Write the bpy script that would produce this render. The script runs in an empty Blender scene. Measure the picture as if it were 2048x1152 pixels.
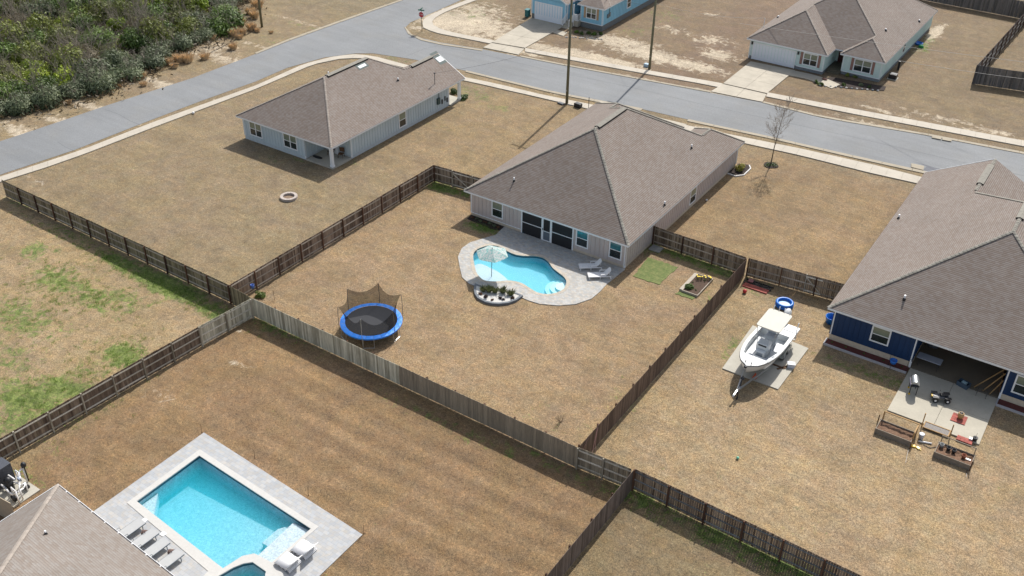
import bpy, bmesh, math, random
import numpy as np
from mathutils import Vector, Matrix, Euler

random.seed(7)
rng = np.random.default_rng(7)
SC = bpy.context.scene
COL = SC.collection

# ------------------------------------------------------------------ camera
CAM_H = 45.0
FOC, PITCH, ROLL, YAW = 2001.155, 0.59004, 0.0165846, 0.5808535   # focal length in units of a 2048 px wide picture


def cam_axes():
    cp, sp, cy, sy = math.cos(PITCH), math.sin(PITCH), math.cos(YAW), math.sin(YAW)
    r = Vector((cy, sy, 0)); f = Vector((-sy * cp, cy * cp, -sp)); u = r.cross(f)
    c, s = math.cos(ROLL), math.sin(ROLL)
    return c * r + s * u, -s * r + c * u, f


RT, UP, FW = cam_axes()
cam_data = bpy.data.cameras.new("camera")
cam_data.sensor_width = 36.0
cam_data.lens = 36.0 * FOC / 2048.0
cam_data.clip_start = 1.0
cam_data.clip_end = 3000.0
cam = bpy.data.objects.new("camera", cam_data)
COL.objects.link(cam)
m = Matrix((RT, UP, -FW)).transposed().to_4x4()
m.translation = Vector((0, 0, CAM_H))
cam.matrix_world = m
SC.camera = cam

# ------------------------------------------------------------------ sky, sun, exposure
SUN_EL, SUN_AZ = math.radians(46.0), math.radians(-8.5)      # azimuth measured from +Y towards +X
world = bpy.data.worlds.new("World")
SC.world = world
world.use_nodes = True
wn = world.node_tree
wn.nodes.clear()
sky = wn.nodes.new("ShaderNodeTexSky")
sky.sky_type = 'NISHITA'
sky.sun_disc = False
sky.sun_elevation = SUN_EL
sky.sun_rotation = SUN_AZ
sky.air_density = 1.0
sky.dust_density = 2.0
sky.ozone_density = 1.0
bg = wn.nodes.new("ShaderNodeBackground")
bg.inputs['Strength'].default_value = 0.125
out = wn.nodes.new("ShaderNodeOutputWorld")
hs = wn.nodes.new("ShaderNodeHueSaturation")      # thin high haze: the blue of the sky is washed out
hs.inputs['Saturation'].default_value = 0.6
wn.links.new(sky.outputs[0], hs.inputs['Color'])
wn.links.new(hs.outputs[0], bg.inputs[0])
wn.links.new(bg.outputs[0], out.inputs[0])

sun_data = bpy.data.lights.new("sun", 'SUN')
sun_data.energy = 4.0
sun_data.angle = math.radians(0.6)
sun_data.color = (1.0, 0.955, 0.89)
sun = bpy.data.objects.new("sun", sun_data)
COL.objects.link(sun)
sd = Vector((math.sin(SUN_AZ) * math.cos(SUN_EL), math.cos(SUN_AZ) * math.cos(SUN_EL), math.sin(SUN_EL)))
sun.rotation_euler = sd.to_track_quat('Z', 'Y').to_euler()
sun.location = (0, 0, 60)

SC.view_settings.view_transform = 'Standard'
SC.view_settings.look = 'None'
SC.view_settings.exposure = 0.42
SC.view_settings.gamma = 1.0
SC.cycles.transparent_max_bounces = 24
SC.cycles.max_bounces = 12
SC.cycles.diffuse_bounces = 6
SC.cycles.volume_bounces = 6
SC.cycles.use_denoising = True


# ------------------------------------------------------------------ placing: points of the ground or of a wall plane
def ray(u, v):
    return RT * (u - 1024) + UP * (576 - v) + FW * FOC


def G(u, v, z=0.0):
    """world x, y of the level z surface seen at picture point (u, v)"""
    d = ray(u, v)
    t = (z - CAM_H) / d.z
    return (d.x * t, d.y * t)


def GL(pts, z=0.0):
    return [G(u, v, z) for u, v in pts]


# ------------------------------------------------------------------ objects
def lin(c):
    """sRGB 0-255 -> linear"""
    r = []
    for x in c:
        x = x / 255.0
        r.append(x / 12.92 if x <= 0.04045 else ((x + 0.055) / 1.055) ** 2.4)
    return tuple(r)


def tag(o, label=None, cat=None, group=None, kind=None):
    if label: o['label'] = label
    if cat: o['category'] = cat
    if group: o['group'] = group
    if kind: o['kind'] = kind
    return o


def thing(name, label, cat, loc=(0, 0, 0), rz=0.0, group=None):
    o = bpy.data.objects.new(name, None)
    o.empty_display_size = 0.3
    COL.objects.link(o)
    o.location = loc
    o.rotation_euler = (0, 0, rz)
    return tag(o, label, cat, group)


def copy_tree(o, parent=None):
    c = o.copy()
    COL.objects.link(c)
    if parent is not None: c.parent = parent
    for ch in o.children:
        copy_tree(ch, c)
    return c


def dup(root, loc, rz=0.0, label=None, scale=None, group=None):
    c = copy_tree(root)
    c.location = loc
    c.rotation_euler = (0, 0, rz)
    if scale is not None: c.scale = scale if hasattr(scale, '__len__') else (scale,) * 3
    if label: c['label'] = label
    if group: c['group'] = group
    return c


def link_mesh(name, me, mats, parent=None):
    o = bpy.data.objects.new(name, me)
    COL.objects.link(o)
    for mm in (mats if isinstance(mats, (list, tuple)) else [mats]):
        me.materials.append(mm)
    if parent is not None: o.parent = parent
    return o


def root_loc(o):
    v = Vector((0, 0, 0))
    while o is not None:
        v += o.location
        o = o.parent
    return v


class B:
    """collects simple solids; build() links them as one mesh object"""

    def __init__(s):
        s.v, s.f, s.mi, s.uv, s.rn, s.sm = [], [], [], [], [], []
        s.m = 0; s.smooth = False

    def add(s, vs, fs, uvs=None, rn=None):
        n = len(s.v)
        s.v += [tuple(v) for v in vs]
        rn = random.random() if rn is None else rn
        for i, f in enumerate(fs):
            s.f.append([n + k for k in f]); s.mi.append(s.m)
            s.uv.append(uvs[i] if uvs else None); s.rn.append(rn); s.sm.append(s.smooth)
        return s

    def box(s, x0, x1, y0, y1, z0, z1, rn=None):
        v = [(x0, y0, z0), (x1, y0, z0), (x1, y1, z0), (x0, y1, z0), (x0, y0, z1), (x1, y0, z1), (x1, y1, z1), (x0, y1, z1)]
        return s.add(v, [(0, 3, 2, 1), (4, 5, 6, 7), (0, 1, 5, 4), (1, 2, 6, 5), (2, 3, 7, 6), (3, 0, 4, 7)], rn=rn)

    def cbox(s, c, size, rot=None, rn=None):
        hx, hy, hz = size[0] / 2, size[1] / 2, size[2] / 2
        c = Vector(c)
        M = rot if rot is not None else Matrix.Identity(3)
        vs = [c + M @ Vector((a * hx, b * hy, d * hz)) for d in (-1, 1) for a, b in ((-1, -1), (1, -1), (1, 1), (-1, 1))]
        return s.add(vs, [(0, 3, 2, 1), (4, 5, 6, 7), (0, 1, 5, 4), (1, 2, 6, 5), (2, 3, 7, 6), (3, 0, 4, 7)], rn=rn)

    def beam(s, p0, p1, w, h, up=(0, 0, 1), rn=None):
        p0, p1 = Vector(p0), Vector(p1)
        d = (p1 - p0); L = d.length
        if L < 1e-6: return s
        d.normalize(); up = Vector(up)
        x = d.cross(up)
        if x.length < 1e-4: x = d.cross(Vector((1, 0, 0)))
        x.normalize(); z = x.cross(d)
        M = Matrix((x, d, z)).transposed()
        return s.cbox((p0 + p1) / 2, (w, L, h), M, rn)

    def cyl(s, p0, p1, r0, r1=None, n=8, caps=True, rn=None):
        r1 = r0 if r1 is None else r1
        p0, p1 = Vector(p0), Vector(p1)
        d = (p1 - p0)
        if d.length < 1e-6: return s
        d.normalize()
        a = d.orthogonal().normalized(); b = d.cross(a)
        vs = []
        for p, r in ((p0, r0), (p1, r1)):
            for i in range(n):
                t = 2 * math.pi * i / n
                vs.append(p + (a * math.cos(t) + b * math.sin(t)) * r)
        fs = [(i, (i + 1) % n, n + (i + 1) % n, n + i) for i in range(n)]
        sm = s.smooth; s.smooth = n > 6
        s.add(vs, fs, rn=rn)
        s.smooth = sm
        if caps:
            k = len(s.v) - 2 * n
            s.f.append([k + i for i in range(n)][::-1]); s.f.append([k + n + i for i in range(n)])
            for _ in range(2):
                s.mi.append(s.m); s.uv.append(None); s.rn.append(s.rn[-1]); s.sm.append(False)
        return s

    def tube(s, pts, r, n=6):
        for a, b in zip(pts[:-1], pts[1:]): s.cyl(a, b, r, r, n)
        return s

    def prism(s, poly, z0, z1, rn=None, bottom=True):
        n = len(poly)
        if sum(poly[i][0] * poly[(i + 1) % n][1] - poly[(i + 1) % n][0] * poly[i][1] for i in range(n)) < 0:
            poly = poly[::-1]
        vs = [(x, y, z0) for x, y in poly] + [(x, y, z1) for x, y in poly]
        fs = [tuple(range(n, 2 * n))] + [(i, (i + 1) % n, n + (i + 1) % n, n + i) for i in range(n)]
        if bottom: fs.append(tuple(range(n))[::-1])
        return s.add(vs, fs, rn=rn)

    def lathe(s, prof, c=(0, 0, 0), n=20, rn=None):
        vs, fs = [], []
        for r, z in prof:
            for i in range(n):
                t = 2 * math.pi * i / n
                vs.append((c[0] + r * math.cos(t), c[1] + r * math.sin(t), c[2] + z))
        for j in range(len(prof) - 1):
            for i in range(n):
                fs.append((j * n + i, j * n + (i + 1) % n, (j + 1) * n + (i + 1) % n, (j + 1) * n + i))
        sm = s.smooth; s.smooth = True
        s.add(vs, fs, rn=rn); s.smooth = sm
        return s

    def build(s, name, mats, parent=None, world=True, label=None, bevel=0.0):
        me = bpy.data.meshes.new(name)
        off = root_loc(parent) if (parent is not None and world) else Vector((0, 0, 0))
        me.from_pydata([tuple(Vector(v) - off) for v in s.v], [], s.f)
        me.polygons.foreach_set('material_index', s.mi)
        me.polygons.foreach_set('use_smooth', s.sm)
        at = me.attributes.new('rnd', 'FLOAT', 'FACE')
        at.data.foreach_set('value', s.rn)
        if any(u is not None for u in s.uv):
            uvl = me.uv_layers.new(name='UVMap')
            for p, u in zip(me.polygons, s.uv):
                if u is None: continue
                for li, c in zip(p.loop_indices, u): uvl.data[li].uv = c
        me.update()
        o = link_mesh(name, me, mats, parent)
        if bevel > 0:
            bv = o.modifiers.new('bevel', 'BEVEL'); bv.width = bevel; bv.segments = 2; bv.limit_method = 'ANGLE'
        if label: o['label'] = label
        return o


def split_build(q, name, mat, parent):
    """one part per group of touching boxes"""
    n = len(q.v) // 8
    bb = []
    for i in range(n):
        p = np.array(q.v[8 * i:8 * i + 8]); bb.append((p.min(0) - .005, p.max(0) + .005))
    gid = list(range(n))
    for i in range(n):
        for j in range(i):
            if (bb[i][0] <= bb[j][1]).all() and (bb[j][0] <= bb[i][1]).all():
                a, c = gid[i], gid[j]; gid = [c if g == a else g for g in gid]
    for g in sorted(set(gid)):
        r = B()
        for i in range(n):
            if gid[i] == g: r.add(q.v[8 * i:8 * i + 8], [[k - 8 * i for k in f] for f in q.f[6 * i:6 * i + 6]], rn=q.rn[6 * i])
        r.build(name, mat, parent)


def fill_poly(name, loops, z0, z1, mats, parent=None, sides=True):
    """flat sheet with holes (loops[0] outer, the others holes), top at z1, outer and hole sides down to z0"""
    bm = bmesh.new()
    edges = []
    rings = []
    for lp in loops:
        vs = [bm.verts.new((x, y, z1)) for x, y in lp]
        rings.append(vs)
        for i in range(len(vs)): edges.append(bm.edges.new((vs[i], vs[(i + 1) % len(vs)])))
    bmesh.ops.triangle_fill(bm, use_beauty=True, use_dissolve=False, edges=edges, normal=(0, 0, 1))
    for f in bm.faces:
        f.normal_update()
        if f.normal.z < 0: f.normal_flip()
    if sides and z0 < z1:
        for vs in rings:
            lo = [bm.verts.new((v.co.x, v.co.y, z0)) for v in vs]
            n = len(vs)
            for i in range(n):
                try: bm.faces.new((vs[i], vs[(i + 1) % n], lo[(i + 1) % n], lo[i]))
                except ValueError: pass
    off = root_loc(parent) if parent is not None else Vector((0, 0, 0))
    for v in bm.verts: v.co -= off
    me = bpy.data.meshes.new(name)
    bm.to_mesh(me); bm.free()
    return link_mesh(name, me, mats, parent)


ORD = ['first', 'second', 'third', 'fourth', 'fifth', 'sixth', 'seventh', 'eighth', 'ninth', 'tenth', 'eleventh', 'twelfth', 'thirteenth', 'fourteenth', 'fifteenth', 'sixteenth', 'seventeenth', 'eighteenth', 'nineteenth', 'twentieth',
       'twenty-first', 'twenty-second', 'twenty-third', 'twenty-fourth', 'twenty-fifth', 'twenty-sixth', 'twenty-seventh', 'twenty-eighth', 'twenty-ninth', 'thirtieth']


def smooth_loop(pts, n=4):
    """closed Catmull-Rom through pts"""
    o = []
    k = len(pts)
    for i in range(k):
        p0, p1, p2, p3 = (Vector((*pts[(i + j - 1) % k], 0)) for j in range(4))
        for s in range(n):
            t = s / n
            q = 0.5 * ((2 * p1) + (p2 - p0) * t + (2 * p0 - 5 * p1 + 4 * p2 - p3) * t * t + (3 * p1 - p0 - 3 * p2 + p3) * t ** 3)
            o.append((q.x, q.y))
    return o


def offset_loop(pts, d):
    """offset a closed loop outwards by d"""
    n = len(pts)
    area = sum(pts[i][0] * pts[(i + 1) % n][1] - pts[(i + 1) % n][0] * pts[i][1] for i in range(n))
    sg = 1 if area > 0 else -1
    o = []
    for i in range(n):
        a, b, c = Vector(pts[i - 1]), Vector(pts[i]), Vector(pts[(i + 1) % n])
        e1, e2 = (b - a), (c - b)
        n1 = Vector((e1.y, -e1.x)).normalized() * sg; n2 = Vector((e2.y, -e2.x)).normalized() * sg
        nn = (n1 + n2).normalized()
        k = d / max(0.5, nn.dot(n1))
        o.append((b.x + nn.x * k, b.y + nn.y * k))
    return o


# ------------------------------------------------------------------ materials
class NT:
    def __init__(s, name):
        s.mat = bpy.data.materials.new(name)
        s.mat.use_nodes = True
        s.t = s.mat.node_tree
        s.t.nodes.clear()
        s.out = s.t.nodes.new("ShaderNodeOutputMaterial")

    def n(s, typ, **kw):
        nd = s.t.nodes.new("ShaderNode" + typ)
        ins = {}
        for k, v in kw.items():
            if k.startswith('_'): setattr(nd, k[1:], v)
            else: ins[k] = v
        for k, v in ins.items():
            key = int(k[1:]) if (k[0] == 'i' and k[1:].isdigit()) else k.replace('_', ' ')
            inp = nd.inputs[key]
            if isinstance(v, bpy.types.NodeSocket): s.t.links.new(v, inp)
            elif isinstance(v, bpy.types.Node): s.t.links.new(v.outputs[0], inp)
            else:
                if isinstance(v, tuple) and len(v) == 3 and inp.type == 'RGBA': v = (*v, 1)
                inp.default_value = v
        return nd

    def noise(s, vec, scale, detail=3, rough=0.55, dist=0.0):
        return s.n('TexNoise', Vector=vec, Scale=scale, Detail=float(detail), Roughness=rough, Distortion=dist).outputs[0]

    def ramp(s, fac, a, b, c0=0.0, c1=1.0):
        return s.n('MapRange', i0=fac, i1=a, i2=b, i3=c0, i4=c1).outputs[0]

    def math(s, op, a, b=0.0, c=None):
        kw = dict(_operation=op, i0=a, i1=b)
        if c is not None: kw['i2'] = c
        return s.n('Math', **kw).outputs[0]

    def mix(s, fac, a, b, mode='MIX'):
        nd = s.t.nodes.new("ShaderNodeMix")
        nd.data_type = 'RGBA'; nd.blend_type = mode; nd.clamp_result = False
        for k, v in ((0, fac), (6, a), (7, b)):
            inp = nd.inputs[k]
            if isinstance(v, bpy.types.NodeSocket): s.t.links.new(v, inp)
            else:
                if isinstance(v, tuple) and len(v) == 3: v = (*v, 1)
                inp.default_value = v
        return nd.outputs[2]

    def scalec(s, col, fac):
        """colour times scalar socket"""
        return s.n('VectorMath', _operation='SCALE', i0=col, Scale=fac).outputs[0]

    def geo(s):
        return s.n('NewGeometry').outputs['Position']

    def obj(s):
        return s.n('TexCoord').outputs['Object']

    def stretch(s, vec, sc):
        return s.n('Mapping', Vector=vec, Scale=sc).outputs[0]

    def attr(s, name):
        return s.n('Attribute', _attribute_name=name)

    def bump(s, h, strength=0.3, dist=0.02):
        return s.n('Bump', Strength=strength, Distance=dist, Height=h).outputs[0]

    def bsdf(s, color, rough=0.7, normal=None, **kw):
        a = dict(Base_Color=color, Roughness=rough)
        if normal is not None: a['Normal'] = normal
        a.update(kw)
        p = s.n('BsdfPrincipled', **a)
        s.t.links.new(p.outputs[0], s.out.inputs[0])
        return s.mat


_cache = {}


def pm(name, srgb, rough=0.6, var=0.12, scale=4.0, bump=0.0, k=1.0, metal=0.0, rnd=0.0, spec=0.5):
    """plain material with slight procedural variation. srgb is the colour as seen in sun (0-255); k scales to albedo"""
    key = (name, srgb, rough, k)
    if key in _cache: return _cache[key]
    c = tuple(x * k for x in lin(srgb))
    t = NT(name)
    vec = t.obj()
    nz = t.noise(vec, scale, 5, 0.6)
    f = t.ramp(nz, 0.25, 0.75, 1 - var, 1 + var)
    if rnd:
        f = t.math('MULTIPLY', f, t.ramp(t.attr('rnd').outputs['Fac'], 0, 1, 1 - rnd, 1 + rnd))
    col = t.scalec(c, f)
    nb = t.bump(t.noise(vec, scale * 5, 3), bump, 0.02) if bump else None
    mm = t.bsdf(col, rough, nb, Metallic=metal)
    mm.node_tree.nodes  # keep
    _cache[key] = mm
    return mm


KG = 0.56    # the same for ground-level surfaces that face the sun
K = 0.70     # picture colour -> albedo (the photograph is exposed bright)
# ------------------------------------------------------------------ shared materials
def mat_shingle(name, srgb, var=0.13, joint=0.36):
    t = NT(name)
    uv = t.n('TexCoord').outputs['UV']
    br = t.n('TexBrick', Vector=uv, Color1=(0.0, 0.0, 0.0), Color2=(1.0, 1.0, 1.0), Mortar=(0.5, 0.5, 0.5), Scale=1.0,
             Mortar_Size=0.0, Bias=0.0, Brick_Width=0.33, Row_Height=0.155)
    br.offset = 0.42; br.squash = 1.0
    # random value per tab
    sep = t.n('SeparateXYZ', Vector=uv)
    row = t.math('FLOOR', t.math('DIVIDE', sep.outputs[1], 0.155))
    fr = t.math('FRACT', t.math('DIVIDE', sep.outputs[1], 0.155))
    colm = t.math('FLOOR', t.math('DIVIDE', t.math('ADD', sep.outputs[0], t.math('MULTIPLY', row, 0.137)), 0.29))
    comb = t.n('CombineXYZ', X=colm, Y=row)
    wn_ = t.n('TexWhiteNoise', Vector=comb, _noise_dimensions='3D')
    tab = t.ramp(wn_.outputs[0], 0, 1, 1 - var, 1 + var)
    edge = t.ramp(fr, 0.0, 0.42, joint, 1.05)          # butt edge of every course, a real dark joint
    big = t.ramp(t.noise(uv, 0.35, 4, 0.6), 0.3, 0.7, 0.93, 1.07)
    fine = t.ramp(t.noise(uv, 14, 3, 0.6), 0.25, 0.75, 0.88, 1.12)
    f = t.math('MULTIPLY', t.math('MULTIPLY', tab, edge), t.math('MULTIPLY', big, fine))
    a = tuple(x * K for x in lin(srgb))
    warm = (a[0] * 1.05, a[1] * 0.995, a[2] * 0.95)
    cool = (a[0] * 0.97, a[1] * 1.0, a[2] * 1.02)
    base = t.mix(wn_.outputs[0], warm, cool)
    col = t.scalec(base, f)
    h = t.math('ADD', t.math('MULTIPLY', fr, -0.7), t.math('MULTIPLY', t.noise(uv, 20, 2), 0.5))
    return t.bsdf(col, 0.92, t.bump(h, 0.35, 0.012))


def mat_wood(name, srgb, srgb2, k=K, grey=0.5, gsc=0.35):
    """weathered boards: colour differs per board, stained and streaked along the height"""
    t = NT(name)
    pos = t.geo()
    a = tuple(x * k for x in lin(srgb)); b = tuple(x * k for x in lin(srgb2))
    rnd = t.attr('rnd').outputs['Fac']
    big = t.noise(pos, gsc, 4, 0.6)
    st = t.noise(t.stretch(pos, (9, 9, 0.7)), 1.6, 4, 0.6)
    f = t.math('ADD', t.math('MULTIPLY', rnd, 0.35), t.math('ADD', t.math('MULTIPLY', big, grey), t.math('MULTIPLY', st, 0.5)))
    col = t.mix(t.ramp(f, 0.45, 0.95), a, b)
    col = t.scalec(col, t.math('MULTIPLY', t.ramp(rnd, 0, 1, 0.8, 1.2), t.ramp(st, 0.25, 0.75, 0.75, 1.25)))
    return t.bsdf(col, 0.9, t.bump(st, 0.3, 0.01))


def mat_siding(name, srgb, k=K, rough=0.6):
    t = NT(name)
    pos = t.geo()
    a = tuple(x * k for x in lin(srgb))
    n1 = t.noise(t.stretch(pos, (1, 1, 0.4)), 0.8, 4, 0.6)
    n2 = t.noise(pos, 9, 3, 0.6)
    f = t.math('MULTIPLY', t.ramp(n1, 0.3, 0.7, 0.92, 1.07), t.ramp(n2, 0.3, 0.7, 0.97, 1.03))
    return t.bsdf(t.scalec(a, f), rough)


def mat_paver(name, srgb, var=0.14, k=0.57, s=1.0, warm=(215, 200, 180)):
    t = NT(name)
    pos = t.geo()
    vec = t.n('Mapping', Vector=pos, Rotation=(0, 0, 0.02)).outputs[0]
    a = tuple(x * k for x in lin(srgb)); w = tuple(x * k for x in lin(warm))
    br = t.n('TexBrick', Vector=vec, Color1=(0.0,) * 3, Color2=(1.0,) * 3, Mortar=(0.35,) * 3, Scale=1.0, Mortar_Size=0.006,
             Mortar_Smooth=0.3, Brick_Width=0.26 * s, Row_Height=0.17 * s)
    br.offset = 0.45
    blot = t.noise(pos, 1.1, 4, 0.65)
    blot2 = t.noise(pos, 3.5, 3, 0.6)
    v = t.math('ADD', t.math('MULTIPLY', br.outputs[0], 0.55), t.math('MULTIPLY', blot, 0.6))
    col = t.mix(t.ramp(blot2, 0.42, 0.7), a, w)
    col = t.scalec(col, t.ramp(v, 0.25, 0.85, 1 - var, 1 + var))
    col = t.mix(t.math('MULTIPLY', br.outputs[1], 0.55), col, tuple(x * 0.45 for x in a))
    return t.bsdf(col, 0.8, t.bump(t.noise(pos, 14, 3), 0.25, 0.01))


def mat_concrete(name, srgb, k=0.56, stain=0.12):
    t = NT(name)
    pos = t.geo()
    a = tuple(x * k for x in lin(srgb))
    n1 = t.noise(pos, 0.55, 5, 0.65)
    n2 = t.noise(pos, 7, 4, 0.7)
    f = t.math('MULTIPLY', t.ramp(n1, 0.3, 0.7, 1 - stain, 1 + stain * 0.6), t.ramp(n2, 0.3, 0.7, 0.94, 1.05))
    dirt = t.ramp(t.noise(pos, 1.7, 5, 0.7, 0.5), 0.6, 0.8, 0.0, 0.35)
    col = t.mix(dirt, t.scalec(a, f), (a[0] * 0.72, a[1] * 0.66, a[2] * 0.56))
    return t.bsdf(col, 0.85, t.bump(n2, 0.2, 0.01))


def mat_asphalt():
    t = NT("asphalt")
    pos = t.geo()
    a = tuple(x * KG for x in lin((156, 159, 161)))
    n1 = t.noise(pos, 0.13, 5, 0.6, 0.4)
    # worn streaks along the driving direction of the two roads
    st = t.noise(t.n('Mapping', Vector=pos, Rotation=(0, 0, 0.05), Scale=(0.12, 1.1, 1)).outputs[0], 1.0, 4, 0.6)
    n3 = t.noise(pos, 11, 4, 0.75)
    f = t.math('MULTIPLY', t.ramp(n1, 0.3, 0.7, 0.9, 1.1), t.math('MULTIPLY', t.ramp(st, 0.3, 0.7, 0.93, 1.06), t.ramp(n3, 0.36, 0.64, 0.84, 1.16)))
    wm = t.ramp(t.noise(pos, 0.3, 3), 0.5, 0.75, 0, 0.5)
    col = t.mix(wm, t.scalec(a, f), t.scalec((a[0] * 1.05, a[1] * 1.0, a[2] * 0.92), f))
    return t.bsdf(col, 0.88, t.bump(n3, 0.3, 0.01))


def mat_ground():
    t = NT("dormant_lawn")
    pos = t.geo()
    base = t.attr('gcol').outputs['Color']
    ext = t.attr('gext').outputs['Vector']
    se = t.n('SeparateXYZ', Vector=ext)
    green, sand, dark = se.outputs[0], se.outputs[1], se.outputs[2]
    d1 = t.noise(pos, 0.09, 3, 0.6, 0.3)
    n0 = t.noise(pos, 0.45, 5, 0.65, 0.6)
    n1 = t.noise(pos, 2.2, 5, 0.72, 0.8)
    n2 = t.noise(pos, 7.5, 5, 0.78, 1.2)
    n3 = t.noise(pos, 14.0, 3, 0.75, 1.0)
    f = t.math('MULTIPLY', t.ramp(n0, 0.36, 0.64, 0.86, 1.12), t.ramp(n1, 0.37, 0.63, 0.87, 1.13))
    f = t.math('MULTIPLY', f, t.ramp(n2, 0.38, 0.62, 0.60, 1.38))
    f = t.math('MULTIPLY', f, t.ramp(n3, 0.40, 0.60, 0.68, 1.33))
    hue = t.mix(t.ramp(t.noise(pos, 1.3, 4, 0.7, 0.5), 0.35, 0.65), (1.05, 0.985, 0.90), (0.97, 1.015, 1.06))
    col = t.mix(1.0, base, hue, 'MULTIPLY')
    big = t.mix(t.ramp(t.noise(pos, 0.22, 4, 0.65, 1.0), 0.38, 0.62), (1.025, 1.01, 0.92), (1.01, 0.98, 1.0))
    col = t.mix(1.0, col, big, 'MULTIPLY')
    wav = t.noise(t.n('Mapping', Vector=pos, Rotation=(0, 0, 0.12), Scale=(0.22, 0.95, 1)).outputs[0], 1.0, 5, 0.7, 1.6)
    f = t.math('MULTIPLY', f, t.ramp(wav, 0.36, 0.64, 0.90, 1.10))
    sp = t.ramp(t.noise(pos, 5.2, 4, 0.85, 2.0), 0.60, 0.70, 1.0, 0.62)         # dark tufts
    sl = t.ramp(t.noise(pos, 6.4, 4, 0.85, 2.0), 0.60, 0.70, 1.0, 1.30)         # bleached straw
    f = t.math('MULTIPLY', f, t.math('MULTIPLY', sp, sl))
    # darker thatch
    dk = t.ramp(t.math('ADD', dark, t.math('MULTIPLY', t.math('SUBTRACT', n0, 0.5), 1.4)), 0.35, 0.95)
    col = t.mix(dk, col, t.n('VectorMath', _operation='MULTIPLY', i0=col, i1=(0.70, 0.66, 0.62)).outputs[0])
    # bare pale sand
    sk = t.ramp(t.math('ADD', sand, t.math('MULTIPLY', t.math('SUBTRACT', t.noise(pos, 0.8, 5, 0.75, 1.0), 0.5), 2.2)), 0.45, 0.75)
    sandc = tuple(x * KG for x in lin((222, 205, 178)))
    col = t.mix(sk, col, sandc)
    # green weeds and winter grass in irregular patches
    gn = t.math('ADD', t.math('MULTIPLY', t.math('SUBTRACT', t.noise(pos, 0.9, 6, 0.8, 1.2), 0.5), 2.3), t.math('MULTIPLY', t.math('SUBTRACT', n2, 0.5), 1.0))
    gk = t.ramp(t.math('ADD', green, gn), 0.40, 0.62)
    gcol = t.mix(t.ramp(n1, 0.35, 0.65), tuple(x * KG for x in lin((86, 122, 40))), tuple(x * KG for x in lin((140, 158, 78))))
    col = t.mix(t.math('MULTIPLY', gk, 0.85), col, gcol)
    # scattered tiny weeds everywhere
    wk = t.ramp(t.math('ADD', t.math('MULTIPLY', t.noise(pos, 3.1, 3, 0.6), 0.65), t.math('MULTIPLY', n0, 0.35)), 0.645, 0.69)
    col = t.mix(t.math('MULTIPLY', wk, 0.55), col, gcol)
    col = t.scalec(col, f)
    h = t.math('ADD', t.math('MULTIPLY', n2, 1.0), t.math('MULTIPLY', n3, 0.45))
    return t.bsdf(col, 0.95, t.bump(h, 0.55, 0.06))


def mat_water(name, tint, dens, ripple=6.0, scat=0.3):
    """clear surface that lets sun through, absorption tints it by depth"""
    t = NT(name)
    pos = t.geo()
    nb = t.bump(t.noise(pos, ripple, 3, 0.6, 0.8), 0.35, 0.03)
    tr = t.n('BsdfTransparent', Color=(0.96, 0.99, 1.0))
    gl = t.n('BsdfGlossy', Color=(1, 1, 1), Roughness=0.04, Normal=nb)
    fr = t.n('Fresnel', IOR=1.33, Normal=nb)
    bf = t.math('SUBTRACT', 1.0, t.n('NewGeometry').outputs['Backfacing'])     # from inside the water there is nothing to mirror
    mx = t.n('MixShader', i0=t.math('MULTIPLY', fr, bf), i1=tr, i2=gl)
    t.t.links.new(mx.outputs[0], t.out.inputs[0])
    va = t.n('VolumeAbsorption', Color=tint, Density=dens)
    vs = t.n('VolumeScatter', Color=(0.0, 0.92, 1.0), Density=scat, Anisotropy=0.0)
    ad = t.n('AddShader', i0=va, i1=vs)
    t.t.links.new(ad.outputs[0], t.out.inputs[1])
    return t.mat


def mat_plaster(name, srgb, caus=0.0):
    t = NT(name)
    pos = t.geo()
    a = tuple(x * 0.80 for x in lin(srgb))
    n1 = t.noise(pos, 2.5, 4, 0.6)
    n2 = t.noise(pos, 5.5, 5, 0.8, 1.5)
    f = t.math('MULTIPLY', t.ramp(n1, 0.3, 0.7, 0.95, 1.05), t.ramp(n2, 0.42, 0.58, 1 - caus, 1 + caus))  # caus: caustic light network imitated by contrasty noise in the plaster colour
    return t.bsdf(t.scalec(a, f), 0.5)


def mat_leaf(name, c1, c2, k=0.62, dead=None):
    t = NT(name)
    rnd = t.attr('rnd').outputs['Fac']
    oi = t.n('ObjectInfo').outputs['Random']
    a = tuple(x * k for x in lin(c1)); b = tuple(x * k for x in lin(c2))
    col = t.mix(rnd, a, b)
    col = t.scalec(col, t.ramp(oi, 0, 1, 0.78, 1.22))
    tr = t.n('BsdfTranslucent', Color=col)
    p = t.n('BsdfPrincipled', Base_Color=col, Roughness=0.6)
    mx = t.n('MixShader', i0=0.25, i1=p, i2=tr)
    t.t.links.new(mx.outputs[0], t.out.inputs[0])
    return t.mat


def mat_net(name, srgb, alpha):
    t = NT(name)
    c = lin(srgb)
    d = t.n('BsdfDiffuse', Color=c)
    tr = t.n('BsdfTransparent')
    mx = t.n('MixShader', i0=alpha, i1=tr, i2=d)
    t.t.links.new(mx.outputs[0], t.out.inputs[0])
    return t.mat


def mat_glass(name, srgb, rough=0.06, var=0.4):
    t = NT(name)
    pos = t.geo()
    a = lin(srgb)
    f = t.ramp(t.noise(pos, 1.3, 3), 0.3, 0.7, 1 - var, 1 + var)
    return t.bsdf(t.scalec(a, f), rough, None, Specular_IOR_Level=0.8)


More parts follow.
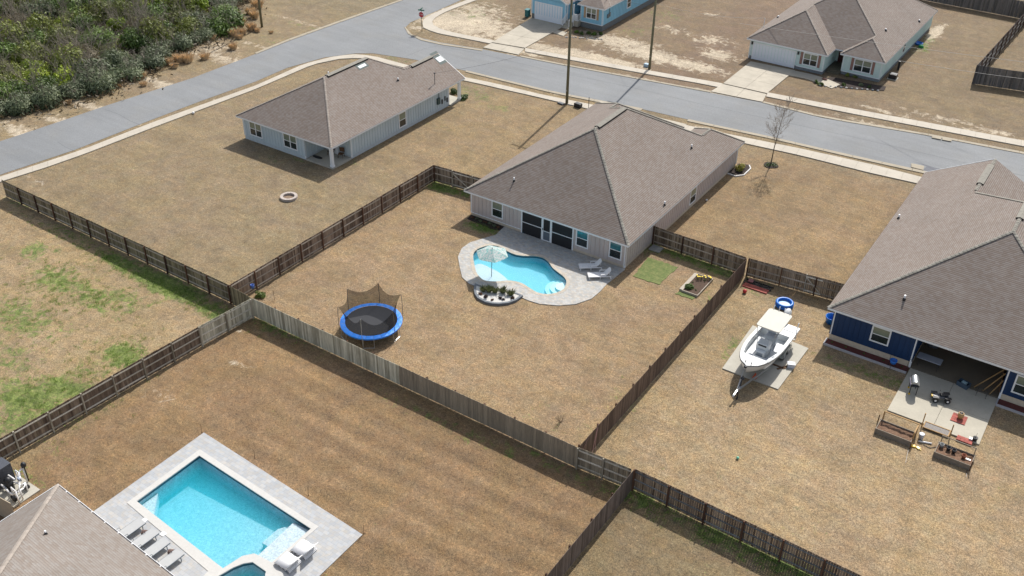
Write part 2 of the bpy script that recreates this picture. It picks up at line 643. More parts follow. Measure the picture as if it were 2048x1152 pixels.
M_ground = mat_ground()
M_asphalt = mat_asphalt()
M_crack = pm("crack_sealant", (112, 116, 120), 0.9, k=K)
M_conc = mat_concrete("sidewalk_concrete", (228, 218, 200))
M_drive = mat_concrete("driveway_concrete", (222, 212, 192), stain=0.16)
M_pad = mat_concrete("pad_concrete", (222, 217, 202))
M_curb = mat_concrete("curb_concrete", (200, 188, 165))
M_patio = mat_concrete("patio_concrete", (224, 216, 196), stain=0.10)
M_white = pm("white_trim", (236, 239, 241), 0.45, 0.03, k=.9)
M_whitep = pm("white_plastic", (244, 244, 244), 0.35, 0.02, k=0.82)
M_found = pm("foundation", (206, 192, 170), 0.9, 0.12, k=.9)
M_glass = mat_glass("window_glass", (38, 48, 50))
M_glassb = mat_glass("window_blind_glass", (118, 128, 112), 0.12, 0.15)
M_glassr = mat_glass("window_painted_reflection", (40, 110, 120), 0.05, 0.5)  # blue reflection put into the base colour of the pane
M_screen = pm("dark_insect_screen", (24, 26, 30), 0.6, 0.1)
M_black = pm("black_plastic", (30, 31, 34), 0.5, 0.1)
M_darkmetal = pm("dark_metal", (60, 62, 66), 0.45, 0.1, metal=0.4)
M_steel = pm("galvanized_steel", (180, 184, 188), 0.35, 0.1, metal=0.7, k=0.9)
M_soil = pm("soil", (92, 72, 58), 0.95, 0.35, 9, 0.8, k=K)
M_mulchd = pm("dark_mulch", (58, 46, 40), 0.95, 0.35, 12, 0.8, k=K)
M_mulchr = pm("red_mulch", (112, 58, 52), 0.95, 0.3, 12, 0.8, k=K)
M_gravel = pm("white_gravel", (226, 224, 218), 0.9, 0.2, 14, 0.8, k=K)
M_lumber = pm("new_lumber", (196, 158, 106), 0.8, 0.15, 3, k=K, rnd=0.15)
M_oldlumber = pm("weathered_lumber", (158, 146, 130), 0.9, 0.2, 5, k=K, rnd=0.15)
M_brown = pm("brown_wood", (112, 84, 60), 0.85, 0.2, 5, k=K, rnd=0.15)
M_blue = pm("bright_blue_plastic", (28, 118, 214), 0.35, 0.06, k=0.8)
M_red = pm("red_plastic", (196, 44, 48), 0.4, 0.06, k=0.8)
M_orange = pm("orange_plastic", (214, 92, 50), 0.45, 0.08, k=0.8)
M_yellow = pm("yellow_plastic", (240, 196, 30), 0.45, 0.05, k=0.85)
M_brickred = pm("red_brick_paver", (178, 94, 82), 0.85, 0.16, 5, k=K, rnd=0.18)
M_bark = pm("bark", (118, 108, 92), 0.95, 0.25, 6, 0.6, k=K)
M_pole = pm("weathered_pole_wood", (112, 110, 88), 0.9, 0.2, 3, 0.4, k=.95)
M_shingle = mat_shingle("roof_shingles", (150, 138, 129))
M_shingle5 = mat_shingle("near_roof_shingles", (146, 138, 131), 0.12, 0.72)
M_cap = pm("ridge_cap_shingles", (146, 142, 132), 0.92, 0.2, 4, 0.4, k=.8, rnd=0.15)
M_capl = pm("ridge_cap_pale", (160, 150, 140), 0.92, 0.15, 4, 0.4, k=.85, rnd=0.12)
M_leaf_g = mat_leaf("leaf_green", (70, 96, 44), (112, 138, 60))
M_leaf_agave = mat_leaf("leaf_agave", (118, 128, 84), (150, 158, 104))
M_leaf_br = mat_leaf("leaf_brown", (112, 78, 52), (150, 108, 72))
# ------------------------------------------------------------------ outlines used by the setting
def zp(pts, x0, y0, s):
    return [(x / s + x0, y / s + y0) for x, y in pts]


DECK1 = GL(zp([(612, 222), (540, 290), (440, 320), (330, 352), (262, 400), (230, 470), (245, 560), (265, 640), (320, 690), (385, 716),
               (450, 745), (560, 770), (660, 780), (740, 800), (810, 830), (900, 858), (1060, 872), (1200, 860), (1330, 815), (1400, 755), (1455, 695), (1606, 572)], 860, 400, 4.114))
DECK1 += [(-30.75, 63.9), (-42.6, 63.9)]
WATER1 = smooth_loop(GL(zp([(352, 465), (372, 420), (430, 390), (500, 376), (572, 387), (640, 424), (700, 450), (775, 462), (850, 462), (925, 475),
                            (975, 510), (1010, 560), (1062, 602), (1108, 640), (1125, 682), (1100, 735), (1040, 768), (960, 780), (880, 765), (812, 725),
                            (755, 690), (690, 672), (632, 668), (538, 676), (440, 664), (385, 610), (366, 550)], 860, 400, 4.114)), 3)
DECK5 = [G(408, 866), G(725, 1070), G(590, 1200), (-31.5, 15.0), (-44.2, 15.0), G(190, 1022)]
COPE5 = [G(400, 900), G(637.6, 1055), G(552.6, 1127), G(600, 1175), (-31.2, 20.0), (-34.6, 20.0), (-34.9, 22.4), G(254, 1007)]
WATER5 = [G(399, 912), G(623, 1058.6), G(544, 1127), G(509, 1109), G(485, 1114), G(446, 1139), G(273, 1004)]
SPA5 = [G(505.7, 1125), G(486.7, 1128), (-33.95, 23.4), (-34.2, 22.4), (-33.6, 21.3), (-32.3, 21.0), (-31.5, 21.9), (-31.5, 23.3), (-32.2, 24.25)]


def inside(poly, X, Y):
    c = np.zeros(X.shape, bool)
    n = len(poly)
    for i in range(n):
        x1, y1 = poly[i]; x2, y2 = poly[(i + 1) % n]
        if y1 == y2: continue
        k = ((y1 > Y) != (y2 > Y)) & (X < (x2 - x1) * (Y - y1) / (y2 - y1) + x1)
        c ^= k
    return c


# ------------------------------------------------------------------ ground sheet
def build_ground():
    fx = np.arange(-140, 12.01, 0.5); fy = np.arange(8, 170.01, 0.5)
    xs = np.concatenate([[-900, -500, -300, -200, -160], fx, [20, 40, 80, 200, 500, 900]])
    ys = np.concatenate([[-600, -200, -60, -10], fy, [180, 200, 240, 320, 600, 1500]])
    X, Y = np.meshgrid(xs, ys)
    nx, ny = len(xs), len(ys)
    Z = np.zeros_like(X)
    verts = np.stack([X, Y, Z], -1).reshape(-1, 3)
    ii, jj = np.meshgrid(np.arange(nx - 1), np.arange(ny - 1))
    a = (jj * nx + ii).ravel()
    cx = (X[:-1, :-1] + X[1:, 1:]).ravel() / 2; cy = (Y[:-1, :-1] + Y[1:, 1:]).ravel() / 2
    keep = np.ones(len(a), bool)
    for w, dk in ((offset_loop(WATER1, 0.25), None), (offset_loop(WATER5, 0.2), None), (offset_loop(SPA5, 0.2), None)):
        r = np.zeros(len(a), bool)
        for dx in (-.25, .25):
            for dy in (-.25, .25): r |= inside(w, cx + dx, cy + dy)
        keep &= ~r
    a = a[keep]
    faces = np.stack([a, a + 1, a + nx + 1, a + nx], -1)
    me = bpy.data.meshes.new('ground')
    me.vertices.add(len(verts)); me.vertices.foreach_set('co', verts.ravel())
    me.loops.add(len(faces) * 4); me.loops.foreach_set('vertex_index', faces.ravel())
    me.polygons.add(len(faces)); me.polygons.foreach_set('loop_start', np.arange(0, len(faces) * 4, 4))
    me.update(calc_edges=True)

    C = np.zeros((*X.shape, 3))
    S = lambda c: np.array([x * KG for x in lin(c)])

    def fade(v, w=0.4): return 1 / (1 + np.exp(-np.clip(v / w, -40, 40)))

    def put(mask, c): C[:] = C * (1 - mask[..., None]) + S(c) * mask[..., None]

    put(np.ones_like(X), (156, 138, 108))
    rect = lambda x0, x1, y0, y1, w=0.4: fade(X - x0, w) * fade(x1 - X, w) * fade(Y - y0, w) * fade(y1 - Y, w)
    put(rect(-140, -53.6, 41.8, 96), (160, 142, 112))              # corner lot
    put(rect(-62, -47, 67, 92, 1.5), (164, 142, 108))
    put(rect(-53.5, -22.1, 41.6, 67.2), (172, 148, 115))         # fenced yard with the freeform pool
    put(rect(-200, -51.3, 0, 41.8), (180, 158, 122))               # weedy lot
    put(rect(-51.3, -18.3, 0, 41.5), (158, 131, 97))               # near pool yard
    put(rect(-18.3, 40, 0, 41.8), (152, 134, 104))                 # small near lot
    put(rect(-22.1, 60, 41.8, 69), (177, 155, 122))                # yard with the boat
    put(rect(-31, -13.9, 68.8, 92, 0.6), (164, 140, 106))         # side lawn by the bare tree
    put(rect(-80, 60, 101, 300, 1.0), (146, 126, 100))             # across the street
    put(rect(-50, -41.5, 100, 200, 1.5), (142, 120, 98))
    put(rect(-24, 60, 103, 200, 1.5), (148, 130, 102))
    put(rect(-140, -84, 100, 180, 3), (150, 138, 110))
    ext = np.zeros((*X.shape, 3))

    def blob(ch, u, v, rx, ry, s, rot=0.0, soft=1.0):
        x, y = G(u, v)
        dx, dy = X - x, Y - y
        c_, s_ = math.cos(rot), math.sin(rot)
        a_, b_ = dx * c_ + dy * s_, -dx * s_ + dy * c_
        ext[..., ch] = np.maximum(ext[..., ch], s * (1.6 if ch == 1 else 1.3 if (x < -51.3 and y < 41.8) else 1) * np.exp(-((a_ / rx) ** 2 + (b_ / ry) ** 2) ** soft))

    # green, along the shaded side of fences and walls
    for u, v, rx, ry, s in [(330, 570, 5.5, 1.3, .85), (250, 530, 4, 1.0, .6), (150, 470, 5, .8, .35), (420, 620, 3, 1.1, .55),
                            (40, 410, 3, .7, .35),
                            (120, 560, 3.5, 2.0, .52), (70, 500, 2.5, 2.0, .42), (200, 600, 4, 1.6, .52), (40, 640, 5, 2.6, .45), (250, 600, 3, 1.6, .45),
                            (250, 715, 2.6, 1.8, .62), (60, 800, 4.2, 2.6, .62), (130, 780, 3.2, 2.0, .55), (20, 850, 3, 2, .5), (0, 720, 4, 3, .4), (180, 740, 2, 1.5, .4),
                            (560, 660, 3.5, .8, .5), (520, 650, 1.5, .8, .5), (620, 690, 3, .8, .3), (900, 850, 8, .7, .45), (1180, 965, 4, .8, .45), (1090, 920, 4, .8, .4),
                            (1290, 1000, 3, 1.0, .65), (1450, 1080, 5, 1.2, .65), (1600, 1140, 5, 1.2, .7), (1700, 1190, 4, 1.2, .7),
                            (900, 380, 2.6, .9, .8), (880, 375, 1.5, 1.3, .7), (960, 455, 1.5, .8, .8), (985, 462, 1.2, .6, .7),
                            (1385, 520, 4.0, .8, .75), (1440, 545, 2.5, .8, .7), (1310, 505, 1.2, 1.2, .6), (1275, 545, 1, .8, .4),
                            (1530, 590, 2.5, .5, .5), (1420, 600, 1, 2.5, .3), (1700, 735, 4, .6, .5), (1800, 765, 3, .6, .5),
                            (1470, 690, .6, 2.5, .55), (1810, 720, .4, 2, .3), (1780, 780, .4, 1.8, .5), (2045, 830, .5, 2, .4),
                            (600, 320, 3, .6, .35), (545, 320, 3, .7, .4), (960, 190, 3.2, 2.5, .42), (1000, 215, 3, 2.0, .34), (930, 178, 2, 2, .4),
                            (850, 245, 5, .5, .3), (720, 330, 5, .5, .35), (740, 112, 8, .6, .35), (800, 120, 4, .8, .4),
                            (1845, 95, 1.3, 3.0, .62), (1860, 80, 1.2, 2, .5), (1280, 60, 4, 4, .3), (1330, 30, 4, 4, .35), (960, 30, 6, 5, .3), (540, 80, 5, 4, .25),
                            (1000, 150, 5, .8, .35), (640, 60, 9, 1.0, .35), (60, 950, 2, 1, .45), (110, 905, 3, 1, .35), (350, 1000, 1, .5, .3),
                            (1120, 840, 3, 2, .25), (1240, 800, 2, 3, .25), (1500, 1000, 12, 6, .12), (560, 400, 6, 4, .1)]:
        blob(0, u, v, rx, ry, s)
    # bare sand
    for u, v, rx, ry, s in [(930, 45, 9, 6, .62), (1000, 70, 7, 3, .5), (900, 30, 4, 3, .5), (960, 20, 6, 4, .45), (1350, 60, 5, 2, .32), (1430, 30, 3, 1.5, .3), (1700, 225, 10, .6, .35), (1950, 262, 8, .8, .4), (450, 125, 10, 1.2, .35), (1100, 100, 6, 1.4, .75), (1200, 118, 7, 1.6, .8), (1300, 110, 8, 2.6, .6), (1380, 130, 6, 2, .6),
                            (1240, 85, 7, 3, .55), (1440, 110, 3, 3, .5), (1420, 80, 4, 3, .4), (1060, 108, 3, .7, .6), (1200, 150, 7, .7, .65), (1330, 170, 6, .7, .55),
                            (1440, 190, 4, .8, .6), (1600, 225, 6, .8, .55), (1750, 250, 7, .8, .45), (1900, 285, 7, .8, .5), (1640, 205, 3, .5, .3), (1780, 225, 5, .8, .45),
                            (1900, 240, 6, 1.0, .4), (2000, 265, 5, 1, .4), (1870, 65, .9, 5, .75), (1840, 100, .8, 2, .3), (830, 55, 1.6, 1.2, .5), (60, 270, 7, 1.4, .55),
                            (200, 220, 8, 1.2, .5), (330, 170, 8, 1.4, .5), (460, 120, 8, 1.6, .42), (130, 245, 6, 1.2, .45), (430, 95, 6, 3, .38), (1020, 110, 2, .6, .4),
                            (40, 345, 9, .3, .3), (1420, 262, 2.5, .8, .6), (640, 55, 12, .5, .4), (530, 95, 6, .6, .4), (1115, 190, 1.6, .7, .3), (480, 660, .7, .3, .55),
                            (470, 730, 1.5, .6, .4), (330, 790, 2, 1.5, .3), (960, 440, .3, .3, .3), (1285, 500, .5, 2.5, .3), (1520, 262, 5, .5, .3)]:
        blob(1, u, v, rx, ry, s)
    # darker thatch
    for u, v, rx, ry, s in [(700, 470, 5, 4, .3), (1020, 330, 4, 3, .35), (1300, 150, 3, 1, .5), (1150, 110, 6, 1.5, .45), (950, 40, 5, 3, .4), (1480, 60, 4, 8, .45),
                            (1420, 40, 5, 8, .4), (1700, 200, 8, 2, .35), (1850, 180, 6, 2, .35), (1560, 360, 2, 3, .55), (1600, 400, 5, 4, .3), (1300, 1090, 8, 6, .35),
                            (500, 800, 8, 5, .35), (800, 1000, 12, 6, .3), (1930, 100, 6, 6, .35), (560, 130, 6, 2, .4), (450, 140, 6, 1.5, .4), (1200, 640, 6, 4, .25),
                            (1860, 640, 6, 2, .3), (200, 380, 10, 3, .35), (400, 290, 10, 3, .25), (1160, 280, 6, 4, .3), (900, 260, 8, 3, .3), (120, 900, 3, 2, .3)]:
        blob(2, u, v, rx, ry, s)
    # mower stripes in the near pool yard (one colour of straw laid against the other)
    yard = rect(-46, -18.6, 21, 40.3, 0.8) * fade(X + 45.5 - (38 - Y) * 0.4, 1.0)
    wob = 0.22 * np.sin(X * 0.17 + 1.0) + 0.06 * np.sin(X * 0.7) - 0.012 * (X + 35)
    st = np.sin((Y + wob) * 2 * np.pi / 1.75)
    # worn, bleached and thatchy areas of their own shape, and the arc the trailer wheels left
    for u, v, rx, ry, s in [(1550, 950, 7, 4, .13), (1900, 1050, 6, 4, .08), (1600, 870, 4, 1.5, .07), (1230, 640, 3, 2, -.07), (1000, 760, 6, 3, .07), (640, 560, 4, 3, -.06),
                            (870, 560, 3, 2, .06), (1250, 590, 3, 1.5, .06), (950, 900, 6, 3, -.1), (700, 1120, 6, 3, -.08), (560, 720, 4, 1.5, .1), (330, 800, 4, 2, .08),
                            (100, 950, 3, 1.5, .06), (700, 300, 6, 3, -.08), (460, 400, 6, 3, .05), (230, 450, 5, 2, -.06), (1500, 400, 5, 5, -.08), (1700, 480, 4, 5, .07),
                            (1400, 430, 3, 5, .05), (1650, 400, 2, 6, -.05), (1450, 660, 2, 2, -.08), (1640, 900, 3, 2, -.05), (1200, 1120, 5, 3, -.08), (100, 520, 3, 2, .05), (380, 690, 4, 3, .07)]:
        x, y = G(u, v); C *= (1 + s * np.exp(-((X - x) / rx) ** 2 - ((Y - y) / ry) ** 2))[..., None]
    for r0_, s in ((3.6, -.09), (5.3, -.07), (4.4, .05)):
        d_ = np.hypot(X + 14.5, Y - 60.5) - r0_
        C *= (1 + s * np.exp(-(d_ / .35) ** 2) * fade(-14.5 - X, 1.0) * fade(X + 21.5, .3))[..., None]
    for x_, w_, s in ((-26.5, .5, -.06), (-24.9, .45, -.06), (-20.3, .4, .06), (-18.8, .4, .05), (-17.2, .5, -.05)):
        C *= (1 + s * np.exp(-((X - x_ - .04 * (Y - 75)) / w_) ** 2) * rect(-30, -14, 69.5, 90, 1.0))[..., None]
    C *= (1 + 0.20 * np.sign(st) * np.abs(st) ** .8 * yard * (.75 + .25 * np.sin(X * .4 + Y)))[..., None]
    # faint tracks in the corner lot and side lawn
    C *= (1 + 0.03 * np.sin(Y * 1.5 + X * 0.1) * rect(-110, -54, 42, 62, 1.0))[..., None]
    C *= (1 + 0.05 * np.sin(X * 2.1 + Y * 0.05) * rect(-30.5, -14, 70, 90, 1.0))[..., None]
    C *= (1 + 0.05 * np.sin(Y * 1.9) * rect(-40, 10, 102, 113, 1.0))[..., None]
    at = me.attributes.new('gcol', 'FLOAT_COLOR', 'POINT')
    at.data.foreach_set('color', np.concatenate([C, np.ones((*X.shape, 1))], -1).astype(np.float32).ravel())
    at = me.attributes.new('gext', 'FLOAT_VECTOR', 'POINT')
    at.data.foreach_set('vector', ext.astype(np.float32).ravel())
    o = link_mesh('ground', me, M_ground)
    tag(o, kind='structure')


build_ground()

# ------------------------------------------------------------------ roads
ROAD_NEAR_L = [(-330, 445), (-120, 385), (0, 350), (150, 300), (277, 250), (400, 203), (512, 163), (574, 136), (650, 115), (712, 107), (747, 107), (827, 119), (880, 130), (931, 142), (1008, 161),
               (1112, 186), (1192, 201), (1286, 219), (1400, 245), (1539, 274), (1678, 306), (1806, 334), (1950, 366), (2048, 390), (2400, 480)]
ROAD_FAR_R = [(2400, 380), (2048, 309), (1851, 271), (1643, 236), (1522, 205), (1400, 182), (1251, 154), (1112, 128), (1040, 114), (967, 99), (880, 85), (845, 77), (824, 69),
              (813, 60), (812, 54), (821, 45), (862, 27), (923, 0), (1010, -35), (1090, -65)]
ROAD_FAR_L = [(900, -55), (860, -25), (806, 0), (678, 45), (573, 83), (512, 108), (383, 157), (217, 210), (100, 250), (0, 283), (-120, 320), (-330, 380)]
rp = GL(ROAD_NEAR_L + ROAD_FAR_R + ROAD_FAR_L)
road = fill_poly('road', [rp], 0.0, 0.022, M_asphalt, sides=False)
tag(road, kind='structure')
b = B()


def crack(pts, w=0.05):
    P = GL(pts)
    for (x0, y0), (x1, y1) in zip(P[:-1], P[1:]):
        d = Vector((x1 - x0, y1 - y0)); L = d.length; d.normalize(); n = Vector((-d.y, d.x)) * w / 2
        b.add([(x0 - n.x, y0 - n.y, .0265), (x1 - n.x, y1 - n.y, .0265), (x1 + n.x, y1 + n.y, .0265), (x0 + n.x, y0 + n.y, .0265)], [(0, 1, 2, 3)])


crack([(210, 219), (240, 230), (262, 243), (280, 250)])
crack([(115, 284), (130, 294), (148, 302)], .04)
crack([(875, 92), (905, 97), (960, 108), (1040, 127), (1120, 146), (1250, 172), (1400, 208), (1560, 243), (1700, 273), (1850, 308), (2048, 352)], .045)
crack([(812, 113), (848, 98), (875, 92)], .04)
crack([(842, 81), (875, 92)], .04)
o = b.build('road_crack', M_crack); tag(o, kind='structure')
# storm inlet patch: darker new asphalt
o = fill_poly('road_patch', [GL([(1826, 323), (1889, 341), (1880, 347.5), (1846, 341), (1853, 333)])], 0, 0.0265, pm("dark_asphalt", (118, 120, 126), 0.9, k=K), sides=False)
tag(o, kind='structure')


def resample(P, n):
    P = [Vector(p) for p in P]
    L = [0]
    for a_, c_ in zip(P[:-1], P[1:]): L.append(L[-1] + (c_ - a_).length)
    out_ = []
    for i in range(n + 1):
        d = L[-1] * i / n
        k = max(j for j in range(len(L)) if L[j] <= d + 1e-9); k = min(k, len(P) - 2)
        t = (d - L[k]) / max(1e-9, L[k + 1] - L[k])
        out_.append(P[k].lerp(P[k + 1], t))
    return out_, L[-1]


def slabs(name, e1, e2, z1, mat, step=1.5, gap=0.007, z0=-0.02):
    """a concrete ribbon between two edges, cast in bays with open joints"""
    P1 = GL(e1); P2 = GL(e2)
    _, L = resample(P1, 4)
    n = max(1, int(round(L / step)))
    A, _ = resample(P1, n); C_, _ = resample(P2, n)
    q = B()
    for i in range(n):
        g0 = gap / step
        a0, a1 = A[i].lerp(A[i + 1], g0), A[i].lerp(A[i + 1], 1 - g0)
        c0, c1 = C_[i].lerp(C_[i + 1], g0), C_[i].lerp(C_[i + 1], 1 - g0)
        q.prism([tuple(a0), tuple(a1), tuple(c1), tuple(c0)], z0, z1)
    o = q.build(name, mat)
    tag(o, kind='structure')
    return o


slabs('sidewalk', [(-60, 374), (0, 355), (83, 328), (167, 300), (300, 248), (400, 212), (512, 172), (608, 129), (671, 113), (712, 109.5), (747, 113), (810, 130), (880, 146), (932, 156), (967, 163), (1008, 172), (1078, 189), (1192, 212), (1300, 236)],
      [(-60, 386), (10, 362), (90, 337), (167, 310), (307, 256), (400, 221), (512, 179), (626, 130), (678, 119), (723, 116.5), (747, 121), (806, 136), (872, 151), (928, 162), (960, 169), (1008, 180), (1070, 194), (1177, 219), (1290, 243)], 0.09, M_conc)
slabs('sidewalk', [(1300, 236), (1375, 252), (1449, 268), (1608, 300), (1747, 331), (1841, 355), (2100, 418)], [(1290, 243), (1365, 262), (1440, 277), (1600, 312), (1740, 347), (1834, 368), (2100, 433)], 0.094, M_conc)
slabs('sidewalk', [(1050, 97), (1147, 115), (1297, 142), (1400, 160), (1445, 168)], [(1050, 104), (1147, 122), (1293, 149), (1400, 168), (1440, 176)], 0.09, M_conc)
slabs('sidewalk', [(1535, 186), (1712, 220), (1880, 251), (2048, 283), (2300, 330)], [(1532, 194), (1712, 230), (1880, 262), (2048, 294), (2300, 343)], 0.09, M_conc)
slabs('sidewalk', [(1000, -16), (956, 0), (897, 22), (873, 34), (864, 43), (868, 53), (890, 62), (940, 73), (991, 83)], [(975, -16), (936, 0), (880, 22), (855, 34), (844, 43), (847, 58), (878, 68), (930, 78), (980, 88)], 0.09, M_conc)


def drive(name, corners, nx_, ny_, z=0.10, gap=.014, mat=None):
    """driveway cast in bays; corners: a,b far edge, c,d near edge"""
    a_, b_, c_, d_ = [Vector(p) for p in corners]
    q = B()
    for i in range(nx_):
        for j in range(ny_):
            def P(s, t): return a_.lerp(b_, s).lerp(d_.lerp(c_, s), t)
            s0, s1, t0, t1 = i / nx_ + gap / 6, (i + 1) / nx_ - gap / 6, j / ny_ + gap / 8, (j + 1) / ny_ - gap / 8
            q.prism([tuple(P(s0, t0)), tuple(P(s1, t0)), tuple(P(s1, t1)), tuple(P(s0, t1))], -.02, z)
    o = q.build(name, mat or M_drive); tag(o, kind='structure'); return o


drive('driveway', GL([(1066, 35), (1130, 52), (1050, 97), (984, 86)]), 2, 3)
drive('driveway', GL([(983, 87), (1049, 98.5), (1037, 110.5), (966, 96)]), 2, 1, .085)
drive('driveway', GL([(1501, 124), (1590, 142), (1534, 188), (1446, 168)]), 2, 3)
drive('driveway', GL([(1445, 169), (1533, 189.5), (1525, 205), (1421, 184)]), 2, 1, .085)
drive('driveway', [(-46.3, 86.3), (-40.9, 86.3), G(1374, 250), G(1281, 228)], 2, 2, 0.098)
drive('driveway', GL([(1200, 206), (1240, 214), (1230, 209), (1195, 202)]), 1, 1, 0.085)
# kerb along the street
for e1, e2, nm in (([(1040, 111.5), (1112, 126), (1251, 151.6), (1421, 183)], [(1040, 114), (1112, 128.5), (1251, 154.2), (1421, 185.6)], 'kerb'),
                   ([(1527, 203.5), (1643, 232.8), (1851, 267.5), (2048, 305), (2300, 355)], [(1525, 206), (1643, 236), (1851, 271), (2048, 309), (2300, 359)], 'kerb'),
                   ([(931, 141), (1008, 160), (1112, 185), (1192, 200), (1286, 218)], [(931, 144.6), (1008, 163.6), (1112, 188.6), (1190, 203.8), (1282, 222)], 'kerb'),
                   ([(1376, 239), (1400, 244.5), (1539, 273.5), (1678, 305.5), (1806, 333.5), (1950, 365)], [(1374, 243), (1400, 248.5), (1539, 277.7), (1678, 310), (1806, 338.5), (1950, 370)], 'kerb'),
                   ([(812, 56), (813, 62), (824, 70), (845, 79), (880, 87), (965, 100)], [(808, 54), (809, 63), (821, 72), (843, 81.5), (878, 89.5), (965, 102.5)], 'kerb'),
                   ([(806, 1), (678, 46), (573, 84), (512, 109)], [(803, -.5), (675, 43.5), (570, 81.5), (510, 106.5)], 'kerb')):
    slabs(nm, e1, e2, 0.07, M_curb, 3.0, .02)
o = slabs('storm_inlet', [(1822, 328.5), (1848, 334)], [(1822, 336), (1846, 342)], 0.12, M_curb, 3)
slabs('storm_inlet', [(1864, 271.5), (1905, 279)], [(1862, 277), (1903, 285)], 0.13, M_curb, 1.2, .06)
slabs('path', [(1587, 142), (1640, 153), (1680, 170)], [(1575, 151), (1626, 161), (1663, 178)], 0.08, M_drive, 2.0)
slabs('path', [(1112, 60), (1135, 66)], [(1106, 66), (1127, 73)], 0.08, M_drive, 2.0)
o = slabs('pad', [(1505, 652), (1617, 698)], [(1444, 738), (1556, 780)], 0.08, M_pad, 2.1)
# ------------------------------------------------------------------ houses
def sbox(q, side, c, a0, a1, z0, z1, d0, d1, rn=None):
    """box on a wall plane: side S/N (plane y=c) or E/W (plane x=c), d outward"""
    if side == 'S': q.box(a0, a1, c - d1, c - d0, z0, z1, rn)
    elif side == 'N': q.box(a0, a1, c + d0, c + d1, z0, z1, rn)
    elif side == 'E': q.box(c + d0, c + d1, a0, a1, z0, z1, rn)
    else: q.box(c - d1, c - d0, a0, a1, z0, z1, rn)


def window(par, side, c, a0, a1, z0, z1, cols=1, upper=None, trim=0.11, grid=False):
    q = B()
    sbox(q, side, c, a0 - trim, a1 + trim, z1, z1 + trim, 0, .055)
    sbox(q, side, c, a0 - trim, a1 + trim, z0 - trim, z0, 0, .06)
    sbox(q, side, c, a0 - trim, a0, z0, z1, 0, .053)
    sbox(q, side, c, a1, a1 + trim, z0, z1, 0, .053)
    w = (a1 - a0) / cols
    zm = (z0 + z1) / 2
    for i in range(1, cols): sbox(q, side, c, a0 + i * w - .05, a0 + i * w + .05, z0, z1, 0, .052)
    for i in range(cols):
        l, r = a0 + i * w + (.05 if i else 0), a0 + (i + 1) * w - (.05 if i < cols - 1 else 0)
        sbox(q, side, c, l, r, zm - .03, zm + .03, 0, .048)
    wn_ = q.build('window', M_white, par)
    for i in range(cols):
        l, r = a0 + i * w + (.05 if i else 0), a0 + (i + 1) * w - (.05 if i < cols - 1 else 0)
        for k, (zb, zt) in enumerate(((z0, zm - .03), (zm + .03, z1))):
            p = B()
            sbox(p, side, c, l, r, zb, zt, .0, .037)
            p.build('pane', (upper or M_glassb) if k else M_glass, wn_)
    return wn_


def siding(q, side, c, a0, a1, z0, z1, step=0.41):
    n = max(1, int(round((a1 - a0) / step)))
    for i in range(n + 1):
        a = a0 + (a1 - a0) * i / n
        sbox(q, side, c, a - .026, a + .026, z0, z1, 0, .034)


def trim_band(par, side, c, segs, name='trim', mat=None):
    q = B()
    for a0, a1, z0, z1, d in segs: sbox(q, side, c, a0, a1, z0, z1, 0, d)
    return q.build(name, mat or M_white, par)


def roof_block(R, x0, x1, y0, y1, ze, s, south='hip', north='hip', caps=None, drop=0.0):
    """pitched roof block with the ridge along Y"""
    w = (x1 - x0) / 2; xm = (x0 + x1) / 2; zr = ze + s * w - drop; ze = ze - drop
    k = math.sqrt(1 + s * s)
    ys = y0 + w if south == 'hip' else y0
    yn = y1 - w if north == 'hip' else y1
    V = {'a': (x0, y0, ze), 'b': (x1, y0, ze), 'c': (x1, y1, ze), 'd': (x0, y1, ze), 'e': (xm, ys, zr), 'f': (xm, yn, zr)}
    R.add([V['a'], V['d'], V['f'], V['e']], [(3, 2, 1, 0)], [[(ys, w * k), (yn, w * k), (y1, 0), (y0, 0)]])
    R.add([V['b'], V['c'], V['f'], V['e']], [(0, 1, 2, 3)], [[(y0, 0), (y1, 0), (yn, w * k), (ys, w * k)]])
    if south == 'hip': R.add([V['a'], V['b'], V['e']], [(0, 1, 2)], [[(x0, 0), (x1, 0), (xm, w * k)]])
    elif south == 'gable': pass
    if north == 'hip': R.add([V['c'], V['d'], V['f']], [(0, 1, 2)], [[(x1, 0), (x0, 0), (xm, w * k)]])
    if caps is not None:
        if south == 'hip': caps += [(V['a'], V['e']), (V['b'], V['e'])]
        if north == 'hip': caps += [(V['c'], V['f']), (V['d'], V['f'])]
        caps.append((V['e'], V['f']))
    return V


def ridge_caps(par, lines, w=0.24, name='ridge_cap', mat=None):
    for p0, p1 in lines:
        q = B()
        p0, p1 = Vector(p0), Vector(p1)
        d = p1 - p0; L = d.length
        if L < .3: continue
        d.normalize()
        n = int(L / 0.3)
        side = d.cross(Vector((0, 0, 1))).normalized() * w / 2
        for i in range(n):
            a = p0 + d * (L * i / n); c = p0 + d * (L * (i + 1) / n + .02)
            z0, z1 = .055, .03
            drp = .055 * (1 if abs(d.z) < .01 else .6)
            q.add([a - side + Vector((0, 0, z0 - drp)), a + Vector((0, 0, z0)), a + side + Vector((0, 0, z0 - drp)),
                   c - side + Vector((0, 0, z1 - drp)), c + Vector((0, 0, z1)), c + side + Vector((0, 0, z1 - drp))],
                  [(0, 1, 4, 3), (1, 2, 5, 4), (0, 2, 1)])
        q.build(name, mat or M_cap, par)


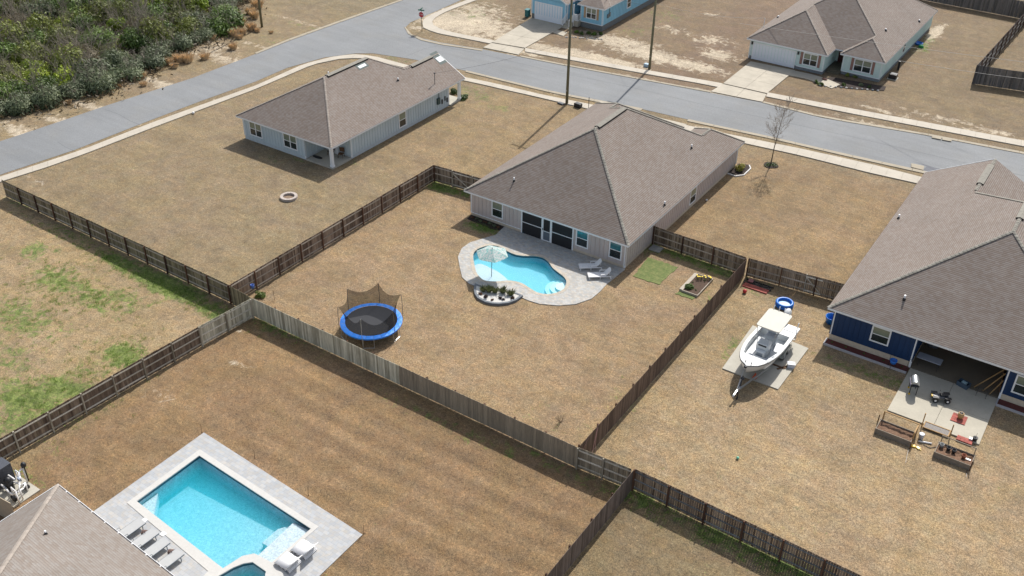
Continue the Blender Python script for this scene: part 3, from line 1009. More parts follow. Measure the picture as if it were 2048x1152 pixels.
def eave(par, rects, ze, th=0.17, mat=None):
    """white fascia ring and soffit under each eave rectangle"""
    q = B()
    for i, (x0, x1, y0, y1) in enumerate(rects):
        e = 0.006 * i
        zt, zb = ze - .004 - e, ze - th - e
        t = .03
        q.box(x0, x1, y0, y0 + t, zb, zt); q.box(x0, x1, y1 - t, y1, zb, zt)
        q.box(x0, x0 + t, y0 + t, y1 - t, zb, zt); q.box(x1 - t, x1, y0 + t, y1 - t, zb, zt)
        q.add([(x0 + t, y0 + t, zb + .02), (x1 - t, y0 + t, zb + .02), (x1 - t, y1 - t, zb + .02), (x0 + t, y1 - t, zb + .02)], [(3, 2, 1, 0)])
    return q.build('fascia', mat or M_white, par)


def roof_at(x, y, x0, x1, ze, s):
    return ze + s * min(x - x0, x1 - x)


def vent_pipe(par, x, y, z, h=.38, r=.055):
    q = B()
    q.m = 1; q.cyl((x, y, z - .1), (x, y, z + .13), r * 2.2, r * 1.2, 10)
    q.m = 0; q.cyl((x, y, z - .05), (x, y, z + h), r, r, 8)
    q.build('vent_pipe', [M_whitep, M_black], par)


def ridge_vent(par, x, y0, y1, z):
    q = B()
    for sx in (-1, 1):
        q.add([(x, y0, z + .11), (x, y1, z + .11), (x + sx * .27, y1, z + .02), (x + sx * .27, y0, z + .02)], [(0, 1, 2, 3)])
        q.m = 1
        q.add([(x + sx * .27, y0, z + .02), (x + sx * .27, y1, z + .02), (x + sx * .27, y1, z - .18), (x + sx * .27, y0, z - .18)], [(0, 1, 2, 3)])
        q.m = 0
    q.m = 1
    for y in (y0, y1): q.add([(x - .27, y, z + .02), (x, y, z + .11), (x + .27, y, z + .02), (x + .27, y, z - .18), (x - .27, y, z - .18)], [(0, 1, 2, 3, 4)])
    q.build('ridge_vent', [M_cap, M_black], par)


def wall_block(par, rects, z0, z1, mat, found=0.3, fmat=None, faces=()):
    """rects: wall footprints; faces: (side, c, a0, a1) that carry battens"""
    q = B()
    for x0, x1, y0, y1 in rects: q.box(x0, x1, y0, y1, z0 + found, z1)
    for side, c, a0, a1 in faces: siding(q, side, c, a0, a1, z0 + found + .06, z1)
    w = q.build('wall', mat, par)
    q = B()
    for x0, x1, y0, y1 in rects: q.box(x0 + .02, x1 - .02, y0 + .02, y1 - .02, z0 - .1, z0 + found)
    q.build('foundation', fmat or M_found, par)
    return w


def corner(q, x, y, sx, sy, z0, z1, w=.12, t=.028):
    """L corner board, sx/sy the outward directions"""
    q.box(min(x, x + sx * t), max(x, x + sx * t), min(y + sy * t, y - sy * w), max(y + sy * t, y - sy * w), z0, z1)
    q.box(min(x - sx * w, x), max(x - sx * w, x), min(y, y + sy * t), max(y, y + sy * t), z0, z1)


# ---- house with the freeform pool (taupe)
M_taupe = mat_siding("taupe_siding", (188, 178, 173), 1.0)
h1 = thing('house', 'taupe board-and-batten house with brown hip roof behind the freeform pool', 'house', (-38.7, 63.9, 0), group='single-storey houses of the neighbourhood')
ZE = 2.6; S1 = 0.61
X0, X1, Y0, Y1 = -47.0, -30.38, 63.5, 85.7
wall_block(h1, [(X0 + .45, X1 - .4, 63.95, 85.2), (X0 + .45, -37.2, 85.2, 86.6), (-35.3, X1 - .4, 85.2, 87.05)], 0, 2.47, M_taupe, .28,
           faces=[('S', 63.95, X0 + .45, -41.15), ('S', 63.95, -35.8, X1 - .4), ('E', X1 - .4, 63.95, 87.05), ('W', X0 + .45, 63.95, 86.6)])
R = B(); caps = []
V = roof_block(R, X0, X1, Y0, Y1, ZE, S1, caps=caps)
c2 = []
roof_block(R, X0 + .006, -36.7, 75, 87.1, ZE, S1, 'open', 'hip', c2)
roof_block(R, -35.8, X1 - .006, 82, 87.55, ZE, S1, 'open', 'hip', c2)
R.build('roof', M_shingle, h1)
c2[2] = ((-41.85, 80.6, c2[2][1][2]), c2[2][1]); c2[5] = ((-33.1, 83.1, c2[5][1][2]), c2[5][1])
caps[2] = ((-33.1, 82.98, ZE + S1 * 2.72), caps[2][1]); caps[3] = ((-41.85, 80.55, ZE + S1 * 5.15), caps[3][1])
ridge_caps(h1, caps + c2)
eave(h1, [(X0, X1, Y0, Y1), (X0 + .004, -36.7, 80, 87.1), (-35.8, X1 - .004, 84, 87.55)], ZE)
ridge_vent(h1, -38.69, V['e'][1] + .45, V['f'][1] - .1, V['e'][2])
q = B()
corner(q, X0 + .45, 63.95, -1, -1, .28, 2.47); corner(q, X1 - .4, 63.95, 1, -1, .1, 2.47); corner(q, X1 - .4, 87.05, 1, 1, .28, 2.47)
q.box(X0 + .45, -41.15, 63.93, 63.95, .28, .36); split_build(q, 'corner_board', M_white, h1)
for a0, a1 in ((-44.15, -43.15), (-35.45, -34.45), (-32.25, -31.25)):
    window(h1, 'S', 63.95, a0, a1, .78, 2.22, upper=M_glassr if a0 > -40 else None)
window(h1, 'E', X1 - .4, 76.3, 77.4, .55, 1.9)
# screened porch wall
q = B()
sl, sr = -41.05, -35.85
for a in (sl, sl + 2.1, sl + 3.05, sr): sbox(q, 'S', 63.95, a - .06, a + .06, .0, 2.45, 0, .06)
sbox(q, 'S', 63.95, sl, sl + 2.1, 1.14, 1.20, 0, .05); sbox(q, 'S', 63.95, sl + 3.05, sr, 1.14, 1.20, 0, .05)
sbox(q, 'S', 63.95, sl, sr, 2.32, 2.45, 0, .055)
sbox(q, 'S', 63.95, sl + 2.1, sl + 3.05, .0, .12, 0, .05)
fr = q.build('screen_frame', M_white, h1)
for a0, a1 in ((sl + .06, sl + 2.04), (sl + 3.11, sr - .06)):
    for z0, z1 in ((0.02, 1.14), (1.2, 2.32)):
        q = B(); sbox(q, 'S', 63.95, a0, a1, z0, z1, 0, .03); q.build('screen', M_screen, fr)
q = B(); sbox(q, 'S', 63.95, sl + 2.16, sl + 2.99, .95, 1.01, 0, .055); sbox(q, 'S', 63.95, sl + 2.16, sl + 2.24, .12, 2.32, 0, .056); sbox(q, 'S', 63.95, sl + 2.91, sl + 2.99, .12, 2.32, 0, .056)
dr = q.build('door', M_white, h1)
q = B(); sbox(q, 'S', 63.95, sl + 2.24, sl + 2.91, .12, .95, 0, .03); q.build('panel', pm("grey_screen", (110, 122, 134), .6, k=K), dr)
q = B(); sbox(q, 'S', 63.95, sl + 2.24, sl + 2.91, 1.01, 2.32, 0, .03); q.build('screen', M_screen, dr)
q = B(); sbox(q, 'S', 63.95, sl + 2.17, sl + 2.21, 1.05, 1.25, .05, .1); q.build('handle', M_black, dr)
for u, v in ((1028, 362), (1383, 296), (1329, 410)):
    d_ = ray(u, v)
    for t_ in np.linspace(40, 140, 1500):        # where that sight line meets the roof planes
        p_ = Vector((0, 0, CAM_H)) + d_ / FOC * t_
        zz = ZE + S1 * min(p_.x - X0, X1 - p_.x, p_.y - Y0, Y1 - p_.y)
        if p_.z < zz: break
    vent_pipe(h1, p_.x, p_.y, zz, .36, .06)

# ---- corner lot house (grey-blue)
M_gblue = mat_siding("grey_blue_siding", (182, 196, 202), 1.0)
h0 = thing('house', 'grey-blue house with a corner porch on the corner lot by the road bend', 'house', (-68.9, 63.4, 0), group='single-storey houses of the neighbourhood')
X0, X1, Y0, Y1, S0 = -75.3, -62.3, 63.0, 82.6, 0.545
wall_block(h0, [(-74.85, -66.35, 63.45, 82.1), (-66.35, -62.8, 66.2, 82.35)], 0, 2.47, M_gblue, .36, pm("painted_foundation", (190, 200, 204), .9, k=.9),
           faces=[('S', 63.45, -74.85, -66.4), ('E', -66.35, 63.45, 66.2), ('S', 66.2, -66.35, -62.8), ('E', -62.8, 66.2, 82.35)])
R = B(); caps = []
V = roof_block(R, X0, X1, Y0, Y1, ZE, S0, caps=caps)
c2 = []
VG = roof_block(R, -69.7, X1 - .006, 76, 84.75, ZE, S0, 'open', 'open', c2)
R.build('roof', M_shingle, h0)
caps[2] = ((-66.0, 78.9, ZE + S0 * 3.7), caps[2][1])
ridge_caps(h0, caps + [((-66.0, 79.1, VG['f'][2]), VG['f'])], .2, mat=M_capl)
eave(h0, [(X0, X1, Y0, Y1)], ZE)
q = B()   # gable end of the street side, with white rakes
q.box(X1 - .03, X1, 82.6, 84.75, ZE - .17, ZE - .005); q.box(-69.7, -69.67, 82.6, 84.75, ZE - .17, ZE - .005)
q.beam((-69.7, 84.73, ZE - .08), (-66.0, 84.73, VG['f'][2] - .08), .04, .17); q.beam((X1, 84.73, ZE - .08), (-66.0, 84.73, VG['f'][2] - .08), .04, .17)
q.build('rake', M_white, h0)
q = B(); q.add([(-69.5, 84.4, ZE - .1), (-62.5, 84.4, ZE - .1), (-66.0, 84.4, VG['f'][2] - .15)], [(0, 1, 2)]); q.build('gable_wall', M_gblue, h0)
ridge_vent(h0, (X0 + X1) / 2, V['e'][1] + .4, V['f'][1] - .1, V['e'][2]); ridge_vent(h0, -66.0, 79.9, 83.5, VG['f'][2])
q = B()
corner(q, -74.85, 63.45, -1, -1, .36, 2.47); q.box(-66.47, -66.33, 63.43, 63.56, .15, 2.47); q.box(-62.86, -62.77, 66.17, 66.31, .15, 2.47); q.box(-62.86, -62.77, 82.22, 82.38, .15, 2.47)
split_build(q, 'corner_board', M_white, h0)
for x, y in ((-63.0, 63.65), (-62.75, 84.2)):
    q = B(); q.box(x - .14, x + .14, y - .14, y + .14, .15, 2.45); q.box(x - .18, x + .18, y - .18, y + .18, .15, .33); q.build('porch_post', M_white, h0)
window(h0, 'S', 63.45, -73.85, -72.3, .8, 2.15, 2); window(h0, 'S', 63.45, -69.1, -67.45, .8, 2.15, 2)
window(h0, 'E', -62.8, 73.75, 74.75, .6, 2.05)
q = B(); q.box(-66.3, -62.75, 63.4, 66.2, -.05, .15); q.box(-66.3, -62.6, 82.36, 84.5, -.05, .15); split_build(q, 'porch_floor', M_pad, h0)
q = B(); q.cyl((-63.2, 80.45, 3.0), (-63.2, 80.45, 4.3), .035, n=6); q.box(-63.27, -63.13, 80.38, 80.52, 4.25, 4.36); q.build('service_mast', M_darkmetal, h0)
q = B(); q.box(-62.8, -62.62, 80.15, 80.6, .9, 1.6); q.cyl((-62.7, 80.4, 1.5), (-62.7, 80.4, 2.4), .03, n=6); q.build('electric_meter', pm("meter_green", (58, 86, 86), .5, k=K), h0)
q = B()
for a, z in ((81.0, .7), (81.5, .9), (81.9, .6)): q.box(-62.8, -62.68, a, a + .12, z, z + .5)
q.build('utility_box', M_darkmetal, h0)
for u, v, w, l in ((723, 131, .5, 1.1), (877, 116, 1.0, .9)):
    d_ = ray(u, v)
    for t_ in np.linspace(60, 140, 1500):
        p_ = Vector((0, 0, CAM_H)) + d_ / FOC * t_
        zz = ZE + S0 * max(min(p_.x - X0, X1 - p_.x, p_.y - Y0, Y1 - p_.y), min(p_.x + 69.7, X1 - p_.x) if 76 < p_.y < 84.7 else -9)
        if p_.z < zz: break
    sl = -S0
    def rp_(dx, dy, h): return (p_.x + dx, p_.y + dy, zz + sl * dx + h)
    q = B(); q.add([rp_(-w * .8, -l * .7, .012), rp_(w * .8, -l * .7, .012), rp_(w * .8, l * .7, .012), rp_(-w * .8, l * .7, .012)], [(0, 1, 2, 3)])
    q.m = 1; q.add([rp_(-w * .1, -l * .5, .02), rp_(w * .5, -l * .5, .02), rp_(w * .5, l * .5, .02), rp_(-w * .1, l * .5, .02)], [(0, 1, 2, 3)])
    q.build('roof_patch', [pm("felt", (112, 122, 118), .9, k=K), pm("bare_patch", (236, 240, 244), .6, k=K)], h0)
for u, v in ((796, 161), (657, 149), (865, 110)):
    d_ = ray(u, v)
    for t_ in np.linspace(60, 140, 1500):
        p_ = Vector((0, 0, CAM_H)) + d_ / FOC * t_
        zz = ZE + S0 * max(min(p_.x - X0, X1 - p_.x, p_.y - Y0, Y1 - p_.y), min(p_.x + 69.7, X1 - p_.x) if 76 < p_.y < 84.7 else -9)
        if p_.z < zz: break
    vent_pipe(h0, p_.x, p_.y, zz, .3, .07)

# ---- navy house on the right
M_navy = mat_siding("navy_siding", (6, 56, 102), .75)
h2 = thing('house', 'dark blue house with covered patio beside the boat, right edge', 'house', (-4.3, 64.05, 0), group='single-storey houses of the neighbourhood')
ZE2 = 3.0
X0, X1, Y0, Y1, S2 = -13.86, 5.4, 63.67, 88.2, 0.535
wall_block(h2, [(-13.4, -7.3, 64.05, 88), (-7.3, -1.2, 68.0, 88), (-1.2, 5.0, 64.05, 88), (-13.4, -3.4, 88, 89.9)], 0, 2.85, M_navy, .58, M_found,
           faces=[('S', 64.05, -13.4, -7.3), ('S', 64.05, -1.2, 5.0), ('S', 68.0, -7.3, -1.2), ('W', -13.4, 64.05, 89.9), ('E', -7.3, 64.05, 68.0), ('W', -1.2, 64.05, 68.0)])
R = B(); caps = []
V = roof_block(R, X0, X1, Y0, Y1, ZE2, S2, caps=caps)
VG = roof_block(R, X0 + .006, -3.0, 78, 90.3, ZE2, S2, 'open', 'open', [])
R.build('roof', M_shingle, h2)
caps[3] = ((-8.43, 82.77, ZE2 + S2 * 5.43), caps[3][1])
ridge_caps(h2, caps + [((-8.5, 83.2, VG['f'][2]), VG['f'])], .26)
eave(h2, [(X0, X1, Y0, Y1)], ZE2)
q = B(); q.box(X0, X0 + .03, 88.4, 90.3, ZE2 - .17, ZE2 - .005)
q.beam((X0, 90.28, ZE2 - .08), (-8.49, 90.28, VG['f'][2] - .08), .04, .17); q.beam((-3.0, 90.28, ZE2 - .08), (-8.49, 90.28, VG['f'][2] - .08), .04, .17)
q.build('rake', M_white, h2)
q = B(); q.add([(X0 + .2, 89.9, ZE2 - .1), (-3.2, 89.9, ZE2 - .1), (-8.49, 89.9, VG['f'][2] - .15)], [(0, 1, 2)]); q.build('gable_wall', M_navy, h2)
ridge_vent(h2, -8.49, 84.6, 88.8, VG['f'][2]); ridge_vent(h2, (X0 + X1) / 2, 75.6, 78.4, V['e'][2])
q = B(); corner(q, -13.4, 64.05, -1, -1, .58, 2.85); q.box(-7.42, -7.28, 64.02, 64.17, .1, 2.85); q.box(-1.22, -1.08, 64.02, 64.17, .1, 2.85); split_build(q, 'corner_board', M_white, h2)
window(h2, 'S', 64.05, -10.42, -9.25, 1.32, 2.5); window(h2, 'S', 64.05, -.5, .75, 1.1, 2.45)
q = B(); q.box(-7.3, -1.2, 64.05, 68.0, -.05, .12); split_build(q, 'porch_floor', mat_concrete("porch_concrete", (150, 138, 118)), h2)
q = B(); sbox(q, 'S', 68.0, -6.0, -4.2, .12, 2.2, 0, .05); q.build('patio_door', M_glass, h2)
for u, v in ((1797, 437), (1808, 600)):
    d_ = ray(u, v)
    for t_ in np.linspace(40, 140, 1500):
        p_ = Vector((0, 0, CAM_H)) + d_ / FOC * t_
        zz = ZE2 + S2 * min(p_.x - X0, X1 - p_.x, p_.y - Y0)
        if p_.z < zz: break
    vent_pipe(h2, p_.x, p_.y, zz, .36, .07)

# ---- house across the street, upper right (pale green-blue)
M_pale = mat_siding("pale_green_siding", (198, 218, 214), 1.0)
M_door = pm("oxblood_door", (92, 40, 40), .5, k=K)
M_shut = pm("rust_shutter", (160, 122, 112), .7, k=.8)
M_fstone = pm("grey_block", (138, 146, 150), .9, .2, k=K)
h4 = thing('house', 'pale green house with garage and rust shutters across the street', 'house', (-33.5, 116, 0), group='single-storey houses of the neighbourhood')
X0, X1, Y0, Y1 = -41.8, -25.28, 118.1, 140.3
wall_block(h4, [(X0 + .4, -32.0, 115.65, 140), (-32.0, -30.3, 120.2, 140), (-30.3, X1 - .4, 117.3, 140)], 0, 2.47, M_pale, .4, M_fstone,
           faces=[('S', 115.65, X0 + .4, -32.0), ('E', -32.0, 115.65, 120.2), ('S', 117.3, -30.3, X1 - .4), ('E', X1 - .4, 117.3, 140), ('S', 120.2, -32, -30.3), ('W', X0 + .4, 115.65, 140)])
R = B(); caps = []
V = roof_block(R, X0, X1, Y0, Y1, ZE, S1, caps=caps)
c2 = []
roof_block(R, X0 + .006, -31.6, 114.0 + 1.24, 125, ZE, S1, 'hip', 'open', c2)
roof_block(R, -30.65, X1 - .006, 116.9, 121, ZE, S1, 'hip', 'open', c2)
R.build('roof', M_shingle, h4)
c2[2] = (c2[2][0], (-36.7, 122.6, c2[2][0][2])); c2[5] = (c2[5][0], (c2[5][0][0], 120.9, c2[5][0][2]))
caps[0] = ((-36.7, 123.2, ZE + S1 * 5.1), caps[0][1]); caps[1] = ((-27.96, 120.78, ZE + S1 * 2.68), caps[1][1])
ridge_caps(h4, caps + c2, .2, mat=M_capl)
eave(h4, [(X0, X1, Y0, Y1), (X0 + .004, -31.6, 115.24, 122), (-30.65, X1 - .004, 116.9, 120)], ZE)
q = B()
corner(q, -32.0, 115.65, 1, -1, .4, 2.47, .1); corner(q, X1 - .4, 117.3, 1, -1, .4, 2.47, .1); corner(q, X0 + .4, 115.65, -1, -1, .1, 2.47, .1)
q.box(-30.33, -30.2, 117.27, 117.4, .4, 2.47); sbox(q, 'S', 115.65, -35.3, -32.0, .36, .44, 0, .03); sbox(q, 'S', 117.3, -30.3, X1 - .4, .36, .44, 0, .03)
split_build(q, 'corner_board', M_white, h4)


def garage_door(par, c, a0, a1, z1, fw=.12):
    q = B()
    n = 4
    for i in range(n): sbox(q, 'S', c, a0, a1, .02 + (z1 - .02) * i / n + .012, .02 + (z1 - .02) * (i + 1) / n - .012, 0, .03)
    sbox(q, 'S', c, a0, a1, .02, z1, 0, .018)
    g = q.build('garage_door', pm("garage_door_white", (226, 232, 238), .5, .03, k=.95), par)
    q = B(); sbox(q, 'S', c, a0 - fw, a0, .0, z1 + fw, 0, .05); sbox(q, 'S', c, a1, a1 + fw, .0, z1 + fw, 0, .05); sbox(q, 'S', c, a0, a1, z1, z1 + fw, 0, .047)
    q.build('frame', M_white, g)
    return g


garage_door(h4, 115.65, -40.9, -35.6, 2.05)
for a in (-41.15, -35.25):
    q = B(); sbox(q, 'S', 115.65, a - .09, a + .09, 1.85, 2.2, .0, .16); q.build('wall_lantern', M_black, h4)
for c, a0, a1 in ((115.65, -34.5, -32.9), (117.3, -28.85, -26.95)):
    window(h4, 'S', c, a0, a1, .85, 2.15, 2)
    for a in (a0 - .45, a1 + .15):
        q = B(); sbox(q, 'S', c, a, a + .3, .75, 2.25, .0, .05); q.build('shutter', M_shut, h4)
q = B(); sbox(q, 'S', 120.2, -31.7, -30.6, .3, 2.25, 0, .04); dd = q.build('door', M_door, h4)
q = B(); sbox(q, 'S', 120.2, -30.72, -30.66, 1.1, 1.3, .04, .1); q.build('handle', M_black, dd)
q = B(); q.box(-31.98, -30.32, 117.2, 120.2, -.05, .3); q.box(-31.9, -30.4, 116.7, 117.2, -.05, .15); split_build(q, 'porch_floor', mat_concrete("porch_concrete_old", (128, 120, 100)), h4)
window(h4, 'E', X1 - .4, 126.3, 127.1, .9, 2.0, upper=M_glass, trim=.05)
for u, v in ((1771, 61), (1838, 43), (1556, 35)):
    d_ = ray(u, v)
    for t_ in np.linspace(90, 190, 2000):
        p_ = Vector((0, 0, CAM_H)) + d_ / FOC * t_
        zz = ZE + S1 * min(p_.x - X0, X1 - p_.x)
        if p_.z < zz: break
    vent_pipe(h4, p_.x, p_.y, zz, .25, .09)
q = B(); q.cyl((-41.4, 119.5, 2.6), (-41.4, 119.5, 4.0), .04, n=6); q.build('service_mast', M_white, h4)

# ---- sky blue house across the street, top centre
M_skyb = mat_siding("sky_blue_siding", (138, 194, 218), .95)
M_stone3 = pm("stone_block", (128, 132, 132), .9, .25, 8, .5, k=K)
h3 = thing('house', 'sky blue house with white garage door and stair railing, top centre', 'house', (-66, 112.6, 0), group='single-storey houses of the neighbourhood')
wall_block(h3, [(-71.2, -65.9, 112.2, 132), (-65.9, -64.2, 116.5, 132), (-64.2, -60.9, 113.3, 134)], 0, 3.05, M_skyb, .75, M_stone3,
           faces=[('S', 112.2, -71.2, -65.9), ('E', -65.9, 112.2, 116.5), ('S', 113.3, -64.2, -60.9), ('E', -60.9, 113.3, 134), ('S', 116.5, -65.9, -64.2), ('W', -71.2, 112.2, 132)])
R = B(); caps = []
roof_block(R, -71.6, -60.5, 114.5, 136, 3.12, .52, 'hip', 'hip', caps)
roof_block(R, -71.594, -65.5, 111.8, 122, 3.12, .52, 'open', 'open', caps)
roof_block(R, -64.6, -60.506, 112.9, 118, 3.12, .52, 'hip', 'open', caps)
R.build('roof', M_shingle, h3); ridge_caps(h3, caps[:5], .18, mat=M_capl)
eave(h3, [(-71.6, -60.5, 114.5, 136), (-64.6, -60.504, 112.9, 118)], 3.12)
q = B(); q.beam((-71.6, 111.82, 3.02), (-68.55, 111.82, 4.6), .04, .17); q.beam((-65.5, 111.82, 3.02), (-68.55, 111.82, 4.6), .04, .17)
q.box(-71.6, -71.57, 111.84, 116, 2.95, 3.11); q.box(-65.53, -65.5, 111.84, 116, 2.95, 3.11); q.build('rake', M_white, h3)
q = B(); q.add([(-71.3, 112.2, 3.0), (-65.8, 112.2, 3.0), (-68.55, 112.2, 4.45)], [(0, 1, 2)]); q.build('gable_wall', M_skyb, h3)
q = B(); corner(q, -60.9, 113.3, 1, -1, .75, 3.0, .12); corner(q, -65.9, 112.2, 1, -1, .2, 3.0, .1); q.box(-64.26, -64.14, 113.27, 113.4, .75, 3.0)
sbox(q, 'S', 113.3, -64.2, -60.9, .72, .8, 0, .035); corner(q, -71.2, 112.2, -1, -1, .75, 3.0, .1); split_build(q, 'corner_board', M_white, h3)
garage_door(h3, 112.2, -70.6, -66.5, 2.35)
window(h3, 'S', 113.3, -63.3, -61.95, 1.45, 2.7, 2)
for a in (-63.75, -61.8):
    q = B(); sbox(q, 'S', 113.3, a, a + .28, 1.35, 2.8, 0, .05); q.build('shutter', pm("tan_shutter", (206, 170, 130), .7, k=K), h3)
window(h3, 'E', -60.9, 120.0, 120.9, 1.4, 2.6, upper=M_glass)
q = B(); q.box(-65.88, -64.22, 112.6, 116.5, .1, .8)
for i in range(4): q.box(-65.88, -64.9, 112.6 - .3 * (i + 1), 112.6 - .3 * i, -.05, .62 - .17 * i)
split_build(q, 'porch_floor', M_patio, h3)
q = B()
for x0_, y0_, x1_, y1_, z0_, z1_ in ((-64.9, 112.6, -64.22, 112.6, .8, .8), (-65.85, 111.4, -65.85, 112.6, .2, .8), (-64.88, 111.4, -64.88, 112.6, .2, .8), (-64.23, 112.6, -64.23, 115.5, .8, .8)):
    for hh in (.15, .95): q.beam((x0_, y0_, z0_ + hh), (x1_, y1_, z1_ + hh), .05, .05)
    n = 9
    for i in range(n + 1):
        x, y, z = x0_ + (x1_ - x0_) * i / n, y0_ + (y1_ - y0_) * i / n, z0_ + (z1_ - z0_) * i / n
        q.box(x - .02, x + .02, y - .02, y + .02, z + .1, z + .95)
for x, y in ((-65.85, 112.6), (-64.9, 112.6)): q.box(x - .06, x + .06, y - .06, y + .06, .1, 3.0)
q.build('railing', M_white, h3)
q = B(); sbox(q, 'E', -60.9, 114.4, 114.8, 1.5, 2.0, 0, .15); q.cyl((-60.82, 114.9, 2.0), (-60.82, 114.9, 3.0), .03, n=6); sbox(q, 'E', -60.9, 114.95, 115.2, 1.55, 2.1, 0, .12); q.build('electric_meter', pm("meter_grey", (120, 130, 134), .5, k=K), h3)
q = B(); q.cyl((-61.4, 115.0, 3.3), (-61.4, 115.0, 4.5), .035, n=6); q.build('service_mast', M_darkmetal, h3)

# ---- near house, bottom-left corner: roof with gutter
h5 = thing('house', 'near house in the bottom-left corner, grey-brown roof and white gutter', 'house', (-45, 20, 0), group='single-storey houses of the neighbourhood')
A5 = Vector((*G(115, 970, 3.0), 3.0)); B5 = Vector((*G(345, 1152, 3.0), 3.0)); C5 = Vector((*G(0, 1045, 3.0), 3.0))
ex = (B5 - A5).normalized(); ey = (C5 - A5).normalized(); L5x, L5y = 17.0, 16.0
s5 = .5
def r5(a, c, z=0.0): return A5 + ex * a + ey * c + Vector((0, 0, z))
w5 = L5y / 2; k5 = math.sqrt(1 + s5 * s5)
R = B()
P = [r5(0, 0), r5(L5x, 0), r5(L5x, L5y), r5(0, L5y), r5(w5, w5, s5 * w5), r5(L5x - w5, w5, s5 * w5)]
R.add(P, [(0, 4, 5, 1), (0, 3, 4), (3, 2, 5, 4), (2, 1, 5)],
      [[(0, 0), (w5, w5 * k5), (L5x - w5, w5 * k5), (L5x, 0)], [(0, 0), (L5y, 0), (w5, w5 * k5)], [(0, 0), (L5x, 0), (L5x - w5, w5 * k5), (w5, w5 * k5)], [(0, 0), (L5y, 0), (w5, w5 * k5)]])
R.build('roof', M_shingle5, h5)
ridge_caps(h5, [(P[0], P[4]), (P[1], P[5]), (P[4], P[5]), (P[3], P[4])], .26, mat=M_capl)
q = B()
for a, c in ((r5(-.05, -.07, -.07), r5(L5x, -.07, -.07)), (r5(-.07, -.05, -.07), r5(-.07, L5y, -.07))):
    q.beam(a, c, .03, .13); 
q.beam(r5(-.02, -.02, -.12), r5(L5x, -.02, -.12), .10, .02); q.beam(r5(-.02, -.02, -.12), r5(-.02, L5y, -.12), .10, .02)
gt = q.build('gutter', M_whitep, h5)
for i in range(12):
    q = B(); p = r5(.9 + 1.25 * i, .0, -.0); q.cbox(p, (.07, .07, .05)); q.build('bracket', M_whitep, gt)
q = B()
c5 = [r5(.5, .5), r5(L5x - .5, .5), r5(L5x - .5, L5y - .5), r5(.5, L5y - .5)]
q.prism([(p.x, p.y) for p in c5], 0, 2.9); q.build('wall', M_taupe, h5)
d_ = ray(92, 1068)
p_ = None
for t_ in np.linspace(35, 90, 1500):
    p_ = Vector((0, 0, CAM_H)) + d_ / FOC * t_
    rel = p_ - A5; c = rel.dot(ey - ex * ex.dot(ey)) ; a = rel.dot(ex)
    zz = 3.0 + s5 * min(max(c, 0), max(a, 0))
    if p_.z < zz: break
vent_pipe(h5, p_.x, p_.y, zz, .25, .05)
# ------------------------------------------------------------------ fences
M_f_dark = mat_wood("fence_dark_brown", (88, 70, 58), (142, 126, 110), k=1.05)
M_f_olive = mat_wood("fence_olive_brown", (92, 84, 64), (134, 124, 100), k=1.05)
M_f_gate = mat_wood("fence_brown_grey", (94, 78, 62), (152, 138, 120), k=.85)
M_f_pale = mat_wood("fence_pale_grey", (164, 158, 136), (206, 202, 182), k=.95)
M_f_mixed = mat_wood("fence_half_bleached", (88, 74, 60), (160, 148, 128), gsc=.22, grey=1.5, k=.75)
M_f_mid = mat_wood("fence_mid_brown", (96, 78, 64), (142, 126, 108), grey=.5, k=.85)
M_f_slate = mat_wood("fence_slate", (82, 82, 84), (122, 120, 118))
M_rail = mat_wood("rail_grey", (146, 134, 120), (182, 172, 158), k=.95)
M_railp = mat_wood("rail_pale", (180, 172, 154), (210, 204, 190), k=.95)
M_post = mat_wood("post_red_brown", (82, 52, 38), (112, 80, 60))
M_postp = mat_wood("post_pale", (158, 148, 128), (190, 182, 164))


def fence(label, p0, p1, rail_side, mp, mr, mpost, n=None, h=1.76, gap=0.006, skip_ends=(False, False), name='fence', group='wooden privacy fences', rails=True, posts=True, spacing=2.44, mpick=None):
    """boards on one side, posts and three rails on the other. rail_side: +1 / -1 = left / right of the direction p0->p1"""
    p0, p1 = Vector((*p0, 0)), Vector((*p1, 0))
    d = (p1 - p0); L = d.length; d.normalize()
    nrm = Vector((-d.y, d.x, 0)) * rail_side
    f = thing(name, label, 'fence', tuple(p0), group=group)
    M = Matrix((d, nrm, Vector((0, 0, 1)))).transposed()
    n = n or max(1, int(round(L / spacing)))
    q = B()
    w = 0.14 + gap; k = int(L / w)
    ph = random.random() * 10
    for i in range(k):
        t = (i + .5) * L / k
        hh = h + .012 * math.sin(t * .9 + ph) + random.uniform(-.012, .012)
        # the top line steps a little at each bay
        bz = random.uniform(.02, .06)
        wd = 0.14 + (L / k - w) + random.uniform(-.004, .001)
        c = p0 + d * t - nrm * .012
        c.z = (hh + bz) / 2
        M2 = M @ Matrix.Rotation(random.gauss(0, .004), 3, 'Y')
        q.cbox(c, (wd, .017, hh - bz), M2)
    q.build('board_panel', mp, f)
    if rails:
        for z in (.28, .92, 1.56):
            q = B()
            for i in range(n):
                a = p0 + d * (L * i / n); c = p0 + d * (L * (i + 1) / n)
                dz = random.uniform(-.015, .015)
                a.z = z + dz; c.z = z + dz + random.uniform(-.012, .012)
                q.beam(a + nrm * .022, c + nrm * .022, .04, .09)
            q.build('rail', mr, f)
    if posts:
        for i in range(n + 1):
            if (i == 0 and skip_ends[0]) or (i == n and skip_ends[1]): continue
            q = B()
            c = p0 + d * (L * i / n) + nrm * .085
            if i == 0: c += d * .05
            if i == n: c -= d * .05
            c.z = (h + .02) / 2 - .1
            q.cbox(c, (.095, .095, h + .22), M)
            q.build('post', mpost, f)
    return f


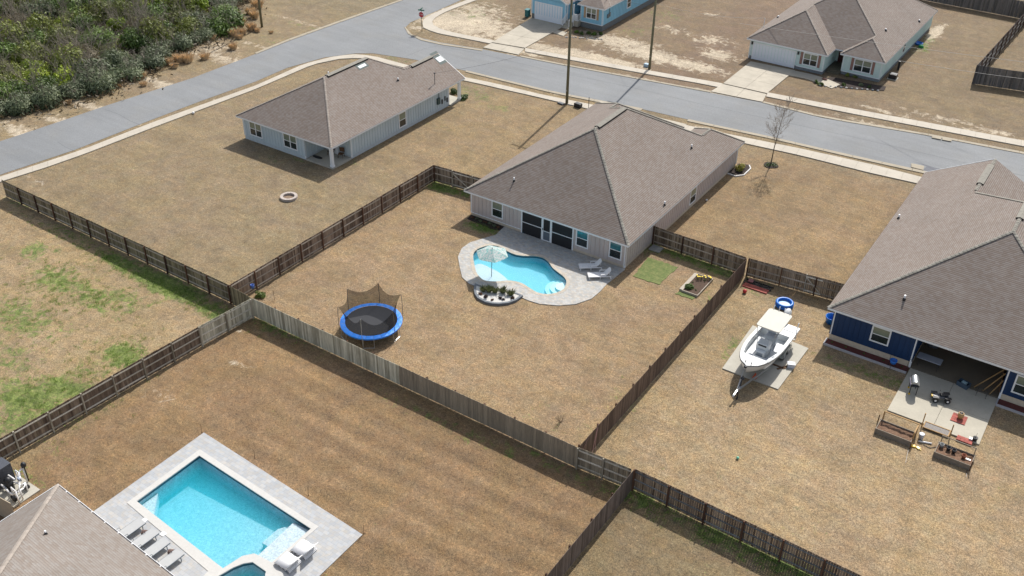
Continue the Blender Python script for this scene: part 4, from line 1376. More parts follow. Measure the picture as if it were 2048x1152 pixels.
FG = 'wooden privacy fences'
YB = 41.6
PA = (-53.62, 41.75)
fence('long dark fence between the weedy lot and the corner lot', (-83.5, 42.0), PA, -1, M_f_olive, M_rail, M_post, 12, skip_ends=(True, False))
fence('dark red-brown fence left of the trampoline yard', PA, (-53.2, 67.15), -1, M_f_dark, M_rail, M_post, 10)
fence('short brown fence with a braced gate left of the taupe house', (-53.2, 67.15), (-46.7, 67.65), -1, M_f_gate, M_rail, M_postp, 3, skip_ends=(True, True))
fence('short olive fence stub joining the corner by the blue bucket plant', (-53.5, 41.72), (-51.0, 41.5), 1, M_f_olive, M_rail, M_post, 1, skip_ends=(True, True))
fence('pale grey board fence in front of the trampoline', (-50.95, 41.5), (-36.5, 41.44), 1, M_f_pale, M_rail, M_post, 6, skip_ends=(True, True))
fence('half bleached brown board fence at the back of the pool yard', (-36.49, 41.44), (-22.05, 41.4), 1, M_f_mixed, M_rail, M_post, 6, skip_ends=(True, True))
fence('two bleached fence bays with rails right of the back corner', (-22.04, 41.4), (-18.35, 41.62), -1, mat_wood("fence_bleached", (128, 114, 94), (168, 158, 138)), M_railp, M_postp, 2, skip_ends=(False, True))
fence('fence with pale corner bays left of the rectangular pool yard', (-50.9, 41.35), (-51.35, 36.6), 1, M_f_pale, M_railp, M_postp, 2)
fence('dark brown fence running down to the bottom-left pool equipment', (-51.35, 36.6), (-52.6, 17.5), 1, M_f_mid, M_railp, M_postp, 8, skip_ends=(True, False))
fence('dark brown fence between the pool yard and the boat yard', (-22.0, 41.6), (-22.12, 68.6), 1, mat_wood("fence_plum_brown", (90, 72, 60), (118, 100, 86), k=.9), M_rail, M_post, 11)
fence('brown fence from the taupe house corner past the garden bed', (-30.75, 68.95), (-22.25, 68.75), -1, M_f_gate, M_rail, M_post, 3, gap=.009, skip_ends=(False, True))
fence('brown fence with a wooden gate behind the boat', (-22.0, 68.75), (-13.6, 69.5), -1, M_f_gate, M_rail, M_post, 3, gap=.01)
fence('dark slatted fence along the bottom right edge', (-18.2, 41.75), (8.5, 41.2), -1, M_f_dark, mat_wood("rail_bluegrey", (112, 114, 116), (144, 146, 148)), M_post, 11, gap=.011)
fence('dark grey-brown fence running out of the bottom edge', (-18.2, 41.6), (-18.3, 22.0), -1, mat_wood("fence_greybrown", (94, 80, 70), (124, 110, 100), k=.9), M_rail, M_post, 8, skip_ends=(True, False))
fence('tall dark fence side facing the street, upper right', (-16.5, 123.4), (4.0, 127.6), 1, M_f_slate, M_rail, M_post, h=2.3, rails=False, posts=False)
fence('bleached top fence receding from the street, upper right', (-16.5, 123.5), (-15.6, 151.0), -1, mat_wood("fence_grey_cap", (96, 80, 72), (150, 144, 140)), M_railp, M_post, h=2.2)
fence('long dark slate fence at the top right edge', (-34.0, 152.3), (10.0, 151.3), 1, M_f_slate, M_rail, M_post, h=2.4, rails=False, posts=False)


def add_gate(f_label, p0, p1, rail_side, posts=True, flip=False):
    for o in SC.objects:
        if o.get('label') == f_label: f = o
    p0, p1 = Vector((*p0, 0)), Vector((*p1, 0))
    d = (p1 - p0).normalized(); nrm = Vector((-d.y, d.x, 0)) * rail_side
    q = B()
    a, c = (p0, p1) if not flip else (p1, p0)
    q.beam(a + nrm * .065 + Vector((0, 0, 1.5)), c + nrm * .065 + Vector((0, 0, .3)), .035, .09)
    q.beam(p0 + nrm * .07 + Vector((0, 0, .1)), p0 + nrm * .07 + Vector((0, 0, 1.8)), .045, .1, up=(nrm.x, nrm.y, 0))
    for z in (.28, 1.56): q.beam(p0 + nrm * .075 + Vector((0, 0, z)), p1 + nrm * .075 + Vector((0, 0, z)), .03, .085)
    g = q.build('gate', M_railp, f)
    q = B(); q.cbox(p0 + d * .1 + nrm * .12 + Vector((0, 0, 1.1)), (.12, .05, .05)); q.build('latch', M_black, g)


add_gate('short brown fence with a braced gate left of the taupe house', (-51.1, 67.3), (-49.2, 67.45), -1)
add_gate('short brown fence with a braced gate left of the taupe house', (-47.3, 67.6), (-49.15, 67.46), 1)
add_gate('brown fence with a wooden gate behind the boat', (-17.2, 69.17), (-15.9, 69.29), -1)
for p, q_, nm in (((-51.0, 67.0), (-50.0, 67.1), 'left of the taupe house'), ((-17.0, 68.9), (-16.0, 69.0), 'under the gate behind the boat')):
    q = B(); q.beam((*p, .04), (*q_, .04), .09, .04); o = q.build('board', M_lumber); tag(o, 'loose yellow board on the grass ' + nm, 'board')
q = B(); q.beam((-17.4, 68.7, .9), (-17.75, 66.9, .03), .02, .02); o = q.build('stick', M_lumber); tag(o, 'thin yellow stick leaning at the gate behind the boat', 'stick')
q = B(); q.beam((-21.75, 68.55, 1.7), (-21.95, 66.9, .03), .018, .018); o = q.build('stick', M_lumber); tag(o, 'thin yellow stick in the fence corner beside the brick rack', 'stick')

# ------------------------------------------------------------------ freeform pool
M_water = mat_water("pool_water", (0.0, 0.90, 1.0), 0.62, 5, .34)
M_water5 = mat_water("pool_water_near", (0.0, 0.89, 1.0), 0.42, 7, .34)
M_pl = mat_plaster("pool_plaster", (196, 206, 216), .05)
M_pl5 = mat_plaster("caustic_plaster", (204, 210, 216), .24)  # sparkle of caustics on the pool floor is painted into this colour
M_pav1 = mat_paver("pool_pavers", (206, 207, 205), .15, s=1.0, warm=(224, 212, 194))
M_pav5 = mat_paver("near_pool_pavers", (206, 210, 214), .10, s=1.5, warm=(220, 214, 204))
M_tile = pm("waterline_tile", (36, 92, 112), .3, .2, 12, k=K)


def pool(name, label, outline, depth, mat_pl, mat_w, wl=-0.1, slope=None, ledges=(), steps=(), loc=None, tile=True):
    cx_ = sum(p[0] for p in outline) / len(outline); cy_ = sum(p[1] for p in outline) / len(outline)
    P_ = thing(name, label, 'swimming pool', (cx_, cy_, 0))
    n = len(outline)
    area = sum(outline[i][0] * outline[(i + 1) % n][1] - outline[(i + 1) % n][0] * outline[i][1] for i in range(n))
    if area < 0: outline = outline[::-1]
    q = B()
    dz = slope or (lambda x: -depth)
    vs = [(x, y, .03) for x, y in outline] + [(x, y, dz(x)) for x, y in outline]
    q.smooth = len(outline) > 20
    q.add(vs, [(i, n + i, n + (i + 1) % n, (i + 1) % n) for i in range(n)])
    q.smooth = False
    q.add([(x, y, dz(x)) for x, y in outline], [tuple(range(n))])
    q.build('basin', mat_pl, P_)
    if tile:
        q = B(); io = offset_loop(outline, -.008)
        q.add([(x, y, .028) for x, y in io] + [(x, y, -.17) for x, y in io], [(i, n + i, n + (i + 1) % n, (i + 1) % n) for i in range(n)])
        q.build('waterline_tile', M_tile, P_)
    for nm, poly, z in ledges:
        q = B(); q.prism(poly, -depth + .004, z, bottom=False); q.build(nm, mat_pl, P_)
    io = offset_loop(outline, -.014)
    q = B()
    q.add([(x, y, dz(x) + .006) for x, y in io] + [(x, y, wl) for x, y in io], [tuple(range(n, 2 * n)), tuple(range(n))[::-1]] + [(i, (i + 1) % n, n + (i + 1) % n, n + i) for i in range(n)])
    # every submerged face belongs to the same closed body of water
    w = q.build('water', mat_w, P_)
    return P_


led1 = GL(zp([(366, 520), (420, 505), (500, 540), (560, 570), (610, 605), (645, 640), (655, 664), (600, 672), (538, 674), (440, 662), (387, 610), (368, 550)], 860, 400, 4.114))
led1 = smooth_loop(led1, 2)
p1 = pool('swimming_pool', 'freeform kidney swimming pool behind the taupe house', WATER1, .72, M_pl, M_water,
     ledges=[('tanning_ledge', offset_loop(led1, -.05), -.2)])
cst = G(860 + 1095 / 4.114, 400 + 690 / 4.114)
for i, (r, z) in enumerate(((1.45, -.56), (1.05, -.42), (.62, -.27))):
    q = B()
    # steps in the right bay, clipped to the pool shell
    pts = []
    for k_ in range(28):
        a = 2 * math.pi * k_ / 28
        x, y = cst[0] + r * math.cos(a), cst[1] + r * math.sin(a)
        pts.append((x, y))
    X = np.array([p[0] for p in pts]); Y = np.array([p[1] for p in pts])
    inn = inside(offset_loop(WATER1, -.05), X, Y)
    res = []
    wl_ = [Vector(p) for p in offset_loop(WATER1, -.05)]
    for (x, y), ok in zip(pts, inn):
        if ok: res.append((x, y))
        else:
            c_ = min(wl_, key=lambda v: (v - Vector((x, y))).length); res.append((c_.x, c_.y))
    q.prism(res, -.71, z, bottom=False)
    q.build('step', mat_plaster("step_plaster_%d" % i, (226, 240, 244)), p1)
fill_poly('pool_deck', [DECK1, offset_loop(WATER1, .26)], -.02, .055, M_pav1).name = 'pool_deck'
tag(bpy.data.objects['pool_deck'], 'pale paver deck round the freeform pool behind the taupe house', 'pool deck')
o = fill_poly('coping', [offset_loop(WATER1, .255), offset_loop(WATER1, -.03)], .0, .062, mat_paver("coping_pavers", (218, 208, 192), .12, s=1.3, warm=(232, 214, 190)))
tag(o, 'rounded cream coping ring at the edge of the freeform pool', 'coping')

# ------------------------------------------------------------------ rectangular pool with spa
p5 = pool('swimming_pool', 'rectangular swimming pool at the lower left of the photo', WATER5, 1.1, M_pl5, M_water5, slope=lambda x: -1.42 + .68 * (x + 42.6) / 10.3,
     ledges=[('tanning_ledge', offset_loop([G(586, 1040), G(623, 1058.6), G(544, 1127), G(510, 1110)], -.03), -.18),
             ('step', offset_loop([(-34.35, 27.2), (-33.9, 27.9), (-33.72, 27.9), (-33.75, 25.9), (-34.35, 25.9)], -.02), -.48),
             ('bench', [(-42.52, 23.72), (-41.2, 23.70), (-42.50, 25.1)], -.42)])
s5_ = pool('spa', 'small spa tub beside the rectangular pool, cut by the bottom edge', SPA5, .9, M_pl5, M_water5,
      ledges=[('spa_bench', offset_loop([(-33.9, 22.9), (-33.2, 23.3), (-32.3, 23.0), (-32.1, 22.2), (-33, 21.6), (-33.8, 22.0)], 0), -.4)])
s5_['category'] = 'spa'
o = fill_poly('pool_deck', [DECK5, COPE5], -.02, .05, M_pav5); tag(o, 'light grey paver deck round the rectangular pool', 'pool deck')
o = fill_poly('coping', [COPE5, offset_loop(WATER5, -.02), offset_loop(SPA5, -.02)], .0, .075, mat_concrete("white_coping", (242, 240, 234), stain=.03))
tag(o, 'wide white coping slab framing the rectangular pool and spa', 'coping')
x, y = G(568, 1087, -.2)
q = B(); q.cbox((x, y, -.2), (.14, .22, .03)); o = q.build('pool_drain', M_darkmetal); tag(o, 'small dark drain cover on the shallow ledge of the rectangular pool', 'drain cover')
for u, v in ((291, 1042), (329, 1069)):
    x, y = G(u, v); q = B(); q.box(x - .2, x + .12, y - .2, y + .1, .02, .082); o = q.build('skimmer_lid', M_whitep)
    tag(o, 'white square skimmer lid in the coping, %s' % ('upper left one' if u < 300 else 'lower right one'), 'skimmer lid', 'skimmer lids at the near pool')
# ------------------------------------------------------------------ vegetation
def leaf_mesh(name, n, rad, leaf, lumps=7, flat=0.75, squash=1.0, seed=0, shell=0.55, up=0.3, aspect=1.0):
    """many small leaf faces spread through a lumpy crown volume"""
    r = np.random.default_rng(seed)
    cent = r.normal(size=(lumps, 3)); cent /= np.linalg.norm(cent, axis=1)[:, None]
    cent *= np.array(rad) * r.uniform(.25, .68, (lumps, 1)); cent[:, 2] = abs(cent[:, 2]) * .9
    lr = r.uniform(.34, .62, lumps) * min(rad[0], rad[1])
    which = r.integers(0, lumps, n)
    d = r.normal(size=(n, 3)); d /= np.linalg.norm(d, axis=1)[:, None]
    d[:, 2] = np.where(d[:, 2] < -.3, -d[:, 2], d[:, 2])
    rr = r.uniform(shell, 1.0, n) ** .6 * (1 + .16 * r.normal(size=n))
    p = cent[which] + d * (lr[which] * rr)[:, None] * np.array([1, 1, flat])
    p[:, 2] = np.maximum(p[:, 2], 0.03)
    nrm = d + r.normal(size=(n, 3)) * .55 + np.array([0, 0, up]); nrm /= np.linalg.norm(nrm, axis=1)[:, None]
    t = np.cross(nrm, r.normal(size=(n, 3))); t /= np.linalg.norm(t, axis=1)[:, None]
    bt = np.cross(nrm, t)
    s = leaf * r.uniform(.6, 1.4, n)[:, None]
    v = np.stack([p - t * s * aspect - bt * s * .5, p + t * s * aspect - bt * s * .35, p + t * s * aspect * .8 + bt * s * .5, p - t * s * aspect * .7 + bt * s * .4], 1).reshape(-1, 3)
    me = bpy.data.meshes.new(name)
    me.vertices.add(4 * n); me.vertices.foreach_set('co', v.ravel())
    me.loops.add(4 * n); me.loops.foreach_set('vertex_index', np.arange(4 * n))
    me.polygons.add(n); me.polygons.foreach_set('loop_start', np.arange(0, 4 * n, 4))
    me.update(calc_edges=True)
    at = me.attributes.new('rnd', 'FLOAT', 'FACE')
    lump_t = r.uniform(0, 1, lumps)
    at.data.foreach_set('value', np.clip(lump_t[which] * .5 + r.uniform(0, .5, n), 0, 1).astype(np.float32))
    return me


def twig_mesh(name, n, rad, h, seed=0, r0=.02, bend=.5, levels=2):
    """stiff branching stems from the base"""
    rs = random.Random(seed)
    q = B()
    def stem(p, d, L, r, lv):
        a = p
        for k in range(3):
            d2 = (d + Vector((rs.gauss(0, .16), rs.gauss(0, .16), rs.gauss(0, .1)))).normalized()
            c = a + d2 * L / 3
            q.cyl(a, c, r * (1 - k * .25), r * (.75 - k * .2), 4, caps=False)
            if lv > 0:
                for _ in range(2):
                    dd = (d2 + Vector((rs.gauss(0, bend), rs.gauss(0, bend), rs.gauss(0.1, bend)))).normalized()
                    stem(c, dd, L * .5, r * .5, lv - 1)
            a, d = c, d2
    for _ in range(n):
        t = rs.uniform(0, 2 * math.pi); rr = rs.uniform(0, .3) * rad
        d = Vector((math.cos(t) * rs.uniform(.1, .9), math.sin(t) * rs.uniform(.1, .9), 1)).normalized()
        stem(Vector((math.cos(t) * rr, math.sin(t) * rr, 0)), d, h * rs.uniform(.7, 1), r0, levels)
    return q


def tuft_mesh(name, n, rad, h, w, seed=0, spread=.5):
    r = np.random.default_rng(seed)
    a = r.uniform(0, 2 * np.pi, n); rr = np.sqrt(r.uniform(0, 1, n)) * rad * .5
    base = np.stack([np.cos(a) * rr, np.sin(a) * rr, np.zeros(n)], -1)
    a2 = a + r.normal(0, .6, n); out_ = r.uniform(.1, 1, n) * spread
    hh = h * r.uniform(.55, 1.1, n)
    tip = base + np.stack([np.cos(a2) * out_ * hh, np.sin(a2) * out_ * hh, hh], -1)
    mid = (base + tip) / 2 + np.stack([np.zeros(n), np.zeros(n), hh * .12], -1)
    t = np.stack([-np.sin(a2), np.cos(a2), np.zeros(n)], -1) * w
    v = np.stack([base - t, base + t, mid + t * .9, tip, mid - t * .9], 1).reshape(-1, 3)
    me = bpy.data.meshes.new(name)
    me.vertices.add(5 * n); me.vertices.foreach_set('co', v.ravel())
    me.loops.add(5 * n); me.loops.foreach_set('vertex_index', np.arange(5 * n))
    me.polygons.add(n); me.polygons.foreach_set('loop_start', np.arange(0, 5 * n, 5))
    me.update(calc_edges=True)
    at = me.attributes.new('rnd', 'FLOAT', 'FACE'); at.data.foreach_set('value', r.uniform(0, 1, n).astype(np.float32))
    return me


ML = {'sage': mat_leaf("leaf_sage", (62, 80, 50), (144, 152, 116), .92), 'green': mat_leaf("leaf_dark_green", (46, 72, 24), (116, 142, 56), .9),
      'lime': mat_leaf("leaf_yellow_green", (88, 116, 18), (172, 188, 54), .95), 'grey': mat_leaf("twig_grey_brown", (104, 94, 74), (160, 150, 122), .85),
      'rust': pm("dry_sedge", (226, 198, 158), .9, .1, 3, k=1.0, rnd=.3), 'brown': mat_leaf("dead_brown", (88, 76, 56), (124, 108, 82), .7),
      'olive': mat_leaf("leaf_olive", (70, 84, 28), (148, 156, 68), .9)}
twigmat = pm("twig_bark", (150, 140, 126), .9, k=.85)


def shrub_proto(name, label, leafmat, n, rad, leaf, seed, flat=.75, shell=.5, aspect=1.0, twigs=7, h=1.8, group=None):
    r_ = thing(name, label, 'shrub', (0, 0, 0), group=group)
    link_mesh('foliage', leaf_mesh(name + '_foliage', n, rad, leaf, 9, flat, 1, seed, shell, aspect=aspect), leafmat, r_)
    q = twig_mesh('stems', twigs, rad[0], h, seed, .035)
    q.build('stems', twigmat, r_, world=False)
    return r_


GW = 'shrubs of the roadside thicket'
protos = {
    'sage': [shrub_proto('shrub', 'x', ML['sage'], 5200, (2.2, 2.2, 1.7), .085, 11 + i, group=GW, aspect=1.6) for i in range(3)],
    'green': [shrub_proto('shrub', 'x', ML['green'], 5200, (2.2, 2.2, 1.9), .10, 31 + i, group=GW) for i in range(2)],
    'lime': [shrub_proto('shrub', 'x', ML['lime'], 3200, (1.7, 1.7, 1.5), .095, 51 + i, group=GW) for i in range(2)],
    'olive': [shrub_proto('shrub', 'x', ML['olive'], 4600, (2.2, 2.2, 1.8), .10, 61 + i, group=GW) for i in range(2)],
    'grey': [shrub_proto('shrub', 'x', ML['grey'], 3800, (2.1, 2.1, 1.7), .05, 71 + i, shell=.3, aspect=5.0, twigs=16, h=2.4, group=GW) for i in range(2)],
}
LBL = {'sage': 'grey-green bushy shrub among others in the roadside thicket', 'green': 'dark green shrub among others in the roadside thicket',
       'lime': 'bright yellow-green shrub among others in the roadside thicket', 'olive': 'olive green shrub among others in the roadside thicket',
       'grey': 'leafless grey twiggy shrub among others in the roadside thicket'}
EDGE = GL([(-60, 262), (0, 240), (60, 228), (120, 214), (200, 193), (265, 168), (320, 140), (360, 112), (410, 92), (450, 70), (475, 40), (484, 10), (500, -40), (520, -90)])
used_p = set()
rr_ = random.Random(5)


def place(kind, x, y, sc, label=None, zs=None):
    pr = rr_.choice(protos[kind])
    key = pr.name
    rot = rr_.uniform(0, 6.28)
    s = (sc * rr_.uniform(.9, 1.1), sc * rr_.uniform(.9, 1.1), (zs or sc) * rr_.uniform(.85, 1.15))
    if key not in used_p:
        used_p.add(key); pr.location = (x, y, 0); pr.rotation_euler = (0, 0, rot); pr.scale = s; pr['label'] = label or LBL[kind]
        return pr
    return dup(pr, (x, y, 0), rot, label or LBL[kind], s)


ev = [Vector(p) for p in EDGE]
pts, L_ = resample(EDGE, int(90 / 2.6))
inward = Vector((-0.80, 0.6))
placed = []
P2, Ltot = resample(EDGE, max(10, int(sum((ev[i + 1] - ev[i]).length for i in range(len(ev) - 1)) / 2.9)))
for i, p in enumerate(P2):
    t = i / len(P2)
    kind = 'sage' if t < .62 else rr_.choice(['sage', 'green', 'olive'])
    if t > .8: kind = 'green' if rr_.random() < .8 else 'olive'
    tang = (P2[min(i + 1, len(P2) - 1)] - P2[max(0, i - 1)]).normalized()
    inn_ = Vector((-tang.y, tang.x))
    c = p + inn_ * 2.0
    placed.append((kind, c, rr_.uniform(.8, 1.05), 'grey-green shrub in the front row of the thicket along the road' if kind == 'sage' else None, inn_))
rows = []
for row in range(1, 11):
    off = 2.0 + row * 3.0
    step = 1
    for i in range(0, len(P2), 1):
        if rr_.random() < .12: continue
        tang = (P2[min(i + 1, len(P2) - 1)] - P2[max(0, i - 1)]).normalized()
        inn_ = Vector((-tang.y, tang.x))
        c = P2[i] + inn_ * (off + rr_.uniform(-.9, .9)) + tang * rr_.uniform(-1.2, 1.2)
        if not (-150 < c.x < -84 and 40 < c.y < 135): continue
        # keep what the photo can see
        cc = Vector((c.x, c.y, -CAM_H)); uu, vv, ww = cc.dot(RT), cc.dot(UP), cc.dot(FW)
        u_, v_ = 1024 + FOC * uu / ww, 576 - FOC * vv / ww
        if u_ < -70 or v_ < -70 or u_ > 560: continue
        if any((c - q_[1]).length < 2.05 for q_ in placed): continue
        w_ = {1: ['sage', 'lime', 'green', 'sage', 'olive', 'sage'], 2: ['lime', 'green', 'olive', 'grey', 'olive']}.get(row, ['olive', 'grey', 'green', 'green', 'lime', 'olive', 'sage'])
        kind = rr_.choice(w_)
        placed.append((kind, c, rr_.uniform(.85, 1.25) * (1.0 if row < 6 else 1.1), None, None))
KW = {'sage': 'grey-green bushy', 'green': 'dark green', 'lime': 'bright yellow-green', 'olive': 'olive green', 'grey': 'leafless grey twiggy'}


def pix_of(x, y):
    cc = Vector((x, y, 1 - CAM_H)); w = cc.dot(FW)
    return 1024 + FOC * cc.dot(RT) / w, 576 - FOC * cc.dot(UP) / w


front = sorted([p for p in placed if p[4] is not None], key=lambda p: pix_of(*p[1])[0])
named = {}
for i, p in enumerate(front): named[id(p)] = '%s shrub, number %s from the left in the front row of the thicket' % (KW[p[0]], ORD[i])
zones = {}
for p in placed:
    if p[4] is not None: continue
    u, v = pix_of(*p[1])
    z = ('far left', 'left', 'middle', 'right')[min(3, max(0, int(u // 125)))] + (' top' if v < 45 else ' upper' if v < 110 else ' lower')
    zones.setdefault((p[0], z), []).append((u, p))
for (kd, z), L in zones.items():
    L.sort(key=lambda a: a[0])
    for i, (u, p) in enumerate(L): named[id(p)] = '%s shrub, %s from left in the thicket\'s %s part' % (KW[kd], ORD[i], z)
for p in placed: place(p[0], p[1].x, p[1].y, p[2] * (1.2 if p[4] is None else 1.05), named[id(p)], p[2] * (1.45 if p[4] is None else 1.2))
# three taller dark bushes that stand out
for (u, v), sc, kd, lb in (((150, 45), 1.25, 'green', 'tall dark olive bush standing up in the thicket near the top-left corner'),
                           ((120, 65), 1.15, 'lime', 'rounded bright bush rising in the left part of the thicket'),
                           ((452, 60), 1.45, 'green', 'tall dark green bush at the right end of the thicket'),
                           ((190, 10), 1.4, 'olive', 'tall olive bush at the top edge of the thicket')):
    x, y = G(u, v); place(kd, x, y, sc, lb, sc * 1.15)
# undergrowth: low dead stuff between the shrubs
nn = 26000
r = np.random.default_rng(3)
pl = np.array([(c.x, c.y) for _, c, *_ in placed])
base = pl[r.integers(0, len(pl), nn)] + r.normal(0, 1.7, (nn, 2))
hh = r.uniform(.0, .6, nn)
p = np.concatenate([base, hh[:, None]], 1)
nrm = r.normal(size=(nn, 3)); nrm /= np.linalg.norm(nrm, axis=1)[:, None]
t = np.cross(nrm, r.normal(size=(nn, 3))); t /= np.linalg.norm(t, axis=1)[:, None]
bt = np.cross(nrm, t) * .07; t = t * r.uniform(.12, .3, nn)[:, None]
v = np.stack([p - t - bt, p + t - bt, p + t + bt, p - t + bt], 1).reshape(-1, 3)
me = bpy.data.meshes.new('undergrowth'); me.vertices.add(4 * nn); me.vertices.foreach_set('co', v.ravel())
me.loops.add(4 * nn); me.loops.foreach_set('vertex_index', np.arange(4 * nn)); me.polygons.add(nn); me.polygons.foreach_set('loop_start', np.arange(0, 4 * nn, 4))
me.update(calc_edges=True)
at = me.attributes.new('rnd', 'FLOAT', 'FACE'); at.data.foreach_set('value', r.uniform(0, 1, nn).astype(np.float32))
o = link_mesh('undergrowth', me, ML['brown']); tag(o, 'low dead brown undergrowth between the thicket shrubs', 'undergrowth', kind='stuff')

# dry broom sedge clumps
sedges = [tuft_mesh('sedge_%d' % i, 420, .8, .85, .022, 90 + i, .6) for i in range(3)]
GS = 'dry orange grass clumps along the thicket'
_S = [(230, 178), (290, 165), (340, 135), (352, 130), (365, 126), (378, 122), (392, 118), (300, 152), (420, 84), (465, 92), (480, 82), (475, 68),
      (490, 60), (500, 48), (496, 36), (508, 25), (488, 72), (512, 10), (500, 5), (523, 62), (528, 66), (155, 208), (468, 52), (485, 45)]
SL = {}
for r_i, k in enumerate(sorted(range(len(_S)), key=lambda k: _S[k])): SL[k] = (ORD + ['twenty-first', 'twenty-second', 'twenty-third', 'twenty-fourth'])[r_i] + ' counted from the left'
for i, (u, v, s) in enumerate([(230, 178, .8), (290, 165, .7), (340, 135, 1.2), (352, 130, 1.1), (365, 126, 1.3), (378, 122, 1.4), (392, 118, 1.3), (300, 152, .8), (420, 84, 1.0), (465, 92, 1.3), (480, 82, 1.2), (475, 68, 1.3),
                               (490, 60, 1.4), (500, 48, 1.3), (496, 36, 1.3), (508, 25, 1.3), (488, 72, 1.2), (512, 10, 1.3), (500, 5, 1.2), (523, 62, .9), (528, 66, .7), (155, 208, .6), (468, 52, 1.2), (485, 45, 1.1)]):
    x, y = G(u, v)
    o = link_mesh('grass_clump', sedges[i % 3], ML['rust']) if i < 3 else None
    if o is None:
        o = bpy.data.objects.new('grass_clump', sedges[i % 3]); COL.objects.link(o)
    s *= .72 + .5 * ((i * 37) % 10) / 10; o.location = (x + .9 * math.sin(i * 2.3), y + .7 * math.cos(i * 3.1), 0); o.rotation_euler = (0, 0, i * 1.3); o.scale = (s, s * .8, s * .8)
    tag(o, 'dry orange broom grass clump at the thicket edge, ' + SL[i], 'grass clump', GS)


# leafless young tree in a mulch ring
def bare_tree(label, x, y, h, seed, r0=.075):
    t_ = thing('tree', label, 'tree', (x, y, 0))
    rs = random.Random(seed)
    tr = B(); br = B()
    p = Vector((x, y, 0)); d = Vector((.03, 0, 1)).normalized()
    nodes = []
    r = r0
    while p.z < h:
        c = p + d * h / 10
        tr.cyl(p, c, r, r * .88, 7, caps=False)
        r *= .87; nodes.append((c.copy(), r, c.z / h)); p = c
        d = (d + Vector((rs.gauss(0, .05), rs.gauss(0, .05), .1))).normalized()
    def grow(p, d, L, r, lv):
        a = p
        for k in range(3):
            d = (d + Vector((rs.gauss(0, .12), rs.gauss(0, .12), .06))).normalized()
            c = a + d * L / 3
            br.cyl(a, c, max(.006, r * (1 - k * .22)), max(.005, r * (.8 - k * .2)), 4, caps=False)
            if lv > 0:
                for _ in range(2 if lv > 1 else 3):
                    dd = (d + Vector((rs.gauss(0, .5), rs.gauss(0, .5), rs.gauss(.15, .35)))).normalized()
                    grow(c, dd, L * rs.uniform(.4, .6), r * .5, lv - 1)
            a = c
    for c, r, f in nodes:
        if f < .33: continue
        for k in range(2):
            a = rs.uniform(0, 6.28)
            el = rs.uniform(.5, 1.1)
            dd = Vector((math.cos(a), math.sin(a), el)).normalized()
            grow(c, dd, h * (.34 - .2 * max(0, f - .4)) * rs.uniform(.7, 1.1), r * .45, 2)
    tr.build('trunk', M_bark, t_); br.build('crown', pm("thin_branches", (150, 138, 124), .9, k=.85), t_)
    return t_


tx, ty = G(1541, 331)
bare_tree('leafless young tree in a mulch ring on the side lawn by the street', tx, ty, 5.6, 4)
q = B(); pts = [(tx + (.72 + .08 * math.sin(3 * a + 1)) * math.cos(a), ty + (.66 + .06 * math.cos(4 * a)) * math.sin(a)) for a in np.linspace(0, 2 * math.pi, 22)[:-1]]
q.prism(pts, -.01, .06); o = q.build('mulch_ring', M_mulchd); tag(o, 'round dark mulch ring at the foot of the leafless tree', 'mulch bed')
me = leaf_mesh('ring_plants', 260, (.8, .8, .15), .05, 8, .3, 1, 5)
o = link_mesh('ground_cover', me, M_leaf_g); o.location = (tx, ty, .05); tag(o, 'small green weeds in the mulch ring under the leafless tree', 'ground cover', kind='stuff')
# tiny dead shrub in the middle yard
x, y = G(1121, 846)
q = twig_mesh('dead', 9, .3, .6, 8, .012, .5, 1); t_ = thing('dead_shrub', 'small leafless dead shrub in the fenced lawn near the back fence', 'shrub', (x, y, 0)); q.build('stems', pm("dead_stems", (96, 74, 62), .9, k=K), t_, world=False)


def leafy(name, label, cat, x, y, z, n, rad, leaf, mat, seed, group=None, **kw):
    o = link_mesh(name, leaf_mesh(name, n, rad, leaf, 6, kw.get('flat', .8), 1, seed), mat)
    o.location = (x, y, z); tag(o, label, cat, group); return o


# grass tufts: real blades where the winter grass is long (fence feet, weedy lot)
def blades(label, regions, mat, w=.012, seed=1):
    r = np.random.default_rng(seed)
    V_ = []; RN = []
    for (x, y, sx, sy, n, h) in regions:
        # clumped
        k = max(3, n // 26)
        cx_ = r.normal(x, sx, k); cy_ = r.normal(y, sy, k)
        w_ = r.integers(0, k, n)
        bx = cx_[w_] + r.normal(0, .12, n); by = cy_[w_] + r.normal(0, .12, n)
        a = r.uniform(0, 6.28, n); hh = h * r.uniform(.4, 1.1, n); o_ = hh * r.uniform(.1, .7, n)
        b0 = np.stack([bx - np.sin(a) * w, by + np.cos(a) * w, np.zeros(n)], -1); b1 = np.stack([bx + np.sin(a) * w, by - np.cos(a) * w, np.zeros(n)], -1)
        tp = np.stack([bx + np.cos(a) * o_, by + np.sin(a) * o_, hh], -1)
        V_.append(np.stack([b0, b1, tp], 1).reshape(-1, 3)); RN.append(r.uniform(0, 1, n))
    V_ = np.concatenate(V_); RN = np.concatenate(RN); n = len(RN)
    me = bpy.data.meshes.new('grass'); me.vertices.add(3 * n); me.vertices.foreach_set('co', V_.ravel())
    me.loops.add(3 * n); me.loops.foreach_set('vertex_index', np.arange(3 * n)); me.polygons.add(n); me.polygons.foreach_set('loop_start', np.arange(0, 3 * n, 3))
    me.update(calc_edges=True)
    at = me.attributes.new('rnd', 'FLOAT', 'FACE'); at.data.foreach_set('value', RN.astype(np.float32))
    o = link_mesh('grass', me, mat); tag(o, label, 'grass', kind='stuff'); return o


